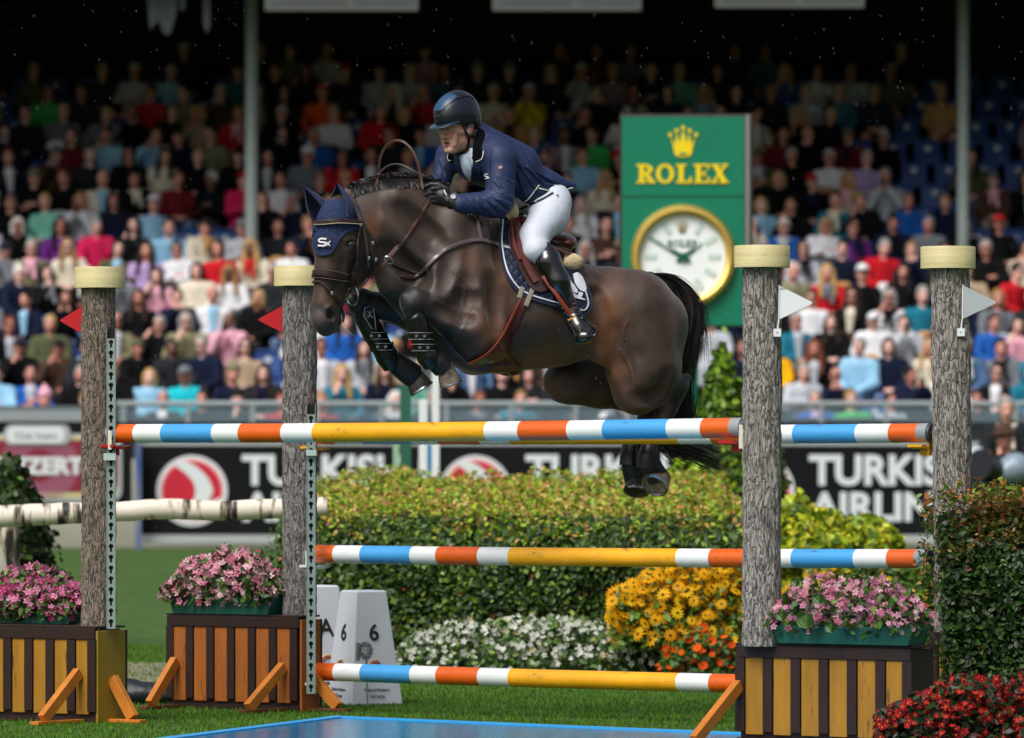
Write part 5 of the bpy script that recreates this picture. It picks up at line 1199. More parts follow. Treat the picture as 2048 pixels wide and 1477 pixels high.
# people who stand out in the photograph: head column, head row, clothing colour, hair kind, hair colour, pose, thick, shirt
KEY = [(615, 182, 'orange', 'cap', 'orange', 3, 0, None), (722, 236, 'red', 'short', 'grey', 0, 1, None), (652, 246, 'blue', 'short', 'grey', 0, 1, None), (1032, 182, 'yellow', 'cap', 'white', 2, 0, None), (1370, 152, 'mint', 'short', 'grey', 0, 0, None), (1236, 165, 'mauve', 'short', 'grey', 0, 0, None), (600, 72, 'khaki', 'short', 'brown', 0, 0, None), (1290, 85, 'grey', 'short', 'brown', 3, 0, None),
 (203, 428, 'hot pink', 'short', 'grey', 3, 1, None), (488, 388, 'hot pink', 'cap', 'red', 1, 1, None), (96, 382, 'mint', 'short', 'blond', 0, 0, None), (124, 432, 'purple', 'long', 'dark', 0, 0, None), (147, 222, 'grey', 'short', 'blond', 0, 0, None), (156, 262, 'maroon', 'short', 'brown', 0, 0, None), (238, 268, 'light blue', 'short', 'brown', 4, 0, None), (318, 308, 'cream', 'long', 'brown', 0, 0, None), (334, 398, 'light blue', 'cap', 'white', 0, 0, None), (336, 424, 'light blue', 'short', 'brown', 0, 0, None),
 (437, 455, 'cream', 'cap', 'black', 0, 1, None), (500, 470, 'cream', 'long', 'blond', 0, 0, None), (575, 470, 'white', 'short', 'brown', 0, 1, None), (308, 548, 'pink', 'long', 'brown', 4, 0, None), (380, 520, 'cream', 'bob', 'dark', 0, 1, None), (460, 560, 'white', 'long', 'fair', 0, 0, None), (315, 600, 'black', 'long', 'brown', 0, 0, None), (268, 758, 'light blue', 'bob', 'blond', 0, 1, 'white'), (355, 756, 'turquoise', 'cap', 'grey', 0, 1, None), (424, 690, 'navy', 'short', 'grey', 0, 1, 'pale grey'), (504, 700, 'beige', 'bob', 'dark', 0, 0, None),
 (76, 628, 'olive', 'short', 'blond', 0, 1, None), (18, 668, 'black', 'short', 'auburn', 0, 0, 'pale grey'), (118, 680, 'brown', 'cap', 'black', 4, 1, None), (258, 640, 'khaki', 'bald', 'grey', 0, 0, 'pale grey'), (288, 690, 'black', 'cap', 'olive', 0, 1, None), (182, 300, 'charcoal', 'short', 'grey', 0, 0, None), (282, 490, 'lilac', 'long', 'brown', 0, 0, None), (130, 458, 'cream', 'long', 'fair', 0, 0, None), (62, 510, 'khaki', 'short', 'grey', 0, 0, None), (646, 640, 'white', 'short', 'brown', 0, 1, None), (742, 650, 'light blue', 'short', 'grey', 0, 0, None), (705, 690, 'pale grey', 'long', 'brown', 0, 0, None), (660, 700, 'pale grey', 'short', 'brown', 0, 0, 'white'), (560, 790, 'red', 'short', 'auburn', 0, 0, None), (636, 790, 'red', 'bob', 'fair', 0, 0, None), (120, 790, 'white', 'beanie', 'pink', 0, 0, None),
 (600, 300, 'grey', 'beanie', 'white', 0, 1, None), (640, 345, 'charcoal', 'short', 'auburn', 0, 0, None), (560, 340, 'white', 'short', 'brown', 0, 0, None), (345, 370, 'maroon', 'short', 'auburn', 0, 0, None), (430, 268, 'khaki', 'short', 'brown', 0, 0, None), (1540, 452, 'blue', 'short', 'white', 0, 1, None), (1612, 468, 'pale grey', 'bob', 'brown', 0, 0, None), (1636, 500, 'red', 'long', 'blond', 0, 0, None), (1612, 535, 'khaki', 'bald', 'grey', 0, 1, 'light blue'), (1772, 508, 'red', 'short', 'grey', 0, 1, None), (1832, 408, 'blue', 'short', 'fair', 0, 1, None), (1836, 458, 'grey', 'short', 'grey', 0, 1, None), (1678, 452, 'purple', 'short', 'brown', 0, 0, None), (1655, 330, 'white', 'short', 'white', 0, 0, None), (1712, 335, 'cream', 'long', 'blond', 0, 0, None),
 (1742, 290, 'lilac', 'short', 'grey', 3, 0, None), (1660, 290, 'maroon', 'cap', 'grey', 0, 0, None), (1518, 262, 'maroon', 'short', 'brown', 0, 0, None), (1626, 595, 'white', 'short', 'brown', 0, 0, None), (1625, 640, 'teal', 'short', 'grey', 0, 0, 'pale grey'), (1625, 690, 'black', 'long', 'auburn', 0, 0, 'pale grey'), (1722, 640, 'white', 'cap', 'white', 0, 1, None), (1788, 640, 'pale grey', 'short', 'dark', 2, 1, None), (1712, 700, 'light blue', 'short', 'grey', 0, 1, None), (1852, 705, 'cream', 'long', 'blond', 0, 0, None), (1565, 700, 'golden yellow', 'short', 'fair', 0, 1, None), (1645, 790, 'blue', 'short', 'grey', 0, 0, 'lilac'), (1724, 790, 'green', 'short', 'fair', 0, 0, None), (1812, 795, 'pale grey', 'short', 'brown', 0, 0, None),
 (2022, 648, 'pink', 'bob', 'dark', 4, 0, None), (1945, 640, 'blue', 'short', 'brown', 0, 0, None), (1940, 700, 'denim blue', 'short', 'grey', 0, 1, None), (2020, 700, 'grey', 'short', 'dark', 0, 1, None), (2040, 540, 'red', 'short', 'brown', 0, 0, None), (1990, 570, 'grey', 'bob', 'fair', 0, 0, None), (1400, 640, 'pale grey', 'short', 'grey', 0, 1, None), (1460, 690, 'navy', 'short', 'brown', 0, 0, None), (1990, 462, 'black', 'cap', 'red', 0, 0, None), (1700, 560, 'black', 'long', 'brown', 0, 0, 'cream'), (1780, 560, 'black', 'long', 'dark', 0, 0, None), (1840, 560, 'teal', 'short', 'grey', 0, 0, None), (30, 210, 'charcoal', 'short', 'brown', 0, 0, None), (70, 190, 'green', 'short', 'brown', 0, 0, None), (300, 190, 'red', 'short', 'brown', 0, 0, None), (360, 180, 'khaki', 'short', 'brown', 0, 0, None), (470, 195, 'red', 'short', 'fair', 0, 0, None), (690, 200, 'white', 'short', 'grey', 0, 0, None), (1215, 265, 'green', 'short', 'brown', 0, 0, None), (1200, 340, 'cream', 'long', 'blond', 0, 0, None), (805, 740, 'mint', 'cap', 'dark green', 0, 0, None), (1000, 780, 'teal', 'short', 'fair', 0, 1, None), (930, 790, 'charcoal', 'short', 'auburn', 0, 0, None)]
EMPTY = [(470, 690), (545, 690), (1780, 745), (30, 770), (440, 400), (362, 400), (1795, 262), (1870, 262), (1795, 305), (1870, 312), (1845, 285), (1965, 285), (1700, 232), (1100, 205), (1085, 225), (1115, 180), (1845, 340), (2000, 310), (150, 660), (20, 790), (1770, 210), (1900, 210), (1955, 400), (610, 690), (1900, 350), (2030, 380), (1760, 110), (1840, 100), (1990, 120), (1700, 60), (1900, 50), (1950, 180), (1800, 160), (2030, 230), (60, 100), (200, 70), (320, 110), (420, 90), (250, 120), (110, 60), (30, 40), (330, 60), (150, 140), (700, 60), (900, 70), (1060, 70), (800, 60)]
LANDM = [(80, 'near the left edge'), (290, 'around the first post'), (440, 'between the left posts'), (620, 'around the second post'), (760, 'above the horse head'), (900, 'left of the rider'), (1240, 'right of the rider'), (1500, 'behind the clock'), (1640, 'right of the third post'), (1840, 'between the right posts'), (2100, 'near the right edge')]
ORD = ['front', 'second', 'third', 'fourth', 'fifth', 'sixth', 'seventh', 'eighth', 'ninth', 'tenth', 'eleventh', 'twelfth', 'thirteenth', 'fourteenth', 'fifteenth', 'sixteenth']
def nth(n): return ORD[n] if 0 < n < 16 else ('first' if n == 0 else [ 'seventeenth', 'eighteenth', 'nineteenth', 'twentieth', 'twenty-first', 'twenty-second', 'twenty-third', 'twenty-fourth', 'twenty-fifth', 'twenty-sixth', 'twenty-seventh', 'twenty-eighth', 'twenty-ninth', 'thirtieth', 'thirty-first', 'thirty-second', 'thirty-third'][n-16])
HIDE = [[(1262, 255), (1482, 255), (1482, 560), (1262, 560)], [(830, 385), (1000, 400), (1150, 520), (1300, 570), (1340, 640), (1320, 700), (1200, 660), (1000, 660), (870, 560)], [(885, 200), (945, 200), (1060, 300), (1110, 350), (1090, 400), (1000, 400), (900, 330)], [(650, 420), (730, 420), (740, 480), (650, 560)]]
def mk_person(loc, jk, hk, hc_, pose, thick, front, skin_c, trou, scl, rz):
    b = bpy.data.objects.new('person', BODY[pose]); COL.objects.link(b); b.location = loc; b.scale = (scl, scl, scl); b.rotation_euler = (float(crs.normal(0, .05)), float(crs.normal(0, .045)), rz); b.color = (*lin(skin_c), 1)
    lkd('jacket', (JACKT if thick else JACK)[pose], b, CC[jk]); lkd('trousers', LEGS, b, trou)
    if front: lkd('shirt_front', FRONT, b, CC[front])
    elif crs.random() < .22: lkd('scarf', SCARF, b, CC[['cream', 'grey', 'red', 'navy', 'camel', 'pale grey', 'black', 'pink'][crs.integers(8)]])
    if crs.random() < .2: lkd('glasses', GLASS, b, '#101012')
    if pose == 2 and crs.random() < .6: p_ = bpy.data.objects.new('phone', PHONE); COL.objects.link(p_); p_.parent = b
    if pose in (0, 3) and crs.random() < .18: lkd('handbag', BAG, b, CC[['brown', 'black', 'camel', 'white', 'maroon'][crs.integers(5)]])
    if hk != 'bald':
        h = lkd('hair' if hk in ('short', 'bob', 'long', 'bun', 'tail') else 'headwear', HAIR[hk], b, HCOL.get(hc_) if hk in ('short', 'bob', 'long', 'bun', 'tail') else CC[hc_])
        if hk in ('cap', 'beanie', 'brim'): lkd('hair', HAIR['short'], b, '#3a2a20') if hk == 'cap' else None
    return b
# seat
sb = MB(); vs = []; 
def seat_mesh():
    S_ = SDF((-.24, -.3, .28), (.24, .26, .92), .016); S_.box((0, .17, .67), (.205, .022, .17), [(1, 0, 0), (0, .97, -.22), (0, .22, .97)], .018); S_.box((0, -.02, .46), (.205, .19, .022), None, .02, .05); S_.cone((-.15, .17, .84), (.15, .17, .84), .022, .022, .03); V, Fq = S_.mesh(); return raw('seat_shell', V, Fq, seatm)
SEAT = seat_mesh(); mbx = MB(); mbx.tube([(0, .135, .72), (0, .12, .72)], .048, 16); DISC = bpy.data.meshes.new('seat_disc'); DISC.from_pydata([tuple(v) for v in mbx.v], [], mbx.f); DISC.materials.append(mat('disc_white', lin('#c9d4dd'), .5))
occ = {}
def slot_of(px, py):
    best = None
    for k in range(NR):
        d = row_y(k); yk = HY-(row_z(k)-ZC)*FPX/d; off = .26*(k % 2)
        i = round(((px-1024)*d/FPX-off)/.52); x = i*.52+off; q = abs(py-yk)*1.3+abs(1024+x*FPX/d-px)
        if (k, i) in occ: q += 40
        if best is None or q < best[0]: best = (q, k, i)
    return best[1], best[2]
for it in KEY: occ[slot_of(it[0], it[1])] = it
for (a, b) in EMPTY:
    q = slot_of(a, b)
    if q not in occ: occ[q] = 'empty'
jw = {'black': 44, 'navy': 24, 'charcoal': 12, 'grey': 4, 'pale grey': 5, 'white': 9, 'cream': 5, 'beige': 3, 'brown': 3, 'khaki': 1.5, 'olive': 2, 'dark green': 2, 'denim blue': 3, 'light blue': 3, 'blue': 3, 'maroon': 2.5, 'pink': 2, 'mauve': 2, 'teal': 1.5, 'red': 1.5, 'lilac': 1, 'camel': 2}
hw = {'short': 40, 'bob': 12, 'long': 20, 'bun': 4, 'tail': 6, 'cap': 9, 'beanie': 3, 'hood': 2, 'brim': 2, 'bald': 4}
hcw = {'brown': 13, 'dark': 10, 'blond': 5, 'grey': 7, 'white': 3, 'auburn': 2, 'fair': 4}
def pick(dct): ks = list(dct); w_ = np.array([dct[k] for k in ks], float); return ks[crs.choice(len(ks), p=w_/w_.sum())]
SK = ['#dca694', '#cc8e7c', '#e4b4a4', '#bd7f6e', '#d49684', '#7a5240']
plist = []; seats = []
for k in range(NR):
    d = row_y(k); off = .26*(k % 2); half = 1110*d/FPX
    for i in range(-20, 21):
        x = i*.52+off
        if abs(x) > half: continue
        px = 1024+x*FPX/d; py = HY-(row_z(k)-ZC)*FPX/d; it = occ.get((k, i)); zf = row_z(k)-FLOOR
        hid = any(inpoly(np.array([px]), np.array([py+18]), h)[0] for h in HIDE)
        dens = .97 if k < 9 else (.93 if k < 13 else .85)
        if px < 450 and k > 10: dens *= .85
        if px > 1740 and k > 9: dens *= .55
        if k == 0: dens = .72
        if px > 1900 and k > 7: dens *= .8
        if it == 'empty' or (it is None and (crs.random() > dens)): seats.append((x, d, zf, k, px, True)); continue
        if k < 8 and not hid: seats.append((x, d, zf, k, px, False))
        if hid: continue
        if it is None:
            jk, hk = pick(jw), pick(hw); hcx = pick(hcw) if hk in ('short', 'bob', 'long', 'bun', 'tail', 'bald') else ['black', 'navy', 'white', 'grey', 'khaki', 'red'][crs.integers(6)]
            if hk == 'hood': hcx = jk
            pz = crs.choice([0, 0, 0, 1, 2, 3, 4]); thick = crs.random() < .45; fr = ['white', 'pale grey', 'light blue'][crs.integers(3)] if crs.random() < .3 else None
        else: _, _, jk, hk, hcx, pz, thick, fr = it
        plist.append(dict(x=x+crs.normal(0, .03), d=d, zf=zf, k=k, px=px, py=py, jk=jk, hk=hk, hc=hcx, pose=int(pz), thick=thick, fr=fr, g=GARM[crs.integers(6)]))
rest = []
if len(plist) > 298:      # keep the nearest three hundred
    plist = sorted(plist, key=lambda p: (p['k'], crs.random())); rest = plist[298:]; plist = plist[:298]
used = {}
rowc = {}
for p in sorted(plist, key=lambda q: (q['k'], q['x'])):
    rowc[p['k']] = rowc.get(p['k'], -1)+1; p['n'] = rowc[p['k']]
for p in plist:
    lm = next(t for a, t in LANDM if p['px'] < a or a == 2100); hn = HN[p['hk']] % p['hc'] if '%s' in HN[p['hk']] else HN[p['hk']]
    p['hn'] = hn; p['lm'] = lm; key = (p['jk'], p['g'], hn, p['k'], lm); used[key] = used.get(key, 0)+1
for p in plist:
    key = (p['jk'], p['g'], p['hn'], p['k'], p['lm'])
    if used[key] == 1: lab = 'person in %s %s with %s, %s row %s' % (p['jk'], p['g'], p['hn'], ORD[p['k']], p['lm'])
    else: lab = 'person in %s %s with %s, %s row, %s from the left' % (p['jk'], p['g'], p['hn'], ORD[p['k']], nth(p['n']))
    if len(lab.split()) > 16: lab = 'person, %s %s, %s, %s row, %s from the left' % (p['jk'], p['g'], p['hn'], ORD[p['k']], nth(p['n']))
    s_ = crs.uniform(.94, 1.05)
    b = mk_person((p['x'], p['d'], p['zf']-(s_-1)*1.2+crs.normal(0, .02)), p['jk'], p['hk'], p['hc'], p['pose'], p['thick'], p['fr'], SK[crs.choice(6, p=[.26, .22, .22, .14, .12, .04])], ['#23283a', '#1a1b1f', '#3d4a66', '#5a6f90', '#8a7d6a', '#30302e'][crs.integers(6)], s_, crs.normal(0, .22))
    tagp(b, lab, 'person', 'spectators seated in the grandstand')
ns = 0; srow = {}
for (x, d, zf, k, px, emp) in sorted(seats, key=lambda q: (not q[5], q[3], q[0])):
    if ns >= 299: break
    sn = srow.get(k, 0); srow[k] = sn+1
    if not emp and any(abs(px-a) < 34 and k == kk for (a, kk) in ()): continue
    s_ = bpy.data.objects.new('stadium_seat', SEAT); COL.objects.link(s_); s_.location = (x, d+.06, zf); s_.color = (*lin('#164488'), 1); ns += 1
    if emp: o = bpy.data.objects.new('number_disc', DISC); COL.objects.link(o); o.parent = s_
    lm = next(t for a, t in LANDM if px < a or a == 2100); tagp(s_, ('empty blue seat, %s row %s, %s empty one there' % (ORD[k], lm, nth(sn)) if emp else 'blue seat hidden behind its sitter, %s row %s' % (ORD[k], lm)), 'seat', 'empty blue seats in the grandstand' if emp else 'occupied blue seats in the grandstand')
def mesh_np(me):
    v = np.empty(len(me.vertices)*3, np.float32); me.vertices.foreach_get('co', v); f = np.empty(len(me.loops), np.int32); me.loops.foreach_get('vertex_index', f)
    c = np.empty(len(me.vertices)*4, np.float32); me.color_attributes['col'].data.foreach_get('color', c); return v.reshape(-1, 3), f.reshape(-1, 4), c.reshape(-1, 4)[:, :3]
acc = []; b0 = 0
for p in rest:
    prt = [(BODY[p['pose']], SK[crs.integers(5)]), (JACK[p['pose']], CC[p['jk']])]
    if p['hk'] != 'bald': prt.append((HAIR[p['hk']], HCOL[p['hc']] if p['hc'] in HCOL and p['hk'] in ('short', 'bob', 'long', 'bun', 'tail') else CC.get(p['hc'], '#333333')))
    a_ = crs.normal(0, .22); Rz = np.array([[math.cos(a_), -math.sin(a_), 0], [math.sin(a_), math.cos(a_), 0], [0, 0, 1]])
    for me, cc in prt: v, f, c = mesh_np(me); acc.append((v@Rz.T+[p['x'], p['d'], p['zf']], f, c*np.array(lin(cc))))
if acc:
    V, Fq, Cc = join_sc(acc); o = mesh_obj('crowd', V, Fq, mat('far_crowd', rough=.8, attr='col', var=.1, vscale=10), smooth=True, attr=Cc); tagp(o, 'dim rows of spectators high up at the back of the stand', 'crowd', kind='stuff')
# ---- photographers in front of the boards at the right edge
d = 60.0
ph = mk_person((xa_ := (2036-1024)*d/FPX, d, ZC-(868-HY)*d/FPX-1.27*1.12), 'black', 'brim', 'brown', 2, 1, None, SK[1], '#1a1b1f', 1.12, -.5); tagp(ph, 'person in black jacket and wide brown hat crouching at the right edge', 'person')
ph2 = mk_person(((1975-1024)*d/FPX, d+1.2, ZC-(930-HY)*d/FPX-1.2), 'black', 'hood', 'pale grey', 2, 1, None, SK[0], '#1a1b1f', 1.0, .3); tagp(ph2, 'person photographing in black with pale hood behind the fourth post', 'person')
e = empty('camera', (P(1985, 945, d-.6)), 'black camera with long lens under a pale rain cover at the right edge', 'camera')
MB().tube([P(1958, 930, d-.7), P(2000, 950, d-.4)], [.17, .13], 18).obj('lens', mat('lens_black', lin('#0b0b10'), .3), e, smooth=True)
S_ = SDF(np.array(P(2000, 950, d-.45))-.4, np.array(P(2000, 950, d-.45))+.4, .025); c = np.array(P(2000, 950, d-.45)); S_.ell(c+[.0, 0, .02], (.2, .16, .13)); S_.ell(c+[.16, 0, .07], (.17, .16, .16), k=.05); S_.cone(c+[-.12, 0, -.05], c+[-.25, 0, -.35], .06, .09, .05); V, Fq = S_.mesh(); mesh_obj('rain_cover', V, Fq, mat('rain_cover', lin('#8fa0ae'), .3, alpha=.8, bump=.01, bscale=12), e, smooth=True)
ph3 = mk_person(((2052-1024)*d/FPX, d+2.4, ZC-(812-HY)*d/FPX-1.24), 'charcoal', 'short', 'grey', 0, 1, None, SK[0], '#1a1b1f', 1.0, 0); tagp(ph3, 'person in charcoal jacket standing behind the brown hat at the right edge', 'person')
# ================================================================ the horse
# layout units: (px, py, w): picture column and row in the plane 31.1 m away, w = depth in the same units (1 unit = 2.7 mm)
def WX(px, off=0): return .46*(px-1000)-1.1*off
LAT = (.42, 0, -.91)
HS = SDF((580, 330, -330), (1400, 1012, 300), 2.5)
def b3(px, py, off=0): return (px, py, WX(px, off))
def hc(p, q, r0, r1, k=14, kl=1., op='u', lat=LAT): HS.cone(b3(*p), b3(*q), r0, r1, k, lat, kl, op)
# trunk
tr = [(868, 545, 96, .62), (905, 560, 122, .56), (960, 588, 152, .58), (1010, 600, 142, .68), (1060, 606, 134, .78), (1110, 622, 112, .92), (1160, 626, 92, 1.08), (1215, 622, 86, 1.14), (1262, 634, 90, 1.1), (1290, 652, 84, 1.08)]
for a, b in zip(tr, tr[1:]): hc(a[:2], b[:2], a[2], b[2], 10, (a[3]+b[3])/2)
hc((960, 480), (1040, 500), 44, 40, 18, .8)                       # withers
hc((1180, 575), (1290, 590), 36, 34, 18, 1.5)                     # croup
# neck
nk = [(702, 432, 46, .72), (745, 436, 72, .56), (800, 450, 92, .50), (852, 478, 108, .54), (900, 515, 120, .6)]
for a, b in zip(nk, nk[1:]): hc(a[:2], b[:2], a[2], b[2], 12, (a[3]+b[3])/2)
for i in range(8):                                                  # crest
    x0 = 700+i*24; ys = [372, 364, 359, 357, 358, 362, 369, 380, 394]; hc((x0, ys[i]+13), (x0+24, ys[i+1]+13), 13, 13, 8, .8)
hc((752, 492), (800, 560), 30, 44, 16, .8); hc((800, 560), (840, 590), 46, 60, 16, .9)   # underside of neck and breast
# muscles of the neck and shoulder, near side
hc((790, 395, 30), (900, 470, 48), 26, 30, 14); hc((770, 440, 30), (850, 520, 48), 20, 26, 12)
hc((905, 440, 46), (885, 575, 66), 40, 46, 16); hc((945, 470, 52), (930, 600, 74), 34, 50, 16)
hc((880, 590, 68), (955, 645, 66), 44, 44, 14); hc((960, 560, 62), (975, 660, 66), 42, 42, 16)
hc((880, 590, -60), (945, 650, -62), 44, 50, 14)
# grooves
def gr(p, q, r, dep, k=24):   # shallow groove: a thin tool just touching the near surface
    a, b = np.array(p, float), np.array(q, float); pts = [a+(b-a)*t for t in np.linspace(0, 1, 6)]; ws = HS.near(pts, 0)
    P_ = [(*c, w_-r+dep) for c, w_ in zip(pts, ws) if not np.isnan(w_)]
    for i in range(len(P_)-1): HS.cone(P_[i], P_[i+1], r, r, k, op='s')
GR = [((772, 500), (850, 560), 9, 3), ((905, 500), (888, 570), 9, 2.5), ((815, 420), (880, 490), 10, 2), ((938, 560), (925, 620), 8, 2), ((990, 560), (1000, 660), 12, 1.5), ((1000, 470), (1010, 540), 10, 2), ((880, 618), (940, 640), 4, 1.5), ((915, 600), (960, 600), 6, 2)]
# barrel, ribs and flank
hc((1060, 620, 50), (1130, 640, 56), 66, 60, 24); hc((1190, 600, 82), (1215, 660, 90), 24, 16, 20, op='s')
hc((1180, 560, 52), (1205, 700, 60), 16, 30, 20)
# near quarter
hc((1268, 620, 44), (1292, 735, 50), 78, 68, 20); hc((1230, 600, 56), (1238, 700, 62), 40, 34, 22)
hc((1320, 640, 30), (1322, 760, 40), 48, 38, 20); hc((1266, 745, 56), (1275, 778, 54), 54, 50, 18)
hc((1275, 780, 52), (1335, 778, 46), 48, 26, 12); hc((1335, 778, 46), (1358, 770, 44), 26, 20, 8)
hc((1360, 768, 44), (1372, 757, 44), 17, 11, 6)                   # point of hock
hc((1350, 776, 44), (1334, 815, 40), 25, 22, 6); hc((1334, 815, 40), (1304, 890, 34), 21, 15, 4)
hc((1352, 770, 46), (1290, 800, 50), 7, 8, 6, op='u')
GR += [((1228, 670), (1250, 770), 16, 2), ((1312, 800), (1338, 750), 6, 2.5), ((1270, 800), (1320, 790), 7, 2)]
# far quarter
hc((1262, 640, -56), (1250, 720, -60), 78, 66, 20); hc((1240, 690, -58), (1140, 765, -60), 62, 40, 18)
hc((1128, 765, -60), (1200, 778, -58), 42, 38, 12); hc((1200, 778, -58), (1262, 800, -54), 38, 24, 12)
hc((1262, 800, -54), (1306, 800, -52), 26, 22, 8); hc((1306, 800, -52), (1274, 890, -48), 21, 15, 6)
# fetlocks, pasterns of the hind legs (hooves are children)
hc((1302, 890, 34), (1296, 925, 32), 14, 18, 5); hc((1296, 925, 32), (1314, 950, 27), 17, 16, 6)
hc((1266, 880, -48), (1262, 918, -48), 13, 18, 5); hc((1262, 918, -48), (1270, 950, -48), 16, 15, 6)
# near foreleg
hc((955, 660, 68), (900, 630, 76), 60, 40, 12); hc((900, 628, 76), (838, 603, 80), 36, 25, 10)
hc((945, 612, 84), (868, 592, 84), 22, 15, 8); hc((940, 690, 64), (880, 640, 74), 32, 18, 12); hc((950, 650, 96), (985, 690, 80), 34, 30, 14)
hc((832, 600, 80), (826, 606, 80), 28, 27, 6); hc((812, 596, 82), (820, 628, 82), 12, 13, 6); hc((844, 622, 80), (846, 630, 80), 13, 12, 6)
hc((828, 620, 80), (850, 700, 80), 18, 14, 5); hc((852, 700, 80), (868, 722, 80), 15, 20, 6); hc((868, 722, 80), (892, 738, 80), 17, 16, 6)
# far foreleg
hc((915, 640, -58), (830, 628, -62), 52, 38, 12); hc((830, 628, -62), (728, 604, -66), 36, 23, 10); hc((722, 600, -66), (717, 606, -66), 24, 24, 6)
hc((720, 612, -66), (768, 700, -66), 17, 15, 5); hc((768, 700, -66), (785, 722, -66), 16, 20, 6); hc((785, 722, -66), (820, 748, -66), 19, 18, 6)
hc((880, 660, -40), (945, 715, -30), 40, 36, 14); hc((900, 650, 20), (960, 700, 10), 50, 44, 16)
# girth dimple and belly line
hc((960, 735, 0), (1000, 730, 0), 12, 12, 10, 3.)

for q in GR: gr(*q)
def vein(pts, r=1.6):
    C_ = catmull(pts, 4); ws = HS.near(np.array(C_), 0)
    for i in range(len(C_)-1):
        if not np.isnan(ws[i]+ws[i+1]): HS.cone((*C_[i], ws[i]+.4), (*C_[i+1], ws[i+1]+.4), r, r, 3.5)
for v_ in ([(905, 690), (930, 650), (950, 610), (948, 580)], [(1090, 720), (1060, 700), (1020, 705), (985, 700)], [(1060, 700), (1040, 670), (1050, 640)], [(1240, 700), (1262, 740), (1270, 790), (1300, 815)], [(860, 600), (895, 612), (920, 640)], [(1255, 640), (1245, 680), (1250, 720)], [(905, 540), (930, 570), (925, 610)]): vein(v_)
# ---- head, in its own frame
HO = np.array([652., 424., WX(650)-30]); HA = np.array([-.10, .995, 0.]); HFv = np.array([-.57, 0, -.82]); HSv = np.array([.82, 0, -.57])
HF2 = HFv-HA*HA.dot(HFv); HF2 /= np.linalg.norm(HF2)
def hp(a, f, s=0.):
    if a > 60: a = 60+(a-60)*.925
    return HO+HA*a+HF2*f+HSv*s
def hh(p, q, r0, r1, k=8, kl=1., op='u', lat=HSv): HS.cone(hp(*p), hp(*q), r0, r1, k, lat, kl, op)
hh((2, -42, 0), (20, -60, 0), 40, 48, 12, .8)                      # poll
hh((22, -46, 0), (66, -50, 0), 46, 50, 10, .86)                    # brain case
hh((62, -32, 0), (120, -36, 0), 33, 30, 10, .98); hh((120, -34, 0), (190, -33, 0), 30, 25, 10, .9)   # face
hh((190, -31, 0), (225, -30, 0), 26, 27, 8, .95); hh((222, -34, 0), (240, -40, 0), 26, 22, 8, .95)     # muzzle
hh((20, -14, 0), (190, -12, 0), 13, 11, 10, 1.5)                    # flat of the face
hh((70, -92, 14), (112, -104, 15), 44, 40, 12, .6); hh((70, -92, -14), (112, -104, -15), 44, 40, 12, .6)     # round cheeks
hh((112, -98, 0), (150, -66, 0), 36, 24, 12, .75); hh((150, -66, 0), (226, -58, 0), 24, 17, 10, .9)            # jaw
hh((232, -62, 0), (240, -66, 0), 16, 14, 8, 1.2)                    # chin
hh((60, -78, 0), (30, -110, 0), 30, 38, 12, .9)
for sg in (1, -1):
    hh((52, -26, 32*sg), (60, -40, 38*sg), 9, 11, 8)                # brow
    hh((76, -34, 36*sg), (150, -46, 27*sg), 5.5, 4.5, 7)            # facial crest
    hh((63, -36, 42*sg), (64, -48, 42*sg), 8, 7, 5, op='s'); hh((64, -43, 36*sg), (64.5, -43, 36*sg), 10.5, 10.5, 2)   # socket, eyeball
    hh((204, -16, 17*sg), (224, -24, 19*sg), 10, 9, 5)              # nostril rim
    hh((206, -17, 27*sg), (224, -23, 27*sg), 6, 8.5, 2, op='s'); hh((210, -13, 22*sg), (222, -18, 22*sg), 4.5, 6, 2, op='s')
    hh((240, -36, 24*sg), (228, -58, 22*sg), 2.0, 2.0, 2.5, op='s'); hh((228, -58, 21*sg), (212, -66, 19*sg), 2.0, 1.5, 2.5, op='s')       # mouth
    hh((100, -60, 33*sg), (120, -70, 33*sg), 5, 6, 10, op='s'); hh((170, -22, 26*sg), (150, -30, 29*sg), 4, 4, 8, op='s')
V, Fq = HS.mesh(smooth=1)
# coat colours: brown-black with tan in the natural places, black points, painted muzzle highlights
def fbm(p, s, seed=0):
    return np.array([mnoise.fractal(Vector((float(a)*s+seed, float(b)*s, float(c)*s)), 1, 2, 3) for a, b, c in p])
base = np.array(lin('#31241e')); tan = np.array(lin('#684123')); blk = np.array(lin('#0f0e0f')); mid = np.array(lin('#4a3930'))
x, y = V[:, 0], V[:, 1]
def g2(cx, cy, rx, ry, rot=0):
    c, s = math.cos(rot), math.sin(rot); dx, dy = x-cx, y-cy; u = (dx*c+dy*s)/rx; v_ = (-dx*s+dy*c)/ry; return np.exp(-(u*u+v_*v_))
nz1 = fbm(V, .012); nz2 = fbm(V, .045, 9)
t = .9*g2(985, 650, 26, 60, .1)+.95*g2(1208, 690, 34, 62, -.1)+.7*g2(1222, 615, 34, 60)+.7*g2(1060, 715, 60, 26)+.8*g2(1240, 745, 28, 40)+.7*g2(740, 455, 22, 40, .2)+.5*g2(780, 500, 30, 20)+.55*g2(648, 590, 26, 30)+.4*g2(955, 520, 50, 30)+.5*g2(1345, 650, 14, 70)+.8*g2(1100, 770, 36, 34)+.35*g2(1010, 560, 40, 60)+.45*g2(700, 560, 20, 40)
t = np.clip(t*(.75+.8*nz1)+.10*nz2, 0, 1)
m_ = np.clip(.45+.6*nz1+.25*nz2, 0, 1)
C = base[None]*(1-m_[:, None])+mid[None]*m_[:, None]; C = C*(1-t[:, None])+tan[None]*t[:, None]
hd_ = (x < 745) & (y < 700) & (V[:, 2] < -60)
leg = np.zeros(len(V))
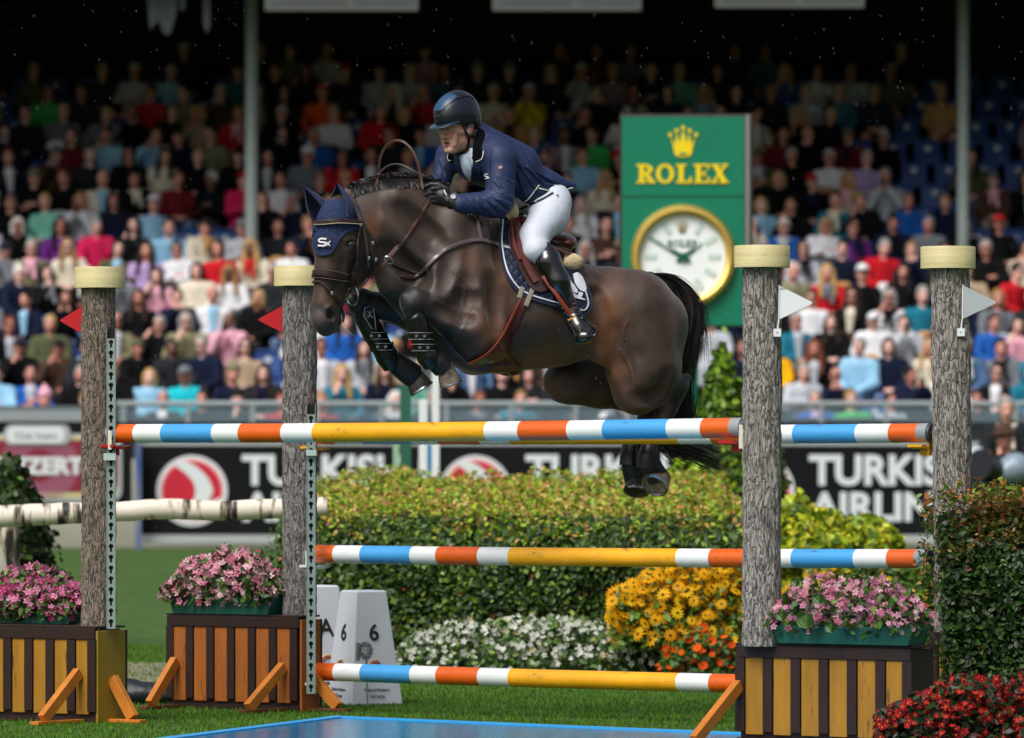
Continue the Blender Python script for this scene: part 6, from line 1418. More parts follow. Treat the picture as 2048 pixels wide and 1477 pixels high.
leg = np.maximum(leg, np.clip((880-x)/50, 0, 1)*np.clip((y-572)/12, 0, 1)*(~((x < 760) & (V[:, 2] < -120))))
leg = np.maximum(leg, np.clip((y-838)/14, 0, 1)); leg = np.maximum(leg, np.clip((x-1335)/14, 0, 1)*np.clip((y-745)/12, 0, 1)); leg = np.maximum(leg, np.clip((950-x)/60, 0, 1)*np.clip((y-640)/40, 0, 1)*(x > 745))
muz = g2(648, 655, 40, 30)*(V[:, 2] < -100)*.3; leg = np.maximum(leg, muz)
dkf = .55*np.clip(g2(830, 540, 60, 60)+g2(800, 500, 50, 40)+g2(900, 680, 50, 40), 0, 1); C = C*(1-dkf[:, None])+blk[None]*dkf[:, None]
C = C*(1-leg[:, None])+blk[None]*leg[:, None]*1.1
nost = (((V-hp(217, -20, 24))**2).sum(1) < 100)|(((V-hp(217, -20, -24))**2).sum(1) < 100)
for q_, r_, cc_, a_ in ((hp(205, -3, 0), 16, '#5a5450', .5), (hp(232, -8, 8), 14, '#4c4644', .6), (hp(150, 0, 4), 22, '#4a3023', .7), (hp(40, -20, 30), 18, '#4a3023', .5), (hp(64, -40, 44), 9, '#0c0a09', .8)):  # greys paint rim highlights onto the muzzle; browns and black are coat
    q = np.exp(-((V-q_)**2).sum(1)/r_**2)[:, None]*a_; C = C*(1-q)+np.array(lin(cc_))[None]*q; C[nost] = lin('#060505')
Vw = Wp(V)
def coat_mat():
    m = bpy.data.materials.new('horse_coat'); m.use_nodes = True; n = m.node_tree.nodes; L = m.node_tree.links; b = n['Principled BSDF']
    a = n.new('ShaderNodeVertexColor'); a.layer_name = 'col'; tc = n.new('ShaderNodeTexCoord'); mp = n.new('ShaderNodeMapping'); mp.inputs['Scale'].default_value = (18, 30, 60)
    nz = n.new('ShaderNodeTexNoise'); nz.inputs['Scale'].default_value = 6; nz.inputs['Detail'].default_value = 6; L.new(tc.outputs['Object'], mp.inputs[0]); L.new(mp.outputs[0], nz.inputs['Vector'])
    n2 = n.new('ShaderNodeTexNoise'); n2.inputs['Scale'].default_value = 9; n2.inputs['Detail'].default_value = 5; L.new(tc.outputs['Object'], n2.inputs['Vector'])
    mr = n.new('ShaderNodeMapRange'); mr.inputs[1].default_value = .3; mr.inputs[2].default_value = .7; mr.inputs[3].default_value = .72; mr.inputs[4].default_value = 1.3; L.new(nz.outputs[0], mr.inputs[0])
    sc_ = n.new('ShaderNodeVectorMath'); sc_.operation = 'SCALE'; L.new(a.outputs[0], sc_.inputs[0]); L.new(mr.outputs[0], sc_.inputs['Scale']); L.new(sc_.outputs[0], b.inputs['Base Color'])
    r2 = n.new('ShaderNodeMapRange'); r2.inputs[1].default_value = .35; r2.inputs[2].default_value = .65; r2.inputs[3].default_value = .44; r2.inputs[4].default_value = .60; L.new(n2.outputs[0], r2.inputs[0]); L.new(r2.outputs[0], b.inputs['Roughness'])
    b.inputs['Specular IOR Level'].default_value = .5; b.inputs['Sheen Weight'].default_value = .22; b.inputs['Sheen Roughness'].default_value = .35
    bp = n.new('ShaderNodeBump'); bp.inputs['Distance'].default_value = .0016; L.new(nz.outputs[0], bp.inputs['Height'])
    b2 = n.new('ShaderNodeBump'); b2.inputs['Distance'].default_value = .012; b2.inputs['Strength'].default_value = .3; L.new(n2.outputs[0], b2.inputs['Height']); L.new(bp.outputs[0], b2.inputs['Normal']); L.new(b2.outputs[0], b.inputs['Normal'])
    return m
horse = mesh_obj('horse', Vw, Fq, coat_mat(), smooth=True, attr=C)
tagp(horse, 'dark brown horse jumping over the striped poles in a navy ear bonnet and brown bridle', 'horse')

# ---- eye
eb = hp(64, -42, 37.5); mb = MB()
bm = bmesh.new(); bmesh.ops.create_uvsphere(bm, u_segments=20, v_segments=14, radius=10.2*S0)
for sg in (1, -1):
    c = Wp(hp(64, -42, 37.5*sg))[0]; mb.add([Vector(c)+v.co for v in bm.verts], [[v.index for v in f.verts] for f in bm.faces]) if sg == 1 else None
    if sg == 1: mb.obj('eye', mat('eye_dark', lin('#120a06'), .04, spec=.9, coat=1), horse, smooth=True); mb = MB()
mb.add([Vector(Wp(hp(64, -42, -37.5))[0])+v.co for v in bm.verts], [[v.index for v in f.verts] for f in bm.faces]); mb.obj('eye', mat('eye_dark'), horse, smooth=True); bm.free()

# ---- hooves and leg boots
hoofm = mat('hoof', lin('#4a4038'), .45, col2=lin('#1c1a19'), vscale=30, bump=.0006); hoofw = mat('hoof_pale', lin('#8c7a66'), .5, col2=lin('#3c332c'), vscale=14); steel = mat('steel', lin('#9aa1a6'), .25, metal=1); bootm = mat('boot_black', lin('#0d0d0e'), .3, spec=.5, bump=.001, bscale=40); trimm = mat('boot_trim', lin('#8b8f93'), .4)
softm = mat('soft_black', lin('#0b0b0c'), .55)
def hoof(c, axis, r, L, m, nm='hoof', toe=None):
    c = np.array(c, float); ax = np.array(axis, float); ax /= np.linalg.norm(ax); u = np.cross(ax, [.3, 0, -1.]); u /= np.linalg.norm(u); v_ = np.cross(ax, u); vs = []; fs = []; n = 28
    prof = [(-.1, .72), (0, .80), (.5, .9), (1, 1.0), (1.02, .97), (1.0, .8), (.9, .5)]
    toe = np.array(toe if toe is not None else u, float)
    for (t_, rr) in prof:
        for k in range(n):
            th = 2*math.pi*k/n; d_ = u*math.cos(th)+v_*math.sin(th)
            vs.append(c+ax*t_*L+d_*r*rr+toe*max(0, d_.dot(toe))*t_*r*.25)
    for j in range(len(prof)-1):
        for k in range(n): fs.append((j*n+k, j*n+(k+1) % n, (j+1)*n+(k+1) % n, (j+1)*n+k))
    fs.append(tuple((len(prof)-1)*n+k for k in range(n))); fs.append(tuple(range(n))[::-1])
    mb = MB(); mb.add(Wp(vs), fs); o = mb.obj(nm, m, horse, smooth=True)
    ring = [c+ax*L*1.03+(u*math.cos(th)+v_*math.sin(th))*r*.93+toe*max(0, (u*math.cos(th)+v_*math.sin(th)).dot(toe))*r*.22 for th in np.linspace(.5, 2*math.pi-.5, 26)]
    mb = MB(); mb.tube([Vector(q) for q in Wp(ring)], 3.2*S0, 6); mb.obj('horseshoe', steel, o, smooth=True); return o
hoof(b3(889, 730, 80), (.34, .93, .05), 20, 40, hoofw); hoof(b3(826, 748, -66), (.55, .83, .0), 23, 34, hoofm)
hoof(b3(1322, 952, 26), (-.30, .62, -.72), 25, 32, hoofw); hoof(b3(1278, 952, -50), (-.1, .86, -.5), 23, 36, hoofm)
def shell(name, pts, rs, m, parent=horse, n=26, open_=False, wall=2.2):
    C_ = catmull([np.array(p, float) for p in pts], 6); rr = np.interp(np.linspace(0, len(rs)-1, len(C_)), range(len(rs)), rs); vs = []; fs = []; N = len(C_)
    for i in range(N):
        t_ = C_[min(i+1, N-1)]-C_[max(0, i-1)]; t_ /= np.linalg.norm(t_); u = np.cross(t_, [.4, 0, -1.]); u /= np.linalg.norm(u); v_ = np.cross(t_, u)
        for k in range(n): th = 2*math.pi*k/n; vs.append(C_[i]+(u*math.cos(th)+v_*math.sin(th))*rr[i])
    for i in range(N):
        t_ = C_[min(i+1, N-1)]-C_[max(0, i-1)]; t_ /= np.linalg.norm(t_); u = np.cross(t_, [.4, 0, -1.]); u /= np.linalg.norm(u); v_ = np.cross(t_, u)
        for k in range(n): th = 2*math.pi*k/n; vs.append(C_[i]+(u*math.cos(th)+v_*math.sin(th))*(rr[i]-wall))
    for i in range(N-1):
        for k in range(n):
            a, b, c_, d_ = i*n+k, i*n+(k+1) % n, (i+1)*n+(k+1) % n, (i+1)*n+k; fs.append((a, b, c_, d_)); o_ = N*n; fs.append((d_+o_, c_+o_, b+o_, a+o_))
    for k in range(n): k2 = (k+1) % n; o_ = N*n; fs.append((k, k+o_, k2+o_, k2)); e_ = (N-1)*n; fs.append((e_+k2, e_+k2+o_, e_+k+o_, e_+k))
    mb = MB(); mb.add(Wp(vs), fs); return mb.obj(name, m, parent, smooth=True)
bn = shell('leg_boot', [b3(826, 626, 80), b3(830, 634, 80), b3(838, 662, 80), b3(848, 695, 80), b3(856, 712, 80), b3(866, 730, 80)], [19, 22.5, 23, 20, 24, 20], bootm)
bf = shell('leg_boot', [b3(724, 622, -66), b3(730, 634, -66), b3(745, 662, -66), b3(764, 695, -66), b3(774, 712, -66), b3(786, 732, -66)], [18, 22, 23, 21, 24, 21], bootm)
for o_, a0, a1, off in ((bn, (838, 662), (850, 704), 80), (bf, (745, 662), (768, 702), -66)):
    for f_ in (.25, .8):
        c = (a0[0]+(a1[0]-a0[0])*f_, a0[1]+(a1[1]-a0[1])*f_); dx = (a1[0]-a0[0])/46.; sh = shell('boot_strap', [b3(c[0]-2*dx, c[1]-5, off), b3(c[0], c[1], off), b3(c[0]+2*dx, c[1]+5, off)], [25.3, 25.3, 25.], bootm, o_, wall=1)
        for q in (-6.5, 6.5): shell('strap_edge', [b3(c[0]+q*dx*.5, c[1]+q-.5, off), b3(c[0]+q*dx*.5, c[1]+q, off), b3(c[0]+q*dx*.5, c[1]+q+.5, off)], [25.6, 25.8, 25.6], trimm, o_, wall=1)
        for q in (-8, 8):
            cc = Wp([(c[0]+q, c[1], WX(c[0], off)-25)])[0]; mb = MB(); mb.tube([Vector(cc)+Vector((0, .0, 0)), Vector(cc)+Vector((0, -.006, 0))], .008, 12); mb.obj('stud', steel, o_, smooth=True)
# shield outline on the far boot
sh_ = [(730, 616), (746, 612), (750, 640), (752, 662), (742, 656), (728, 632), (730, 616)]
mb = MB(); mb.tube([Vector(q) for q in Wp([(a, b, WX(a, -66)-23.5-(3 if 635 < b < 655 else 0)) for a, b in sh_])], .0035, 6); mb.obj('boot_emblem', trimm, bf)
for sg in ((-1, 1), (1, 1)):
    mb = MB(); mb.tube([Vector(q) for q in Wp([(739-4*sg[0], 622, WX(740, -66)-25), (740, 629, WX(740, -66)-26), (740+5*sg[0], 637, WX(740, -66)-26.5)])], .0035, 6); mb.obj('boot_emblem', trimm, bf)
shell('bell_boot', [b3(864, 714, 80), b3(874, 724, 80), b3(886, 736, 80)], [19, 22, 22], softm); shell('bell_boot', [b3(784, 718, -66), b3(802, 734, -66), b3(826, 752, -66)], [20, 23, 25], softm)
# hind boots
bh = shell('hind_boot', [b3(1303, 885, 34), b3(1298, 910, 34), b3(1297, 935, 32)], [18, 22, 25], bootm); bh2 = shell('hind_boot', [b3(1266, 880, -48), b3(1262, 905, -48), b3(1262, 930, -48)], [18, 21, 24], bootm)
shell('bell_boot', [b3(1299, 925, 32), b3(1306, 940, 31), b3(1314, 956, 27)], [21, 22, 24], softm); shell('bell_boot', [b3(1262, 926, -48), b3(1268, 944, -48), b3(1276, 966, -50)], [20, 23, 26], softm)

# ---- ears and bonnet
navy = mat('bonnet_navy', lin('#0e1c42'), .8, bump=.003, bscale=150, sheen=.1)
def crochet_mat():
    m = bpy.data.materials.new('crochet'); m.use_nodes = True; n = m.node_tree.nodes; L = m.node_tree.links; b = n['Principled BSDF']; b.inputs['Roughness'].default_value = .8
    tc = n.new('ShaderNodeTexCoord'); vo = n.new('ShaderNodeTexVoronoi'); vo.inputs['Scale'].default_value = 95; vo.inputs['Randomness'].default_value = .35; L.new(tc.outputs['Object'], vo.inputs['Vector'])
    cr = n.new('ShaderNodeValToRGB'); e0 = cr.color_ramp.elements; e0[0].position = .2; e0[0].color = (*lin('#05091a'), 1); e0[1].position = .5; e0[1].color = (*lin('#152a56'), 1)
    L.new(vo.outputs['Distance'], cr.inputs[0]); L.new(cr.outputs[0], b.inputs['Base Color']); bp = n.new('ShaderNodeBump'); bp.inputs['Distance'].default_value = .004; L.new(vo.outputs['Distance'], bp.inputs['Height']); L.new(bp.outputs[0], b.inputs['Normal']); return m
croch = crochet_mat()
bon = drape([(652, 402), (676, 398), (700, 402), (716, 410), (724, 432), (730, 455), (722, 452), (700, 460), (684, 470), (672, 488), (662, 504), (645, 509), (631, 504), (625, 488), (625, 462), (632, 440), (640, 420)], HS, 3.2, 2.4, 4, 'ear_bonnet', croch, horse)
mb = MB(); pth = [(728, 456), (700, 461), (684, 471), (672, 489), (662, 505), (645, 510), (631, 505), (625.5, 488)]
strap(pth, HS, 3.6, 5, 1.6, 'bonnet_hem', navy, horse)
def ear(base, tip, w_, side):
    base, tip = np.array(base, float), np.array(tip, float); ax = tip-base; L_ = np.linalg.norm(ax); ax /= L_; fw = np.array([-.5, .15, -.85]); fw -= ax*fw.dot(ax); fw /= np.linalg.norm(fw); sd = np.cross(ax, fw); vs = []; fs = []; n = 14; N = 14
    for i in range(N+1):
        t_ = i/N; wd = w_*(math.sin(math.pi*min(1, (t_*.72+.28)))**.8)*(1-t_**3*.55); c = base+ax*L_*t_+fw*(-3*math.sin(t_*3))+sd*side*4*t_*t_
        for k in range(n):
            a_ = -2.3+4.6*k/(n-1); vs.append(c-fw*math.cos(a_)*wd*.75+sd*math.sin(a_)*wd)
    K = len(vs)
    for i in range(N+1):
        t_ = i/N; wd = w_*(math.sin(math.pi*min(1, (t_*.72+.28)))**.8)*(1-t_**3*.55)*.82; c = base+ax*L_*t_+fw*(-3*math.sin(t_*3)+1)+sd*side*4*t_*t_
        for k in range(n):
            a_ = -2.25+4.5*k/(n-1); vs.append(c-fw*math.cos(a_)*wd*.75+sd*math.sin(a_)*wd)
    for i in range(N):
        for k in range(n-1):
            a, b, c_, d_ = i*n+k, i*n+k+1, (i+1)*n+k+1, (i+1)*n+k; fs += [(a, b, c_, d_), (K+d_, K+c_, K+b, K+a)]
        for k in (0, n-1): a, d_ = i*n+k, (i+1)*n+k; fs.append((a, d_, K+d_, K+a))
    for k in range(n-1): i = N*n; fs.append((i+k, i+k+1, K+i+k+1, K+i+k))
    mb = MB(); mb.add(Wp(vs), fs); mb.obj('ear', navy, horse, smooth=True)
ear(hp(14, -30, -26)+np.array([6, 8, 0]), (611, 372, HO[2]+8), 25, -1); ear(hp(12, -40, 26)+np.array([-10, 4, 0]), (671, 366, HO[2]+14), 31, 1)
# S mark on the bonnet
wmk = mat('mark_white', lin('#d8dbe0'), .6)
for pth, wd in (([(653, 478.5), (641, 478), (637.5, 481.5), (641, 484.5), (649, 485.5), (651, 489), (648, 492), (636, 491.5)], 3.6), ([(652, 484.5), (660, 492)], 2.4), ([(661, 482.5), (652.5, 492)], 2.4)):
    strap(pth, HS, 6.6, wd, 1.2, 'bonnet_mark', wmk, horse, n=5)
drape([(633, 474), (663, 474), (663, 497), (633, 497)], HS, 5.2, .8, 3, 'mark_patch', mat('patch_navy', lin('#0a1230'), .7), horse, curve=False)

# ---- bridle
leath = mat('bridle_leather', lin('#2e1c18'), .38, var=.15, vscale=40, coat=.3); leat2 = mat('leather_grey', lin('#574846'), .4, coat=.3); pipe_ = mat('pale_piping', lin('#b3a58a'), .5)
br = bpy.data.objects.new('bridle', None); COL.objects.link(br); br.parent = horse
def bs(path, wd, th=2.2, m=leath, off=3.5, nm='bridle_strap', **k): return strap(path, HS, off, wd, th, nm, m, br, **k)
bs([(630, 446), (650, 443), (680, 442), (705, 443), (724, 446)], 9, 3, off=7, nm='browband'); bs([(630, 449.5), (650, 449), (680, 446.5), (724, 449)], 1.8, 4.2, pipe_, off=7, nm='browband_piping')
bs([(704, 402), (712, 420), (720, 438), (723, 447)], 10, 2.6, leat2, off=7, nm='headpiece'); bs([(722, 446), (721, 470), (716, 500), (708, 535), (704, 560), (708, 580)], 5, 2.2)
bs([(724, 446), (730, 470), (734, 495), (737, 535)], 5, 2.2, leat2); bs([(725, 448), (738, 468), (748, 490), (753, 522)], 4.5, 2); bs([(722, 447), (716, 475), (714, 510), (713, 535)], 4, 2.4, leat2, nm='cheekpiece')
bs([(624, 548), (640, 545), (665, 549), (690, 553), (703, 560), (706, 572)], 15, 4, off=3.2, nm='noseband'); bs([(624, 556), (640, 556), (668, 559), (700, 563)], 2, 5.6, leat2, off=3.2, nm='noseband_stitch'); bs([(626, 543), (642, 540), (668, 543), (698, 550)], 2, 5, leat2, off=3.2, nm='noseband_stitch')
bs([(624, 565), (640, 564), (655, 578), (668, 592), (680, 610), (687, 632), (686, 645)], 5, 2.4, nm='flash_strap')
for (a_, b_) in ((664, 587), (738, 517), (721, 450), (752, 520), (746, 487)):
    wv = HS.near([(a_, b_)], 7)[0]; c = Vector(Wp([(a_, b_, (wv if not np.isnan(wv) else HO[2]-60)-2)])[0]); mb = MB(); mb.obox(c, (.007, 0, 0), (0, .002, 0), (0, 0, .009)); mb.obj('buckle', steel, br, bevel=.002)
bit = []
bc = np.array([705, 592, HS.near([(700, 585)], 4)[0]-6])
mb = MB(); mb.tube([Vector(q) for q in Wp([bc+[15*math.cos(t_)*.75, 19*math.sin(t_), -6*math.cos(t_)] for t_ in np.linspace(0, 2*math.pi, 30)])], 2.1*S0, 8); mb.obj('bit_ring', steel, br, smooth=True)
mb = MB(); mb.tube([Vector(q) for q in Wp([bc+[-4, 0, 0], bc+[-18, 6, 4], bc+[-26, 12, 16]])], [4*S0, 4*S0, 2*S0], 10); mb.obj('bit_bar', mat('brass', lin('#c9b26a'), .25, metal=.9), br, smooth=True)

# ---- mane and forelock braids, tail, whiskers
hairm = mat('hair_black', rough=.42, attr='col', spec=.5)
def hair(name, starts, ctrl, n_seg, width, cols, parent=horse):
    """starts: (n,k,3) control points of every lock; thin flat tapering strips"""
    n, k, _ = ctrl.shape; ts = np.linspace(0, k-1, n_seg+1); i0 = np.minimum(ts.astype(int), k-2); fr = ts-i0
    P0 = ctrl[:, np.maximum(i0-1, 0)]; P1 = ctrl[:, i0]; P2_ = ctrl[:, i0+1]; P3 = ctrl[:, np.minimum(i0+2, k-1)]; f = fr[None, :, None]
    C_ = .5*((2*P1)+(-P0+P2_)*f+(2*P0-5*P1+4*P2_-P3)*f*f+(-P0+3*P1-3*P2_+P3)*f**3)
    T_ = np.gradient(C_, axis=1); T_ /= np.linalg.norm(T_, axis=2, keepdims=True)+1e-9; rnd = rng.normal(size=(n, 1, 3))+np.array([0, 0, -1.])*.8; S_ = np.cross(T_, rnd); S_ /= np.linalg.norm(S_, axis=2, keepdims=True)+1e-9
    tp_ = (1-.85*(np.linspace(0, 1, n_seg+1)**2))[None, :, None]; wv = np.asarray(width).reshape(-1, 1, 1) if np.ndim(width) else width
    L_ = C_-S_*tp_*wv; R_ = C_+S_*tp_*wv; V_ = np.stack([L_, R_], 2).reshape(-1, 3); m_ = (n_seg+1)*2
    q = np.array([[2*i, 2*i+1, 2*i+3, 2*i+2] for i in range(n_seg)]); F_ = (q[None]+(np.arange(n)*m_)[:, None, None]).reshape(-1, 4)
    return mesh_obj(name, Wp(V_), F_, hairm, parent, attr=np.repeat(cols, m_, axis=0))
def hcol(n): return cvar(lin('#17120f'), n, .5, .1)
# tail
n = 3000; u = rng.uniform(0, 1, n); ctrl = np.zeros((n, 7, 3))
spine = np.array([(1288, 552), (1332, 561), (1366, 596), (1374, 650), (1364, 715), (1360, 780), (1372, 838)], float); sprd = np.array([5, 11, 19, 24, 25, 22, 18.])
off_ = rng.normal(size=(n, 2))
for j in range(7):
    ctrl[:, j, 0] = spine[j, 0]+off_[:, 0]*sprd[j]*.42+rng.normal(0, 3.2, n)*(j > 1); ctrl[:, j, 1] = spine[j, 1]+off_[:, 1]*sprd[j]*.22+rng.normal(0, 2, n)*(j > 1); ctrl[:, j, 2] = WX(spine[j, 0], 0)+off_[:, 1]*sprd[j]*.5
hair('tail', None, ctrl, 22, .7, hcol(n))
n = 900; ctrl = np.zeros((n, 5, 3)); sp2 = np.array([(1300, 553), (1352, 566), (1388, 612), (1394, 660), (1390, 705)], float); off_ = rng.normal(size=(n, 2)); ln = rng.uniform(.55, 1.05, n)
for j in range(5):
    ctrl[:, j, 0] = 1300+(sp2[j, 0]-1300)*(.5+.5*ln)+off_[:, 0]*(2+j*3.2); ctrl[:, j, 1] = 553+(sp2[j, 1]-553)*ln+off_[:, 1]*(2+j*3); ctrl[:, j, 2] = WX(sp2[j, 0], 4)+off_[:, 0]*6
hair('tail_top_hair', None, ctrl, 16, .6, hcol(n))
n = 460; ctrl = np.zeros((n, 6, 3)); sp3 = np.array([(1366, 800), (1368, 850), (1320, 872), (1340, 895), (1390, 912), (1452, 938)], float); sp3 = np.array([(1364, 790), (1352, 842), (1340, 880), (1362, 900), (1400, 915), (1448, 936)], float); off_ = rng.normal(size=(n, 2)); ln = rng.uniform(.6, 1.05, n)
for j in range(6):
    e_ = sp3[0]+(sp3[j]-sp3[0])*(ln[:, None] if j > 3 else 1); ctrl[:, j, 0] = e_[:, 0] if j > 3 else sp3[j, 0]; ctrl[:, j, 0] += off_[:, 0]*(9+j*1.2); ctrl[:, j, 1] = (e_[:, 1] if j > 3 else sp3[j, 1])+off_[:, 1]*(5+j*1.4); ctrl[:, j, 2] = WX(1370, -8)+off_[:, 1]*8
hair('tail_end', None, ctrl, 18, .9, hcol(n))
# dock
mb = MB(); mb.tube([Vector(q) for q in Wp([b3(1272, 566), b3(1300, 560), b3(1335, 570), b3(1360, 600), b3(1368, 640)])], [20*S0, 17*S0, 13*S0, 10*S0, 6*S0], 14); mb.obj('tail_dock', mat('dock', lin('#15100d'), .6), horse, smooth=True)
# braided mane tufts along the crest
xs_ = np.array([694, 718, 742, 766, 790, 814, 838, 862, 880, 900]); ys_ = np.array([376, 367, 360, 355, 353, 353, 356, 362, 368, 380])
n = 2600; u = np.sort(rng.uniform(0, 1, n)); X_ = 696+u*196; Y_ = np.interp(X_, xs_, ys_); lobes = .5+.5*np.abs(np.sin((X_-696)*math.pi/17)); ctrl = np.zeros((n, 4, 3)); sx_ = rng.normal(0, 1, n); hgt = rng.uniform(.4, 1.1, n)*(5+7*lobes)
for j, (tx, ty) in enumerate(((0, .0), (-.1, .75), (.45, 1.0), (1.1, .55))):
    ctrl[:, j, 0] = X_+tx*hgt+sx_*1.2; ctrl[:, j, 1] = Y_+5-ty*hgt+rng.normal(0, .6, n); ctrl[:, j, 2] = WX(X_)-rng.uniform(-6, 9, n)-j*1.5
hair('mane', None, ctrl, 6, .8, cvar(lin('#1b1817'), n, .5, .05))
n = 2200; X_ = rng.uniform(700, 900, n); Y_ = np.interp(X_, xs_, ys_)+3; ctrl = np.zeros((n, 4, 3)); ln = rng.uniform(8, 22, n); yy = Y_[:, None]+np.array([0, .35, .7, 1.0])[None]*ln[:, None]; xx = X_[:, None]+np.array([0, .1, .25, .35])[None]*ln[:, None]
for j in range(4):
    w_ = HS.near(np.stack([xx[:, j], yy[:, j]+1], 1), 1.2+1.*(j in (1, 2))); w_ = np.where(np.isnan(w_), WX(xx[:, j]), w_); ctrl[:, j] = np.stack([xx[:, j], yy[:, j], w_], 1)
hair('mane_side', None, ctrl, 6, .9, cvar(lin('#1b1817'), n, .5, .05))
# whiskers
n = 46; ctrl = np.zeros((n, 3, 3)); st_ = np.array([hp(238, -60, s_) for s_ in rng.uniform(-12, 24, n)]); dr = np.stack([rng.uniform(.1, 1, n), rng.uniform(-.1, .9, n), rng.uniform(-.6, .2, n)], 1); ln = rng.uniform(10, 30, n)[:, None]
ctrl[:, 0] = st_; ctrl[:, 1] = st_+dr*ln*.5; ctrl[:, 2] = st_+dr*ln+np.array([0, 3, 0]); hair('whiskers', None, ctrl, 4, .35, np.tile(lin('#b9b2aa'), (n, 1)))

# ---- saddle pad, girth guard, breastplate, martingale
padm = mat('pad_navy', lin('#0b1330'), .75, bump=.0, sheen=.1)
def quilt():
    m = bpy.data.materials.new('quilted_navy'); m.use_nodes = True; n = m.node_tree.nodes; L = m.node_tree.links; b = n['Principled BSDF']; b.inputs['Roughness'].default_value = .7; b.inputs['Base Color'].default_value = (*lin('#0e1836'), 1)
    tc = n.new('ShaderNodeTexCoord'); mp = n.new('ShaderNodeMapping'); mp.inputs['Rotation'].default_value = (0, R(45), 0); mp.inputs['Scale'].default_value = (26, 0, 26); L.new(tc.outputs['Object'], mp.inputs[0])
    sp = n.new('ShaderNodeSeparateXYZ'); L.new(mp.outputs[0], sp.inputs[0]); outs = []
    for ax in ('X', 'Z'):
        s1 = n.new('ShaderNodeMath'); s1.operation = 'PINGPONG'; s1.inputs[1].default_value = .5; L.new(sp.outputs[ax], s1.inputs[0]); outs.append(s1)
    mn = n.new('ShaderNodeMath'); mn.operation = 'MINIMUM'; L.new(outs[0].outputs[0], mn.inputs[0]); L.new(outs[1].outputs[0], mn.inputs[1])
    pw = n.new('ShaderNodeMath'); pw.operation = 'POWER'; pw.inputs[1].default_value = .5; L.new(mn.outputs[0], pw.inputs[0])
    bp = n.new('ShaderNodeBump'); bp.inputs['Distance'].default_value = .012; L.new(pw.outputs[0], bp.inputs['Height']); L.new(bp.outputs[0], b.inputs['Normal']); return m
pad_out = [(1004, 436), (1018, 430), (1060, 440), (1110, 500), (1150, 535), (1160, 545), (1172, 570), (1182, 600), (1180, 618), (1166, 628), (1140, 618), (1100, 608), (1060, 596), (1034, 580), (1014, 552), (1004, 520), (999, 480)]
drape(pad_out, HS, 5, 4, 6, 'saddle_pad', quilt(), horse)
strap([(1006, 440), (1004, 480), (1009, 520), (1019, 550), (1038, 576), (1062, 590), (1100, 602), (1140, 612), (1165, 621), (1175, 614), (1176, 600), (1167, 572), (1155, 546)], HS, 6.5, 3.2, 1.6, 'pad_piping', mat('piping_white', lin('#c6ccd4'), .5), horse)
strap([(1002, 440), (998.5, 482), (1003, 522), (1014, 554), (1034, 581), (1060, 597), (1100, 609), (1140, 619), (1167, 629), (1181, 619), (1183, 600), (1173, 570)], HS, 5.5, 5, 2.4, 'pad_binding', padm, horse)
# emblem on the pad: a white oval figure and blades, generic
for i, poly in enumerate(([(1146, 548), (1156, 545), (1166, 555), (1173, 575), (1170, 583), (1160, 580), (1150, 566)], [(1134, 556), (1142, 562), (1156, 582), (1150, 586), (1140, 576)], [(1139, 578), (1150, 588), (1172, 600), (1158, 598), (1142, 592)], [(1158, 584), (1166, 586), (1163, 594), (1156, 591)])):
    drape(poly, HS, 7+.3*i, 1, 3, 'pad_emblem', wmk, horse)
gd = drape([(1046, 590), (1052, 596), (1050, 615), (1040, 640), (1022, 690), (1022, 712), (1032, 728), (1044, 740), (1036, 750), (1010, 752), (980, 744), (950, 736), (938, 728), (966, 715), (990, 694), (1008, 660), (1026, 625)], HS, 5, 3, 5, 'stud_guard', mat('guard_leather', lin('#431018'), .35, var=.3, vscale=4, coat=.3), horse)
strap([(1044, 592), (1026, 630), (1008, 665), (988, 695), (962, 716), (936, 728)], HS, 6, 5, 2.5, 'guard_edge', mat('leather_tan', lin('#7d2d18'), .35, coat=.3), horse)
for (a_, b_) in (((1046, 575), (1038, 596)), ((1070, 566), (1052, 612))): strap([a_, ((a_[0]+b_[0])/2, (a_[1]+b_[1])/2), b_], HS, 8, 10, 2, 'girth_strap', mat('web_grey', lin('#83786c'), .6), horse)
bp_m = mat('breast_leather', lin('#5a4a4c'), .35, coat=.35)
strap([(1030, 497), (1004, 492), (985, 486), (962, 480), (930, 484), (895, 498), (865, 522), (840, 548)], HS, 3, 8, 3, 'breastplate', bp_m, horse)
strap([(963, 481), (960, 468), (957, 455), (955, 434)], HS, 3.2, 7, 3, 'breast_strap', bp_m, horse); strap([(840, 548), (815, 540), (790, 530), (775, 520)], HS, 4, 4.5, 2.5, 'martingale', leath, horse)
strap([(845, 545), (825, 556), (800, 552)], HS, 4, 6, 2.5, 'breastplate', leath, horse); drape([(996, 484), (1001, 483), (1002, 494), (997, 495)], HS, 7, 1.5, 2, 'buckle', steel, horse, curve=False)
strap([(880, 668), (905, 700), (935, 728)], HS, 3, 12, 2, 'belly_strap', mat('elastic_blue', lin('#1f3a58'), .7), horse)
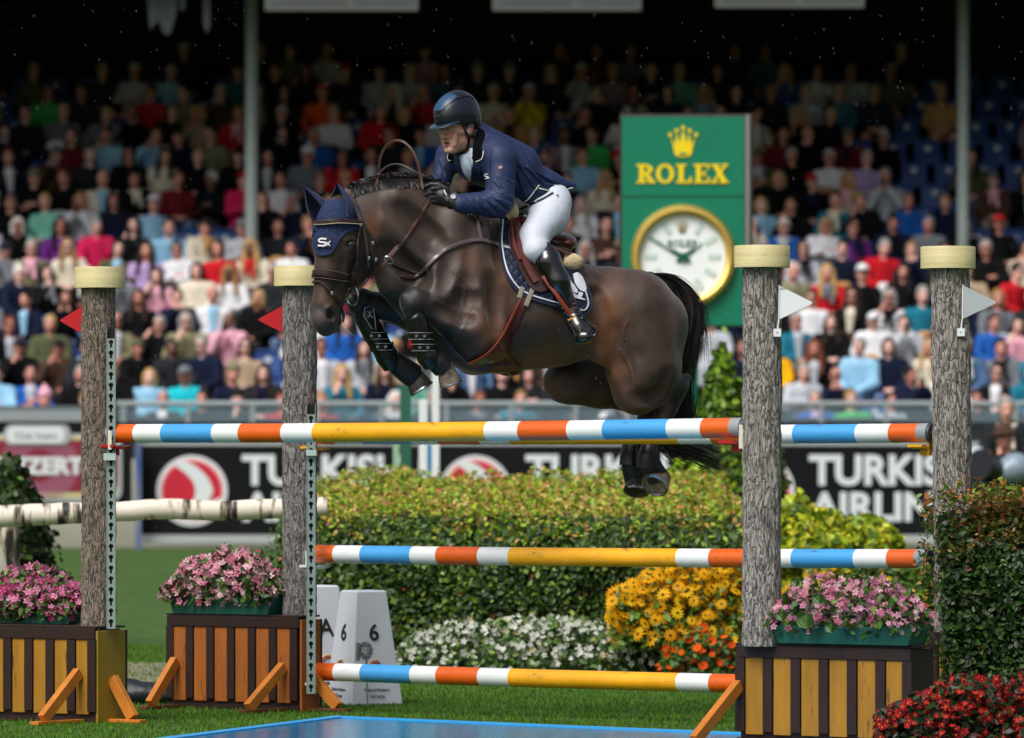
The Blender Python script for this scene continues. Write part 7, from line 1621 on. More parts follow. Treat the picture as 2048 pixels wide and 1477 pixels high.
# ================================================================ rider
RB = SDF((835, 178, -230), (1210, 712, 190), 1.5)
def rc(S_, p, q, r0, r1, k=8, kl=1., op='u', lat=LAT): S_.cone(b3(*p), b3(*q), r0, r1, k, lat, kl, op)
RO = np.array([890., 256., WX(888)-24]); RA = np.array([.10, .995, 0]); RF = np.array([-.66, 0, -.75]); RS = np.array([.75, 0, -.66]); RF = RF-RA*RA.dot(RF); RF /= np.linalg.norm(RF)
def rp(a, f, s=0.): return RO+RA*a+RF*f+RS*s
def rh(p, q, r0, r1, k=4, kl=1., op='u', lat=RS): RB.cone(rp(*p), rp(*q), r0, r1, k, lat, kl, op)
AX = [RA, RF, RS]
RB.ell(rp(-16, -37), (38, 37, 29), AX, 0)
rh((-4, -16, 0), (36, -15, 0), 20, 12.5, 8)
for sg in (1, -1):
    rh((14, -42, 18*sg), (45, -12, 5.5*sg), 8.5, 7.5, 8); rh((8, -12, 18*sg), (12, -40, 22*sg), 7.5, 7, 8); rh((24, -20, 13*sg), (30, -36, 16*sg), 6, 6, 10); rh((-7.5, 1, 7*sg), (-7, -3, 17*sg), 4.2, 3.6, 4)
    rh((1, 3.5, 12*sg), (1, 0, 15*sg), 4.4, 4, 3, op='s'); rh((1, -2.4, 12.3*sg), (1, -2.6, 12.4*sg), 4.4, 4.4, 1)
    rh((4.6, 1.6, 8*sg), (4.4, .6, 13*sg), 1.6, 1.5, 1.2); rh((4.4, .6, 13*sg), (2.6, -2, 17.5*sg), 1.5, 1.5, 1.2); rh((-1.6, 2.6, 8*sg), (-1.8, 1.2, 13*sg), 2.1, 2.0, 1.2); rh((-1.8, 1.2, 13*sg), (.6, -2, 17.5*sg), 2.0, 1.6, 1.2)
    rh((19, 3.6, 4.6*sg), (20, 1, 5*sg), 3.2, 2.8, 2); rh((22.6, 4.5, 3*sg), (22.2, 3, 3.4*sg), 1.2, 1.2, .6, op='s')
    rh((24, 1, 9*sg), (33, -1, 12*sg), 1.2, 1.2, 5, op='s'); rh((20, -9, 15*sg), (34, -8, 13*sg), 6, 5, 8)
    RB.ell(rp(4, -45, 29*sg), (12.5, 7.5, 4.2), [RA*.97-RF*.2, RF, RS], 2)
    RB.ell(rp(2, -44, 33.5*sg), (7.5, 4, 3), [RA*.97-RF*.2, RF, RS], 1.5, 's'); RB.ell(rp(5, -41.5, 32*sg), (3, 1.6, 2), AX, 1)
rh((-4, 2.4, 0), (17, 8.2, 0), 3.1, 3.6, 4); rh((17, 8.6, 0), (18.5, 7.6, 0), 4.0, 4.0, 3)
rh((29.6, -2.6, -9), (28.4, .8, 0), 1.2, 2.3, 3); rh((28.4, .8, 0), (29.6, -2.6, 9), 2.3, 1.2, 3); rh((34.2, -3, -8), (36.0, .2, 0), 1.4, 2.5, 3); rh((36.0, .2, 0), (34.2, -3, 8), 2.5, 1.4, 3)
rh((32.0, -.8, -8.5), (32.2, 2.4, 0), 1.2, 1.9, .8, op='s'); rh((32.2, 2.4, 0), (32.0, -.8, 8.5), 1.9, 1.2, .8, op='s'); rh((40.8, 1.6, -5), (40.8, 1.6, 5), 1.5, 1.5, 2, op='s')
rh((46, -3.5, -3), (46, -3.5, 3), 5.8, 5.8, 6)
RB.cone(rp(34, -46), (962, 318, WX(962)+5), 23, 29, 8)
# torso, arms and legs under the clothes
rc(RB, (985, 318, 55), (915, 316, -55), 22, 22, 14); rc(RB, (958, 322, 0), (1075, 374, 0), 40, 34, 14, 1.2)
rc(RB, (1004, 322, 66), (999, 402, 84), 22, 19, 8); rc(RB, (898, 312, -60), (884, 362, -52), 20, 15, 8); rc(RB, (884, 362, -52), (868, 372, -30), 12, 10, 6)
HW = HS.near([(872, 392)], 0)[0]
hand = np.array([888, 392, HW-13.]); RB.cone(b3(999, 402, 84), (912, 407, HW-17), 18, 14, 8)
rc(RB, (1098, 402, 36), (1070, 480, 78), 32, 24, 12); rc(RB, (1098, 402, -36), (1060, 470, -78), 32, 24, 12); rc(RB, (1060, 392, 0), (1098, 402, 0), 30, 34, 14, 1.3)
def legw(px, py, add): v_ = HS.near([(px, py)], 0)[0]; return v_-add
K0 = np.array([1072, 500, legw(1072, 500, 30)]); K1 = np.array([1096, 524, legw(1096, 524, 28)]); K2 = np.array([1116, 562, legw(1116, 562, 24)]); K3 = np.array([1136, 606, legw(1136, 606, 20)]); K4 = np.array([1147, 630, legw(1147, 630, 22)])
RB.cone(b3(1070, 480, 78), K0, 24, 22, 8)
RB.cone(K0, K2, 20, 18, 8); RB.cone(K2, K4, 17, 11, 6); T0 = K4+[8, 18, -6]; T1 = K4+[22, 44, -34]; RB.cone(T0, T1, 13, 11, 6)
for a_, b_, r_, q_ in ((b3(1060, 470, -78), b3(1075, 540, -110), 22, 18), (b3(1075, 540, -110), b3(1110, 640, -110), 18, 12), (b3(1110, 640, -110), b3(1085, 665, -110), 13, 12)): RB.cone(a_, b_, r_, q_, 8)
# bare hand shape under the glove
def hand_shape(S_, g):
    S_.cone((912, 407, HW-17), (884, 394, HW-15), 13+g, 13+g, 6); S_.cone((888, 388, HW-15), (878, 386, HW-13), 11+g, 11+g, 6); S_.cone((886, 402, HW-13), (876, 402, HW-11), 9+g, 9+g, 6)
    for i, (kx, ky) in enumerate(((873, 377), (870, 385), (870, 394), (873, 402))):
        z = HW-19+i*2.2; P_ = [(kx+6, ky, z), (kx-7-(i == 1)*1.5, ky+1, z-2), (kx-15-(i in (1, 2))*1.5, ky+5, z+3), (kx-13, ky+11, z+9), (kx-5, ky+12.5, z+11)]
        for a, b, r0, r1 in zip(P_, P_[1:], (5.2, 4.9, 4.5, 4.1), (4.9, 4.5, 4.1, 3.8)): S_.cone(a, b, r0+g, r1+g, 1.4)
    for a, b, r0, r1 in (((892, 380, HW-10), (878, 370, HW-8), 7, 5.6), ((878, 370, HW-8), (862, 369, HW-6), 5.4, 4.6), ((862, 369, HW-6), (850, 374, HW-4), 4.6, 3.9)): S_.cone(a, b, r0+g, r1+g, 2)
hand_shape(RB, -1.2)
V, Fq = RB.mesh(smooth=1)
x, y = V[:, 0], V[:, 1]
def near3(p, r): return np.exp(-((V-p)**2).sum(1)/(r*r))
skin = np.array(lin('#c4937e')); C = np.tile(skin, (len(V), 1)); nz_ = fbm(V, .06, 4)
red = near3(rp(13, -5, 17), 9)*.55+near3(rp(17, 9, 0), 6)*.5+near3(rp(4, -45, 31), 10)*.6+np.clip((y-285)/20, 0, 1)*(x > 925)*.7; red = np.clip(red+.1*nz_, 0, 1)
C = C*(1-red[:, None])+np.array(lin('#a5503f'))[None]*red[:, None]
lip = (near3(rp(28.6, 2, 0), 3.2)+near3(rp(29, 1, 4.5), 2.6)+near3(rp(36.2, 2, 0), 3.2)+near3(rp(35.6, 1, 4.5), 2.6)); lip = np.clip(lip*1.3, 0, 1); C = C*(1-lip[:, None])+np.array(lin('#8d4440'))[None]*lip[:, None]
mou = near3(rp(32.2, .5, 0), 2.6)+near3(rp(32.2, 0, 3.6), 2.3)+near3(rp(32.1, -1, 6.4), 1.8)+near3(rp(32.2, 0, -4), 2.3); mou = np.clip(mou*1.6-.3, 0, 1); C = C*(1-mou[:, None])+np.array(lin('#1c0c0a'))[None]*mou[:, None]
for sg in (1, -1):
    for a_ in np.linspace(0, 1, 7):
        q = near3(rp(-7.8-1.5*math.sin(a_*3), 3.2-3.5*a_, (6+11*a_)*sg), 2.4)*.45; C = C*(1-q[:, None])+np.array(lin('#5a4030'))[None]*q[:, None]
stub = np.clip((near3(rp(44, -14, 14), 17)+near3(rp(48, 2, 0), 11))*.15, 0, .15); C = C*(1-stub[:, None])+np.array(lin('#6e5548'))[None]*stub[:, None]
person = mesh_obj('person', Wp(V), Fq, mat('skin', rough=.42, attr='col', spec=.45, sss=.12, var=.06, vscale=60, bump=.0003, bscale=300), smooth=True, attr=C)
tagp(person, 'rider in navy jacket, white breeches and black boots leaning forward on the jumping horse', 'person')
# eyes
for sg in (1, -1):
    bm = bmesh.new(); bmesh.ops.create_uvsphere(bm, u_segments=18, v_segments=12, radius=4.75*S0); c = Vector(Wp(rp(1.2, -2.3, 12.3*sg))[0])
    look = Vector(tuple(Wp(rp(1.4, 4, 12.3*sg)+np.array([-1.6, 0, 0]))[0]))-c; look.normalize(); mb = MB(); mb.add([c+v.co for v in bm.verts], [[v.index for v in f.verts] for f in bm.faces]); ey = mb.obj('eye', mat('eye_white', lin('#978d86'), .15, spec=.7), person, smooth=True); bm.free()
    u = look.orthogonal().normalized(); v_ = look.cross(u)
    for rr, m_, dd_, nm in ((3.0, mat('iris', lin('#1f1e1c'), .1, coat=1), .985, 'iris'), (1.1, mat('pupil', lin('#050505'), .1, coat=1), 1.0, 'pupil')):
        mb = MB(); R0 = 4.75*S0; pts = []
        for t_ in np.linspace(0, 2*math.pi, 17)[:-1]:
            q = look*math.sqrt(max(0, R0**2-(rr*S0)**2))*1.01*dd_/0.985+(u*math.cos(t_)+v_*math.sin(t_))*rr*S0; pts.append(c+q)
        mb.prism(pts, look*.0003); mb.obj(nm, m_, ey)

# ---- jacket
JS = SDF((852, 236, -200), (1165, 448, 130), 1.8)
def jc(p, q, r0, r1, k=8, kl=1., op='u', lat=LAT): JS.cone(b3(*p), b3(*q), r0, r1, k, lat, kl, op)
jc((996, 314, 60), (912, 313, -58), 30, 27, 14); jc((960, 319, 0), (1035, 350, 0), 50, 46, 14, 1.3); jc((1035, 350, 0), (1082, 372, 0), 44, 34, 12, 1.35)
jc((975, 290, 0), (1040, 322, 10), 34, 34, 14, 1.4); jc((1082, 366, 0), (1128, 376, -6), 30, 16, 10, 1.9); jc((1060, 385, 34), (1080, 384, 44), 24, 18, 12)
jc((1100, 362, 10), (1146, 372, 16), 15, 4.5, 8, 1.6)
jc((1003, 322, 66), (999, 400, 86), 31, 29, 12); jc((999, 404, 86), (985, 409, 82), 28, 27, 10); JS.cone(b3(990, 408, 84), (920, 408, HW-18), 27, 20, 8)
jc((1000, 316, 62), (990, 300, 50), 30, 24, 12)
jc((897, 312, -60), (884, 360, -52), 26, 19, 10); jc((884, 360, -52), (872, 372, -36), 17, 14, 8)
jc((955, 268, 4), (948, 290, 2), 26, 30, 12, 1.0)
# opening of the collar, cuff opening, hem cut
JS.cone(rp(30, -44), (955, 300, WX(955)-3), 24.5, 27, 3, op='s'); JS.cone((925, 300, WX(925)-34), (935, 335, WX(935)-46), 15, 6, 6, op='s')
JS.cone((918, 408, HW-18), (896, 406, HW-17), 14, 15, 1, op='s'); JS.plane((911.5, 408, 0), (-1, -.03, 0)) if False else None
jc((1010, 452, 40), (1056, 428, 50), 16, 18, 6, 3., op='s'); jc((1085, 412, 40), (1150, 398, 20), 18, 18, 6, 5., op='s'); jc((900, 402, -10), (950, 404, -10), 16, 22, 8, 2.6, op='s')
# folds of the cloth
rw = np.random.default_rng(3)
def fold(p, q, r, d, S_=JS):     # raised crease and valley beside it
    a, b = np.array(p, float), np.array(q, float); wa, wb = S_.near([a, (a+b)/2, b], 0)[[0, 2]]; wm = S_.near([(a+b)/2], 0)[0]; m_ = (a+b)/2
    if np.isnan([wa, wb, wm]).any(): return
    nrm = np.array([-(b-a)[1], (b-a)[0]]); nrm /= np.linalg.norm(nrm)+1e-9
    for (u_, v_, wu, wv) in ((a, m_, wa, wm), (m_, b, wm, wb)):
        S_.cone((*u_, wu-r*.3+d), (*v_, wv-r*.3+d), r, r, r*1.6); S_.cone((*(u_+nrm*r*2.2), wu-r*.5), (*(v_+nrm*r*2.2), wv-r*.5), r*.8, r*.8, r*1.8, op='s')
for p, q, r_ in (((1024, 395), (985, 376), 2.6), ((1020, 408), (980, 392), 2.4), ((1012, 384), (990, 362), 2.2), ((1010, 424), (972, 396), 2.6), ((990, 430), (958, 398), 2.4), ((966, 428), (944, 400), 2.0), ((946, 424), (930, 398), 1.8), ((1028, 366), (1000, 352), 2.2),
                ((1040, 330), (1075, 385), 2.4), ((1055, 335), (1092, 372), 2.4), ((1034, 345), (1050, 392), 2.4), ((1075, 345), (1118, 372), 2.0), ((1090, 355), (1135, 374), 1.8), ((880, 320), (892, 350), 2), ((872, 345), (890, 368), 2)): fold(p, q, r_, 1.2)
V, Fq = JS.mesh(smooth=1)
jm = mat('jacket_navy', lin('#1e2b4e'), .58, var=.10, vscale=30, bump=.008, bscale=13, spec=.35); jacket = mesh_obj('jacket', Wp(V), Fq, jm, person, smooth=True)
velv = mat('velvet_black', lin('#050509'), .95, spec=.1); shirtm = mat('shirt_pale', lin('#aab8c8'), .7, bump=.003, bscale=60); pipw = mat('piping_ivory', lin('#d9d8cc'), .5)
drape([(918, 311), (932, 304), (943, 296), (947, 310), (944, 335), (941, 362), (935, 358), (925, 342)], JS, 1.2, 1.2, 3, 'shirt', shirtm, person)
drape([(930, 318), (938, 314), (942, 330), (941, 358), (936, 354), (931, 335)], JS, 3.2, 1.5, 3, 'tie', mat('tie_pale', lin('#93a5b5'), .6, bump=.002, bscale=50), person)
drape([(956, 256), (963, 258), (970, 266), (965, 284), (963, 297), (967, 306), (964, 318), (952, 323), (945, 314), (946, 292), (951, 272)], JS, 2.2, 2.2, 3, 'collar', velv, person)
strap([(967, 303), (966, 313), (963, 319), (952, 324)], JS, 4.2, 1.8, 1.4, 'collar_piping', pipw, person); strap([(944, 314), (949, 330), (947, 350), (943, 372)], JS, 2.0, 2.2, 1.5, 'lapel_edge', mat('lapel_dark', lin('#121a38'), .7), person); strap([(952, 324), (960, 336), (957, 350), (948, 372)], JS, 1.6, 2, 1.2, 'lapel_edge', mat('lapel_dark'), person)
drape([(896, 306), (903, 308), (905, 322), (899, 326), (894, 318)], JS, 2.0, 1.5, 2.5, 'collar', velv, person); strap([(897, 306), (895, 316), (898, 322), (902, 321)], JS, 4.0, 1.6, 1.2, 'collar_piping', pipw, person)
strap([(1078, 371), (1068, 384), (1057, 398), (1050, 404)], JS, 1.2, 2, 1.4, 'hem_piping', pipw, person); strap([(1078, 377), (1096, 381), (1120, 381), (1146, 376)], JS, 1.2, 2.2, 1.4, 'hem_piping', pipw, person)
strap([(983, 300), (980, 318), (980, 345), (984, 372)], JS, .6, 1.6, 1.0, 'seam', mat('seam_navy', lin('#141c38'), .8), person); strap([(1040, 292), (1052, 312), (1068, 340), (1084, 362)], JS, .4, 1.4, .8, 'seam', mat('seam_navy'), person, smooth_w=False)
def disc_on(S_, px, py, r, m, nm, parent, off=1.5, th=1.2):
    wv = S_.near([(px, py)], off)[0]
    e_ = 3.; gx = (S_.near([(px+e_, py)], off)[0]-S_.near([(px-e_, py)], off)[0])/(2*e_); gy = (S_.near([(px, py+e_)], off)[0]-S_.near([(px, py-e_)], off)[0])/(2*e_)
    if np.isnan(wv): wv = 0
    nn = np.array([np.clip(np.nan_to_num(gx), -1, 1), np.clip(np.nan_to_num(gy), -1, 1), -1]); nn /= np.linalg.norm(nn); c0 = Vector(Wp([(px, py, wv)])[0]); c1 = Vector(Wp([np.array([px, py, wv])+nn*th])[0]); mb = MB(); mb.tube([c0, c1], [r*S0, r*S0*.92], 16); return mb.obj(nm, m, parent, smooth=True)
disc_on(JS, 1001, 336, 3.6, mat('badge_rose', lin('#d8b4ac'), .4), 'badge', person); disc_on(JS, 1001, 336, 2.0, mat('badge_red', lin('#8d3a34'), .4), 'badge', person, 2.8)
for i in range(4): disc_on(JS, 924+i*6.5, 430-abs(i-1.5)*.5, 1.6, mat('button_gold', lin('#a8966a'), .3, metal=.7), 'cuff_button', person, 1, 1)
for pth, wd in (([(976, 349), (970, 349), (969, 352), (974, 354), (976, 357), (970, 358)], 1.6), ([(975, 353), (979, 358)], 1.2)): strap(pth, JS, 1.5, wd, .8, 'jacket_mark', wmk, person, n=4)

# ---- breeches
BS_ = SDF((1018, 366, -190), (1156, 552, 150), 1.8)
def bc_(p, q, r0, r1, k=8, kl=1., op='u'): BS_.cone(b3(*p), b3(*q), r0, r1, k, LAT, kl, op)
bc_((1104, 404, 36), (1098, 430, 50), 37, 37, 12); bc_((1098, 430, 50), (1068, 474, 80), 37, 30, 14); BS_.cone(b3(1068, 474, 80), K0, 29, 27, 10); BS_.cone(K0, K0+[12, 26, 2], 26, 14, 8)
bc_((1098, 404, -36), (1062, 466, -78), 35, 28, 12); bc_((1056, 398, 0), (1100, 400, 0), 32, 38, 14, 1.4); bc_((1110, 412, 46), (1112, 446, 56), 28, 20, 14)
V, Fq = BS_.mesh(smooth=1); brm = mat('breeches_white', lin('#c4cad6'), .6, var=.05, vscale=16, bump=.006, bscale=14, stretch=(1.6, 1, .8)); mesh_obj('breeches', Wp(V), Fq, brm, person, smooth=True)
strap([(1036, 420), (1060, 410), (1084, 399), (1106, 386)], BS_, .8, 5, 1.6, 'belt', mat('belt_black', lin('#0c0c0e'), .35, coat=.3), person)
for a_ in ((1057, 411), (1072, 404)): disc_on(BS_, a_[0], a_[1], 1.6, brm, 'belt_loop', person, 2.5)
strap([(1140, 398), (1141, 415), (1136, 440)], BS_, .4, 1.2, .7, 'seam', mat('seam_grey', lin('#8e96a6'), .7), person); disc_on(BS_, 1115, 391, 2.2, mat('button_brown', lin('#6a4a44'), .5), 'button', person)

# ---- boots
BT = SDF((1050, 462, -200), (1208, 712, 120), 1.6)
BT.cone(K1+[-2, -10, 4], K1, 24, 25, 4); BT.cone(K1, K2, 25, 23, 6); BT.cone(K2, K3, 23, 15, 8); BT.cone(K3, K4, 15, 14, 6); BT.cone(K1+[-8, -44, 0], K1+[6, -10, 4], 3, 16, 8)
BT.cone(K4, T0, 15, 17, 8); BT.cone(T0+[-2, 0, 0], T1, 17, 16, 10, lat=(.8, 0, -.3), kl=1.15); BT.cone(T0+[10, 4, 14], T1+[12, -12, 18], 13, 12, 10)
BT.cone(T1+[-4, 0, -8], T1+[4, 0, -10], 12, 12, 8)
for i, (dx, dy) in enumerate(((-8, -4), (-2, 3), (4, 12), (9, 20))):
    q = K3+[dx*.8+3, dy+6, 0]; BT.cone(q+[-14, 3, -9], q+[14, -5, -9], 2.2, 2.2, 3.5); BT.cone(q+[-14, 7, -11], q+[14, -1, -11], 1.8, 1.8, 3, op='s')
V, Fq = BT.mesh(smooth=1); btm = mat('boot_leather', lin('#0c0c0d'), .22, spec=.6, coat=.5, bump=.0015, bscale=30); boot = mesh_obj('boot', Wp(V), Fq, btm, person, smooth=True)
B2 = SDF((1040, 520, 30), (1150, 700, 210), 3.)
B2.cone(b3(1075, 540, -110), b3(1110, 640, -110), 22, 15, 4); B2.cone(b3(1110, 640, -110), b3(1085, 665, -110), 16, 14, 6); V, Fq = B2.mesh(); mesh_obj('boot', Wp(V), Fq, btm, person, smooth=True)
strap([(1134, 634), (1146, 631), (1160, 630), (1172, 636)], BT, .6, 5, 1.6, 'spur_strap', btm, person); disc_on(BT, 1163, 637, 3, steel, 'spur_button', person, 2)
strap([(1162, 632), (1172, 641), (1183, 652), (1192, 662)], BT, .6, 4, 1.6, 'spur_strap', btm, person)
# stirrup: things of the saddle are built below
# ---- glove, cuff strap, watch
GS = SDF((838, 358, HW-50), (930, 430, HW+30), 1.2); hand_shape(GS, .4); GS.cone((914, 408, HW-18), (902, 404, HW-17), 15, 14.5, 4)
V, Fq = GS.mesh(smooth=1); glm = mat('glove_black', lin('#14161a'), .5, bump=.001, bscale=80); mesh_obj('glove', Wp(V), Fq, glm, person, smooth=True)
strap([(896, 389), (894, 400), (897, 412), (903, 419)], GS, .8, 8, 1.6, 'glove_strap', mat('gloss_black', lin('#070708'), .15, coat=.8), person); strap([(888, 381), (890, 386), (893, 391)], GS, 1, 2.4, 1.5, 'glove_mark', wmk, person)
strap([(904, 386), (906, 396), (908, 408), (911, 420)], GS, 1.6, 7, 1.8, 'watch_strap', mat('watch_dark', lin('#15161a'), .3), person); disc_on(GS, 906.5, 394, 7, steel, 'watch_case', person, 2.2, 3.2); disc_on(GS, 906.5, 394, 5.4, mat('dial_grey', lin('#77777a'), .2, col2=lin('#cfd0d2'), vscale=300), 'watch_dial', person, 5.6, .6)
# far hand glove on the other side of the mane
G2 = SDF((836, 350, -30), (886, 400, 70), 1.6); z0 = WX(868, -30); G2.cone((872, 372, z0), (860, 374, z0+2), 12, 11, 4)
for i in range(4): G2.cone((858, 366+5*i, z0-4+4*i), (846, 372+5*i, z0-6+4*i), 4.6, 4.2, 1.4); G2.cone((846, 372+5*i, z0-6+4*i), (850, 379+4*i, z0-2+4*i), 4.2, 3.8, 1)
G2.cone((866, 364, z0-8), (850, 362, z0-10), 5, 4, 2); V, Fq = G2.mesh(); mesh_obj('glove', Wp(V), Fq, glm, person, smooth=True)

# ---- helmet
HM = SDF((846, 176, -130), (972, 292, 40), 1.3)
HM.ell(rp(-22, -40), (50, 55, 39), [RA*.995, RF, RS], 0); HM.ell(rp(-4, -62), (36, 28, 35), AX, 10)
pn = RA*.985+RF*.17; pn2 = pn/np.linalg.norm(pn); HM.plane(rp(-7, 0), pn2+RF*.02)
HM.ell(rp(6, -66), (22, 24, 33), AX, 5); 
HM.ell(rp(-12, -36), (40, 40, 31), AX, 2, 's'); HM.cone(rp(5, -44, 44), rp(12, -44, 26), 16, 15, 3, op='s'); HM.cone(rp(5, -44, -44), rp(12, -44, -26), 16, 15, 3, op='s')
HM.cone(rp(30, -50), rp(50, -50), 32, 34, 3, op='s')
vz = SDF((846, 226, -130), (930, 262, 0), 1.1); tilt = RA*.97+RF*(-.24); tilt /= np.linalg.norm(tilt); fwd = RF*.97+RA*.24; vz.ell(rp(-8.5, -6), (4.2, 38, 33), [tilt, fwd, RS], 0); vz.ell(rp(-5, -36), (16, 41, 28), AX, 1.5, 's'); vz.ell(rp(-2.5, -10), (4.4, 33, 31), [tilt, fwd, RS], .8, 's')
helm = mat('helmet_navy', lin('#080f1c'), .38, coat=.3, spec=.5); V, Fq = HM.mesh(smooth=2); hel = mesh_obj('helmet', Wp(V), Fq, helm, person, smooth=True)
V, Fq = vz.mesh(smooth=1); mesh_obj('visor', Wp(V), Fq, mat('visor_navy', lin('#1a2b3c'), .3, coat=.6), hel, smooth=True)
glit = mat('glitter_blue', lin('#081a2c'), .35, col2=lin('#2f5f86'), vscale=330, bump=.001, bscale=300, detail=2)
drape([(866.5, 220.5), (870, 211), (876, 202), (888, 191), (900, 187), (911, 190), (914, 194), (904, 202), (890, 213), (884, 220), (875, 221)], HM, 1.0, 1.2, 2.2, 'glitter_panel', glit, hel); strap([(885, 222), (893, 213), (906, 202), (920, 196), (938, 193), (950, 200)], HM, .6, 1.6, .9, 'helmet_ridge', mat('ridge_dark', lin('#05080e'), .3), hel)
drape([(866, 223), (884, 222), (880, 231), (868, 232)], HM, .8, 1.0, 2.2, 'front_badge', mat('badge_steel', lin('#15181c'), .2, metal=.5), hel); strap([(867, 232.5), (880, 231.5), (885, 223)], HM, 1, 1.2, 1, 'badge_rim', mat('rim_steel', lin('#6f7478'), .3, metal=.6), hel)
harm = mat('harness_black', lin('#0b0b0c'), .45)
hst = bpy.data.objects.new('harness', None); COL.objects.link(hst); hst.parent = hel
strap([(925, 243), (928, 254), (932, 266), (937, 275)], RB, 1.5, 6, 2.2, 'chin_strap', harm, hst); strap([(952, 262), (948, 268), (942, 273), (937, 275)], RB, 2, 6, 2.2, 'chin_strap', harm, hst); strap([(937, 275), (937, 286), (934, 298), (924, 306), (912, 310)], RB, 1.5, 5.5, 2.2, 'chin_strap', harm, hst)
disc_on(RB, 937, 275, 4.5, mat('clip_black', lin('#1a1b1d'), .3), 'clip', hst, 3, 2.5); disc_on(HM, 949, 262, 4, mat('clip_grey', lin('#4d5156'), .4), 'clip', hst, 1, 2)
# short grey hair at the temple
n = 260; base_ = np.stack([rng.uniform(929, 950, n), rng.uniform(240, 252, n)], 1); w_ = RB.near(base_, .6); ok = ~np.isnan(w_); base_ = base_[ok]; w_ = w_[ok]; n = len(w_); ctrl = np.zeros((n, 3, 3)); ctrl[:, 0] = np.c_[base_, w_]; ctrl[:, 1] = np.c_[base_+[.8, 2.5], w_-1.2]; ctrl[:, 2] = np.c_[base_+[1.5, 5.5], w_-.6]
hair('short_hair', None, ctrl, 3, .5, cvar(lin('#6b6258'), n, .4, .05), person)

# ================================================================ saddle (lies on the horse, a thing of its own)
sad = empty('saddle', Wp([b3(1080, 480, 0)])[0], 'brown leather jumping saddle with sheepskin lining under the rider', 'saddle')
sadm = mat('saddle_leather', lin('#54231a'), .3, var=.2, vscale=14, coat=.4, bump=.001, bscale=50); sadd = mat('saddle_dark', lin('#2e1411'), .35, coat=.4)
SS = SDF((1005, 400, -130), (1175, 545, 160), 2.)
for a, b in (((1036, 448), (1060, 470)), ((1060, 470), (1095, 486)), ((1095, 486), (1126, 484))): SS.cone(b3(*a, 0), b3(*b, 0), 17, 19, 8, LAT, 2.6)
SS.ell(b3(1120, 486, 14), (52, 17, 26), [np.array(LAT)/np.linalg.norm(LAT), (0, 1, 0), (.91, 0, .42)], 6)
V, Fq = SS.mesh(); mesh_obj('seat', Wp(V), Fq, sadm, sad, smooth=True)
drape([(1020, 436), (1032, 430), (1048, 440), (1064, 470), (1100, 490), (1140, 505), (1162, 516), (1155, 524), (1120, 520), (1108, 560), (1098, 578), (1080, 584), (1060, 574), (1044, 548), (1028, 515), (1016, 475)], HS, 12, 5, 5, 'flap', sadd, sad)
strap([(1030, 432), (1034, 455), (1038, 480), (1046, 510), (1058, 540), (1072, 565)], HS, 15, 15, 6, 'knee_roll', sadm, sad); strap([(1024, 438), (1024, 465), (1030, 495), (1040, 520)], HS, 13, 7, 4, 'flap_edge', mat('leather_red', lin('#6d2a20'), .3, coat=.4), sad)
strap([(1106, 496), (1120, 502), (1140, 510), (1160, 519)], HS, 18, 7, 4, 'skirt', sadm, sad)
for i in range(3): strap([(1108, 488+4*i), (1124, 491+4*i), (1144, 497+4*i)], SS if i < 2 else HS, 2 if i < 2 else 18, 2.2, 2, 'stacked_edge', mat('edge_pale', lin('#a08a78'), .5) if i == 1 else sadd, sad)
fur = mat('sheepskin', lin('#cbb98e'), .95, var=.12, vscale=60, bump=.008, bscale=120)
for nm, c, rad in (('sheepskin', (1142, 524, 84), (14, 17, 27)), ('sheepskin', (1022, 424, 22), (24, 23, 13))):
    F_ = SDF(np.array(b3(*c))-45, np.array(b3(*c))+45, 1.8); F_.ell(b3(*c), rad, [np.array(LAT)/np.linalg.norm(LAT), (0, 1, 0), (.91, 0, .42)], 0); V, Fq = F_.mesh(); V = V+np.array([mnoise.noise_vector(Vector(v)*.5) for v in V])*1.0; mesh_obj(nm, Wp(V), Fq, fur, sad, smooth=True)
# stirrup leather and iron
L0 = np.array([1086, 552, HS.near([(1086, 552)], 16)[0]-6]); L1 = np.array([1143, 631, K4[2]-15])
for o_ in (0, 3): strap([tuple(L0+[o_, 0, o_]), tuple((L0+L1)/2+[o_*.5, 0, -6+o_]), tuple(L1+[0, 0, o_])], None, 0, 8.5-o_, 2.2, 'stirrup_leather', mat('leather_tan'), sad)
top = L1+[0, 2, 0]; a_ = T1+[-15, 14, -6]; b_ = T1+[20, -3, 10]
mb = MB(); arc = catmull([top, top+[-6, 12, 0], a_+[-5, -22, 0], a_, (a_+b_)/2+[0, 3, -2], b_, b_+[0, -18, 2], top+[10, 12, 6], top], 6); mb.tube([Vector(q) for q in Wp(arc)], 2.2*S0, 8); mb.obj('stirrup_iron', mat('iron_black', lin('#0e0f11'), .25, coat=.5), sad, smooth=True)
mb = MB(); mb.prism([Vector(q) for q in Wp([a_+[-1, 0, -7], b_+[0, 0, -7], b_+[2, 0, 8], a_+[1, 0, 8]])], (0, 0, -.007)); mb.obj('stirrup_tread', mat('tread_blue', lin('#0f4a68'), .3), sad); strap([(1136, 641, L1[2]-4), (1141, 639, L1[2]-5), (1152, 633, L1[2]-5)], None, 0, 4, 1.5, 'stirrup_trim', mat('trim_gold', lin('#b9842a'), .4), sad)

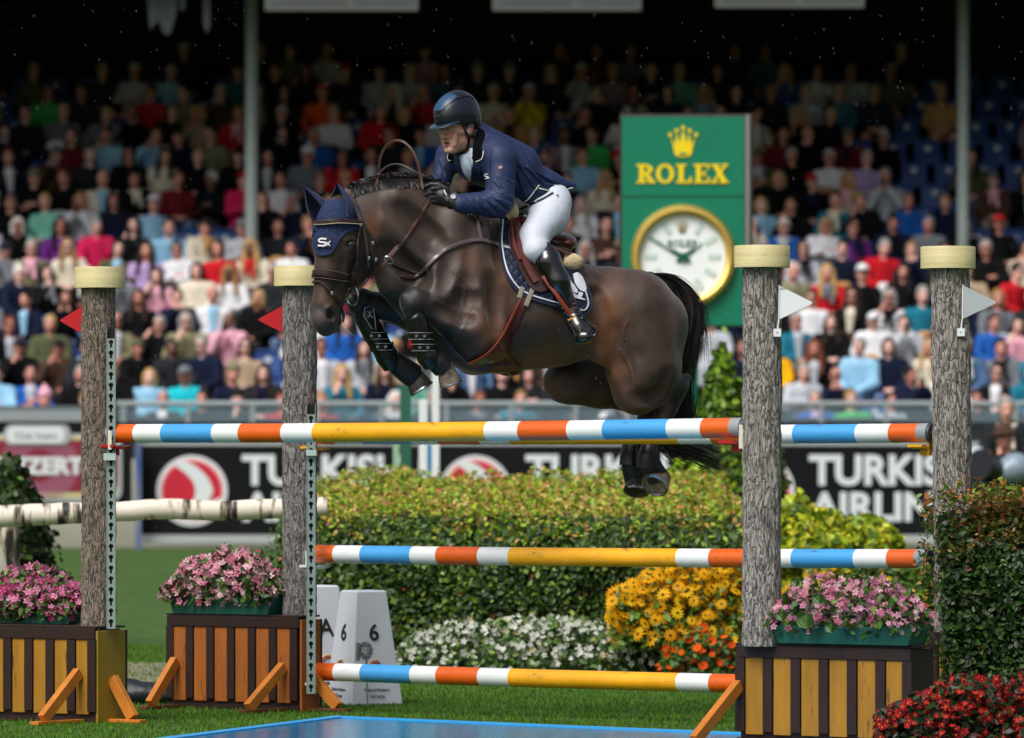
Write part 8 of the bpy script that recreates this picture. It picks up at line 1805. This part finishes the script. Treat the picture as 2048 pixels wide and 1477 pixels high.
# ================================================================ reins
rmat = mat('rein_leather', lin('#4c2b26'), .35, var=.2, vscale=60, coat=.3)
rn = empty('reins', Wp([(862, 398, HW-14)])[0], 'brown leather reins running from the gloved hands to the bit', 'reins')
bw = bc[2]
def rw_(pts, wd=4.5, m=rmat, nm='rein'):
    C_ = np.array(catmull(pts, 5)); w_ = HS.near(C_[:, :2], 3.5); w_ = np.where(np.isnan(w_), 1e3, w_); C_[:, 2] = np.minimum(C_[:, 2], w_); pts = [tuple(c) for c in C_]
    return strap(pts, None, 0, wd, 2, nm, m, rn, n=10)
rw_([(860, 398, HW-26), (852, 412, HW-24), (832, 445, HW-26), (800, 492, HW-40), (766, 530, HW-70), (738, 556, bw+20), (708, 590, bw-1)], 5.5)
rw_([(846, 378, HW-16), (842, 356, HW-12), (834, 322, HW-12), (822, 298, HW-10), (804, 283, HW-4), (786, 283, HW+4), (770, 296, HW+14), (760, 320, HW+22), (757, 352, HW+30), (752, 372, HW+34)], 5)
rw_([(866, 352, z0-8), (846, 351, z0-10), (826, 342, z0-8), (802, 330, z0), (782, 330, z0+4), (768, 338, z0+6), (759, 348, z0+6), (756, 366, z0+6)], 4, leath); rw_([(868, 356, z0-6), (850, 354, z0-8), (834, 362, z0-8), (826, 372, z0-4)], 5)
rw_([(800, 490, HW-44), (790, 500, HW-50), (770, 522, HW-68)], 8, leat2, 'rein_stop')
mb = MB(); c = np.array([777, 521, HW-68.]); mb.tube([Vector(q) for q in Wp([c+[9*math.cos(t_), 7*math.sin(t_)+3*math.cos(t_), 3*math.sin(t_)] for t_ in np.linspace(0, 2*math.pi, 20)])], 1.4*S0, 6); mb.obj('martingale_ring', steel, rn, smooth=True)
# ================================================================ falling rain near the jump
n = 900; d = rng.uniform(24, 36, n); px_ = rng.uniform(-20, 2070, n); py_ = rng.uniform(-20, 1300, n); pts = np.array([list(P(a, b, q)) for a, b, q in zip(px_, py_, d)])
tilt_ = Matrix.Rotation(R(-22), 3, 'Y'); T = [(0, 0, -3.2), (.45, 0, 0), (0, .45, 0), (-.45, 0, 0), (0, -.45, 0), (0, 0, 3.2)]; T = [tuple(tilt_ @ Vector(t)) for t in T]; TF = [(0, 2, 1), (0, 3, 2), (0, 4, 3), (0, 1, 4), (5, 1, 2), (5, 2, 3), (5, 3, 4), (5, 4, 1)]
V, Fc, Cc = scatter(T, TF, pts, np.tile(np.eye(3), (n, 1, 1)), rng.uniform(.0012, .0024, n), np.ones((n, 3))*.8)
o = mesh_obj('rain', V, Fc, mat('raindrop', lin('#c8d0d6'), .2, spec=.8, alpha=.28), attr=Cc); tagp(o, 'fine falling rain drops around the jump', 'rain', kind='stuff')
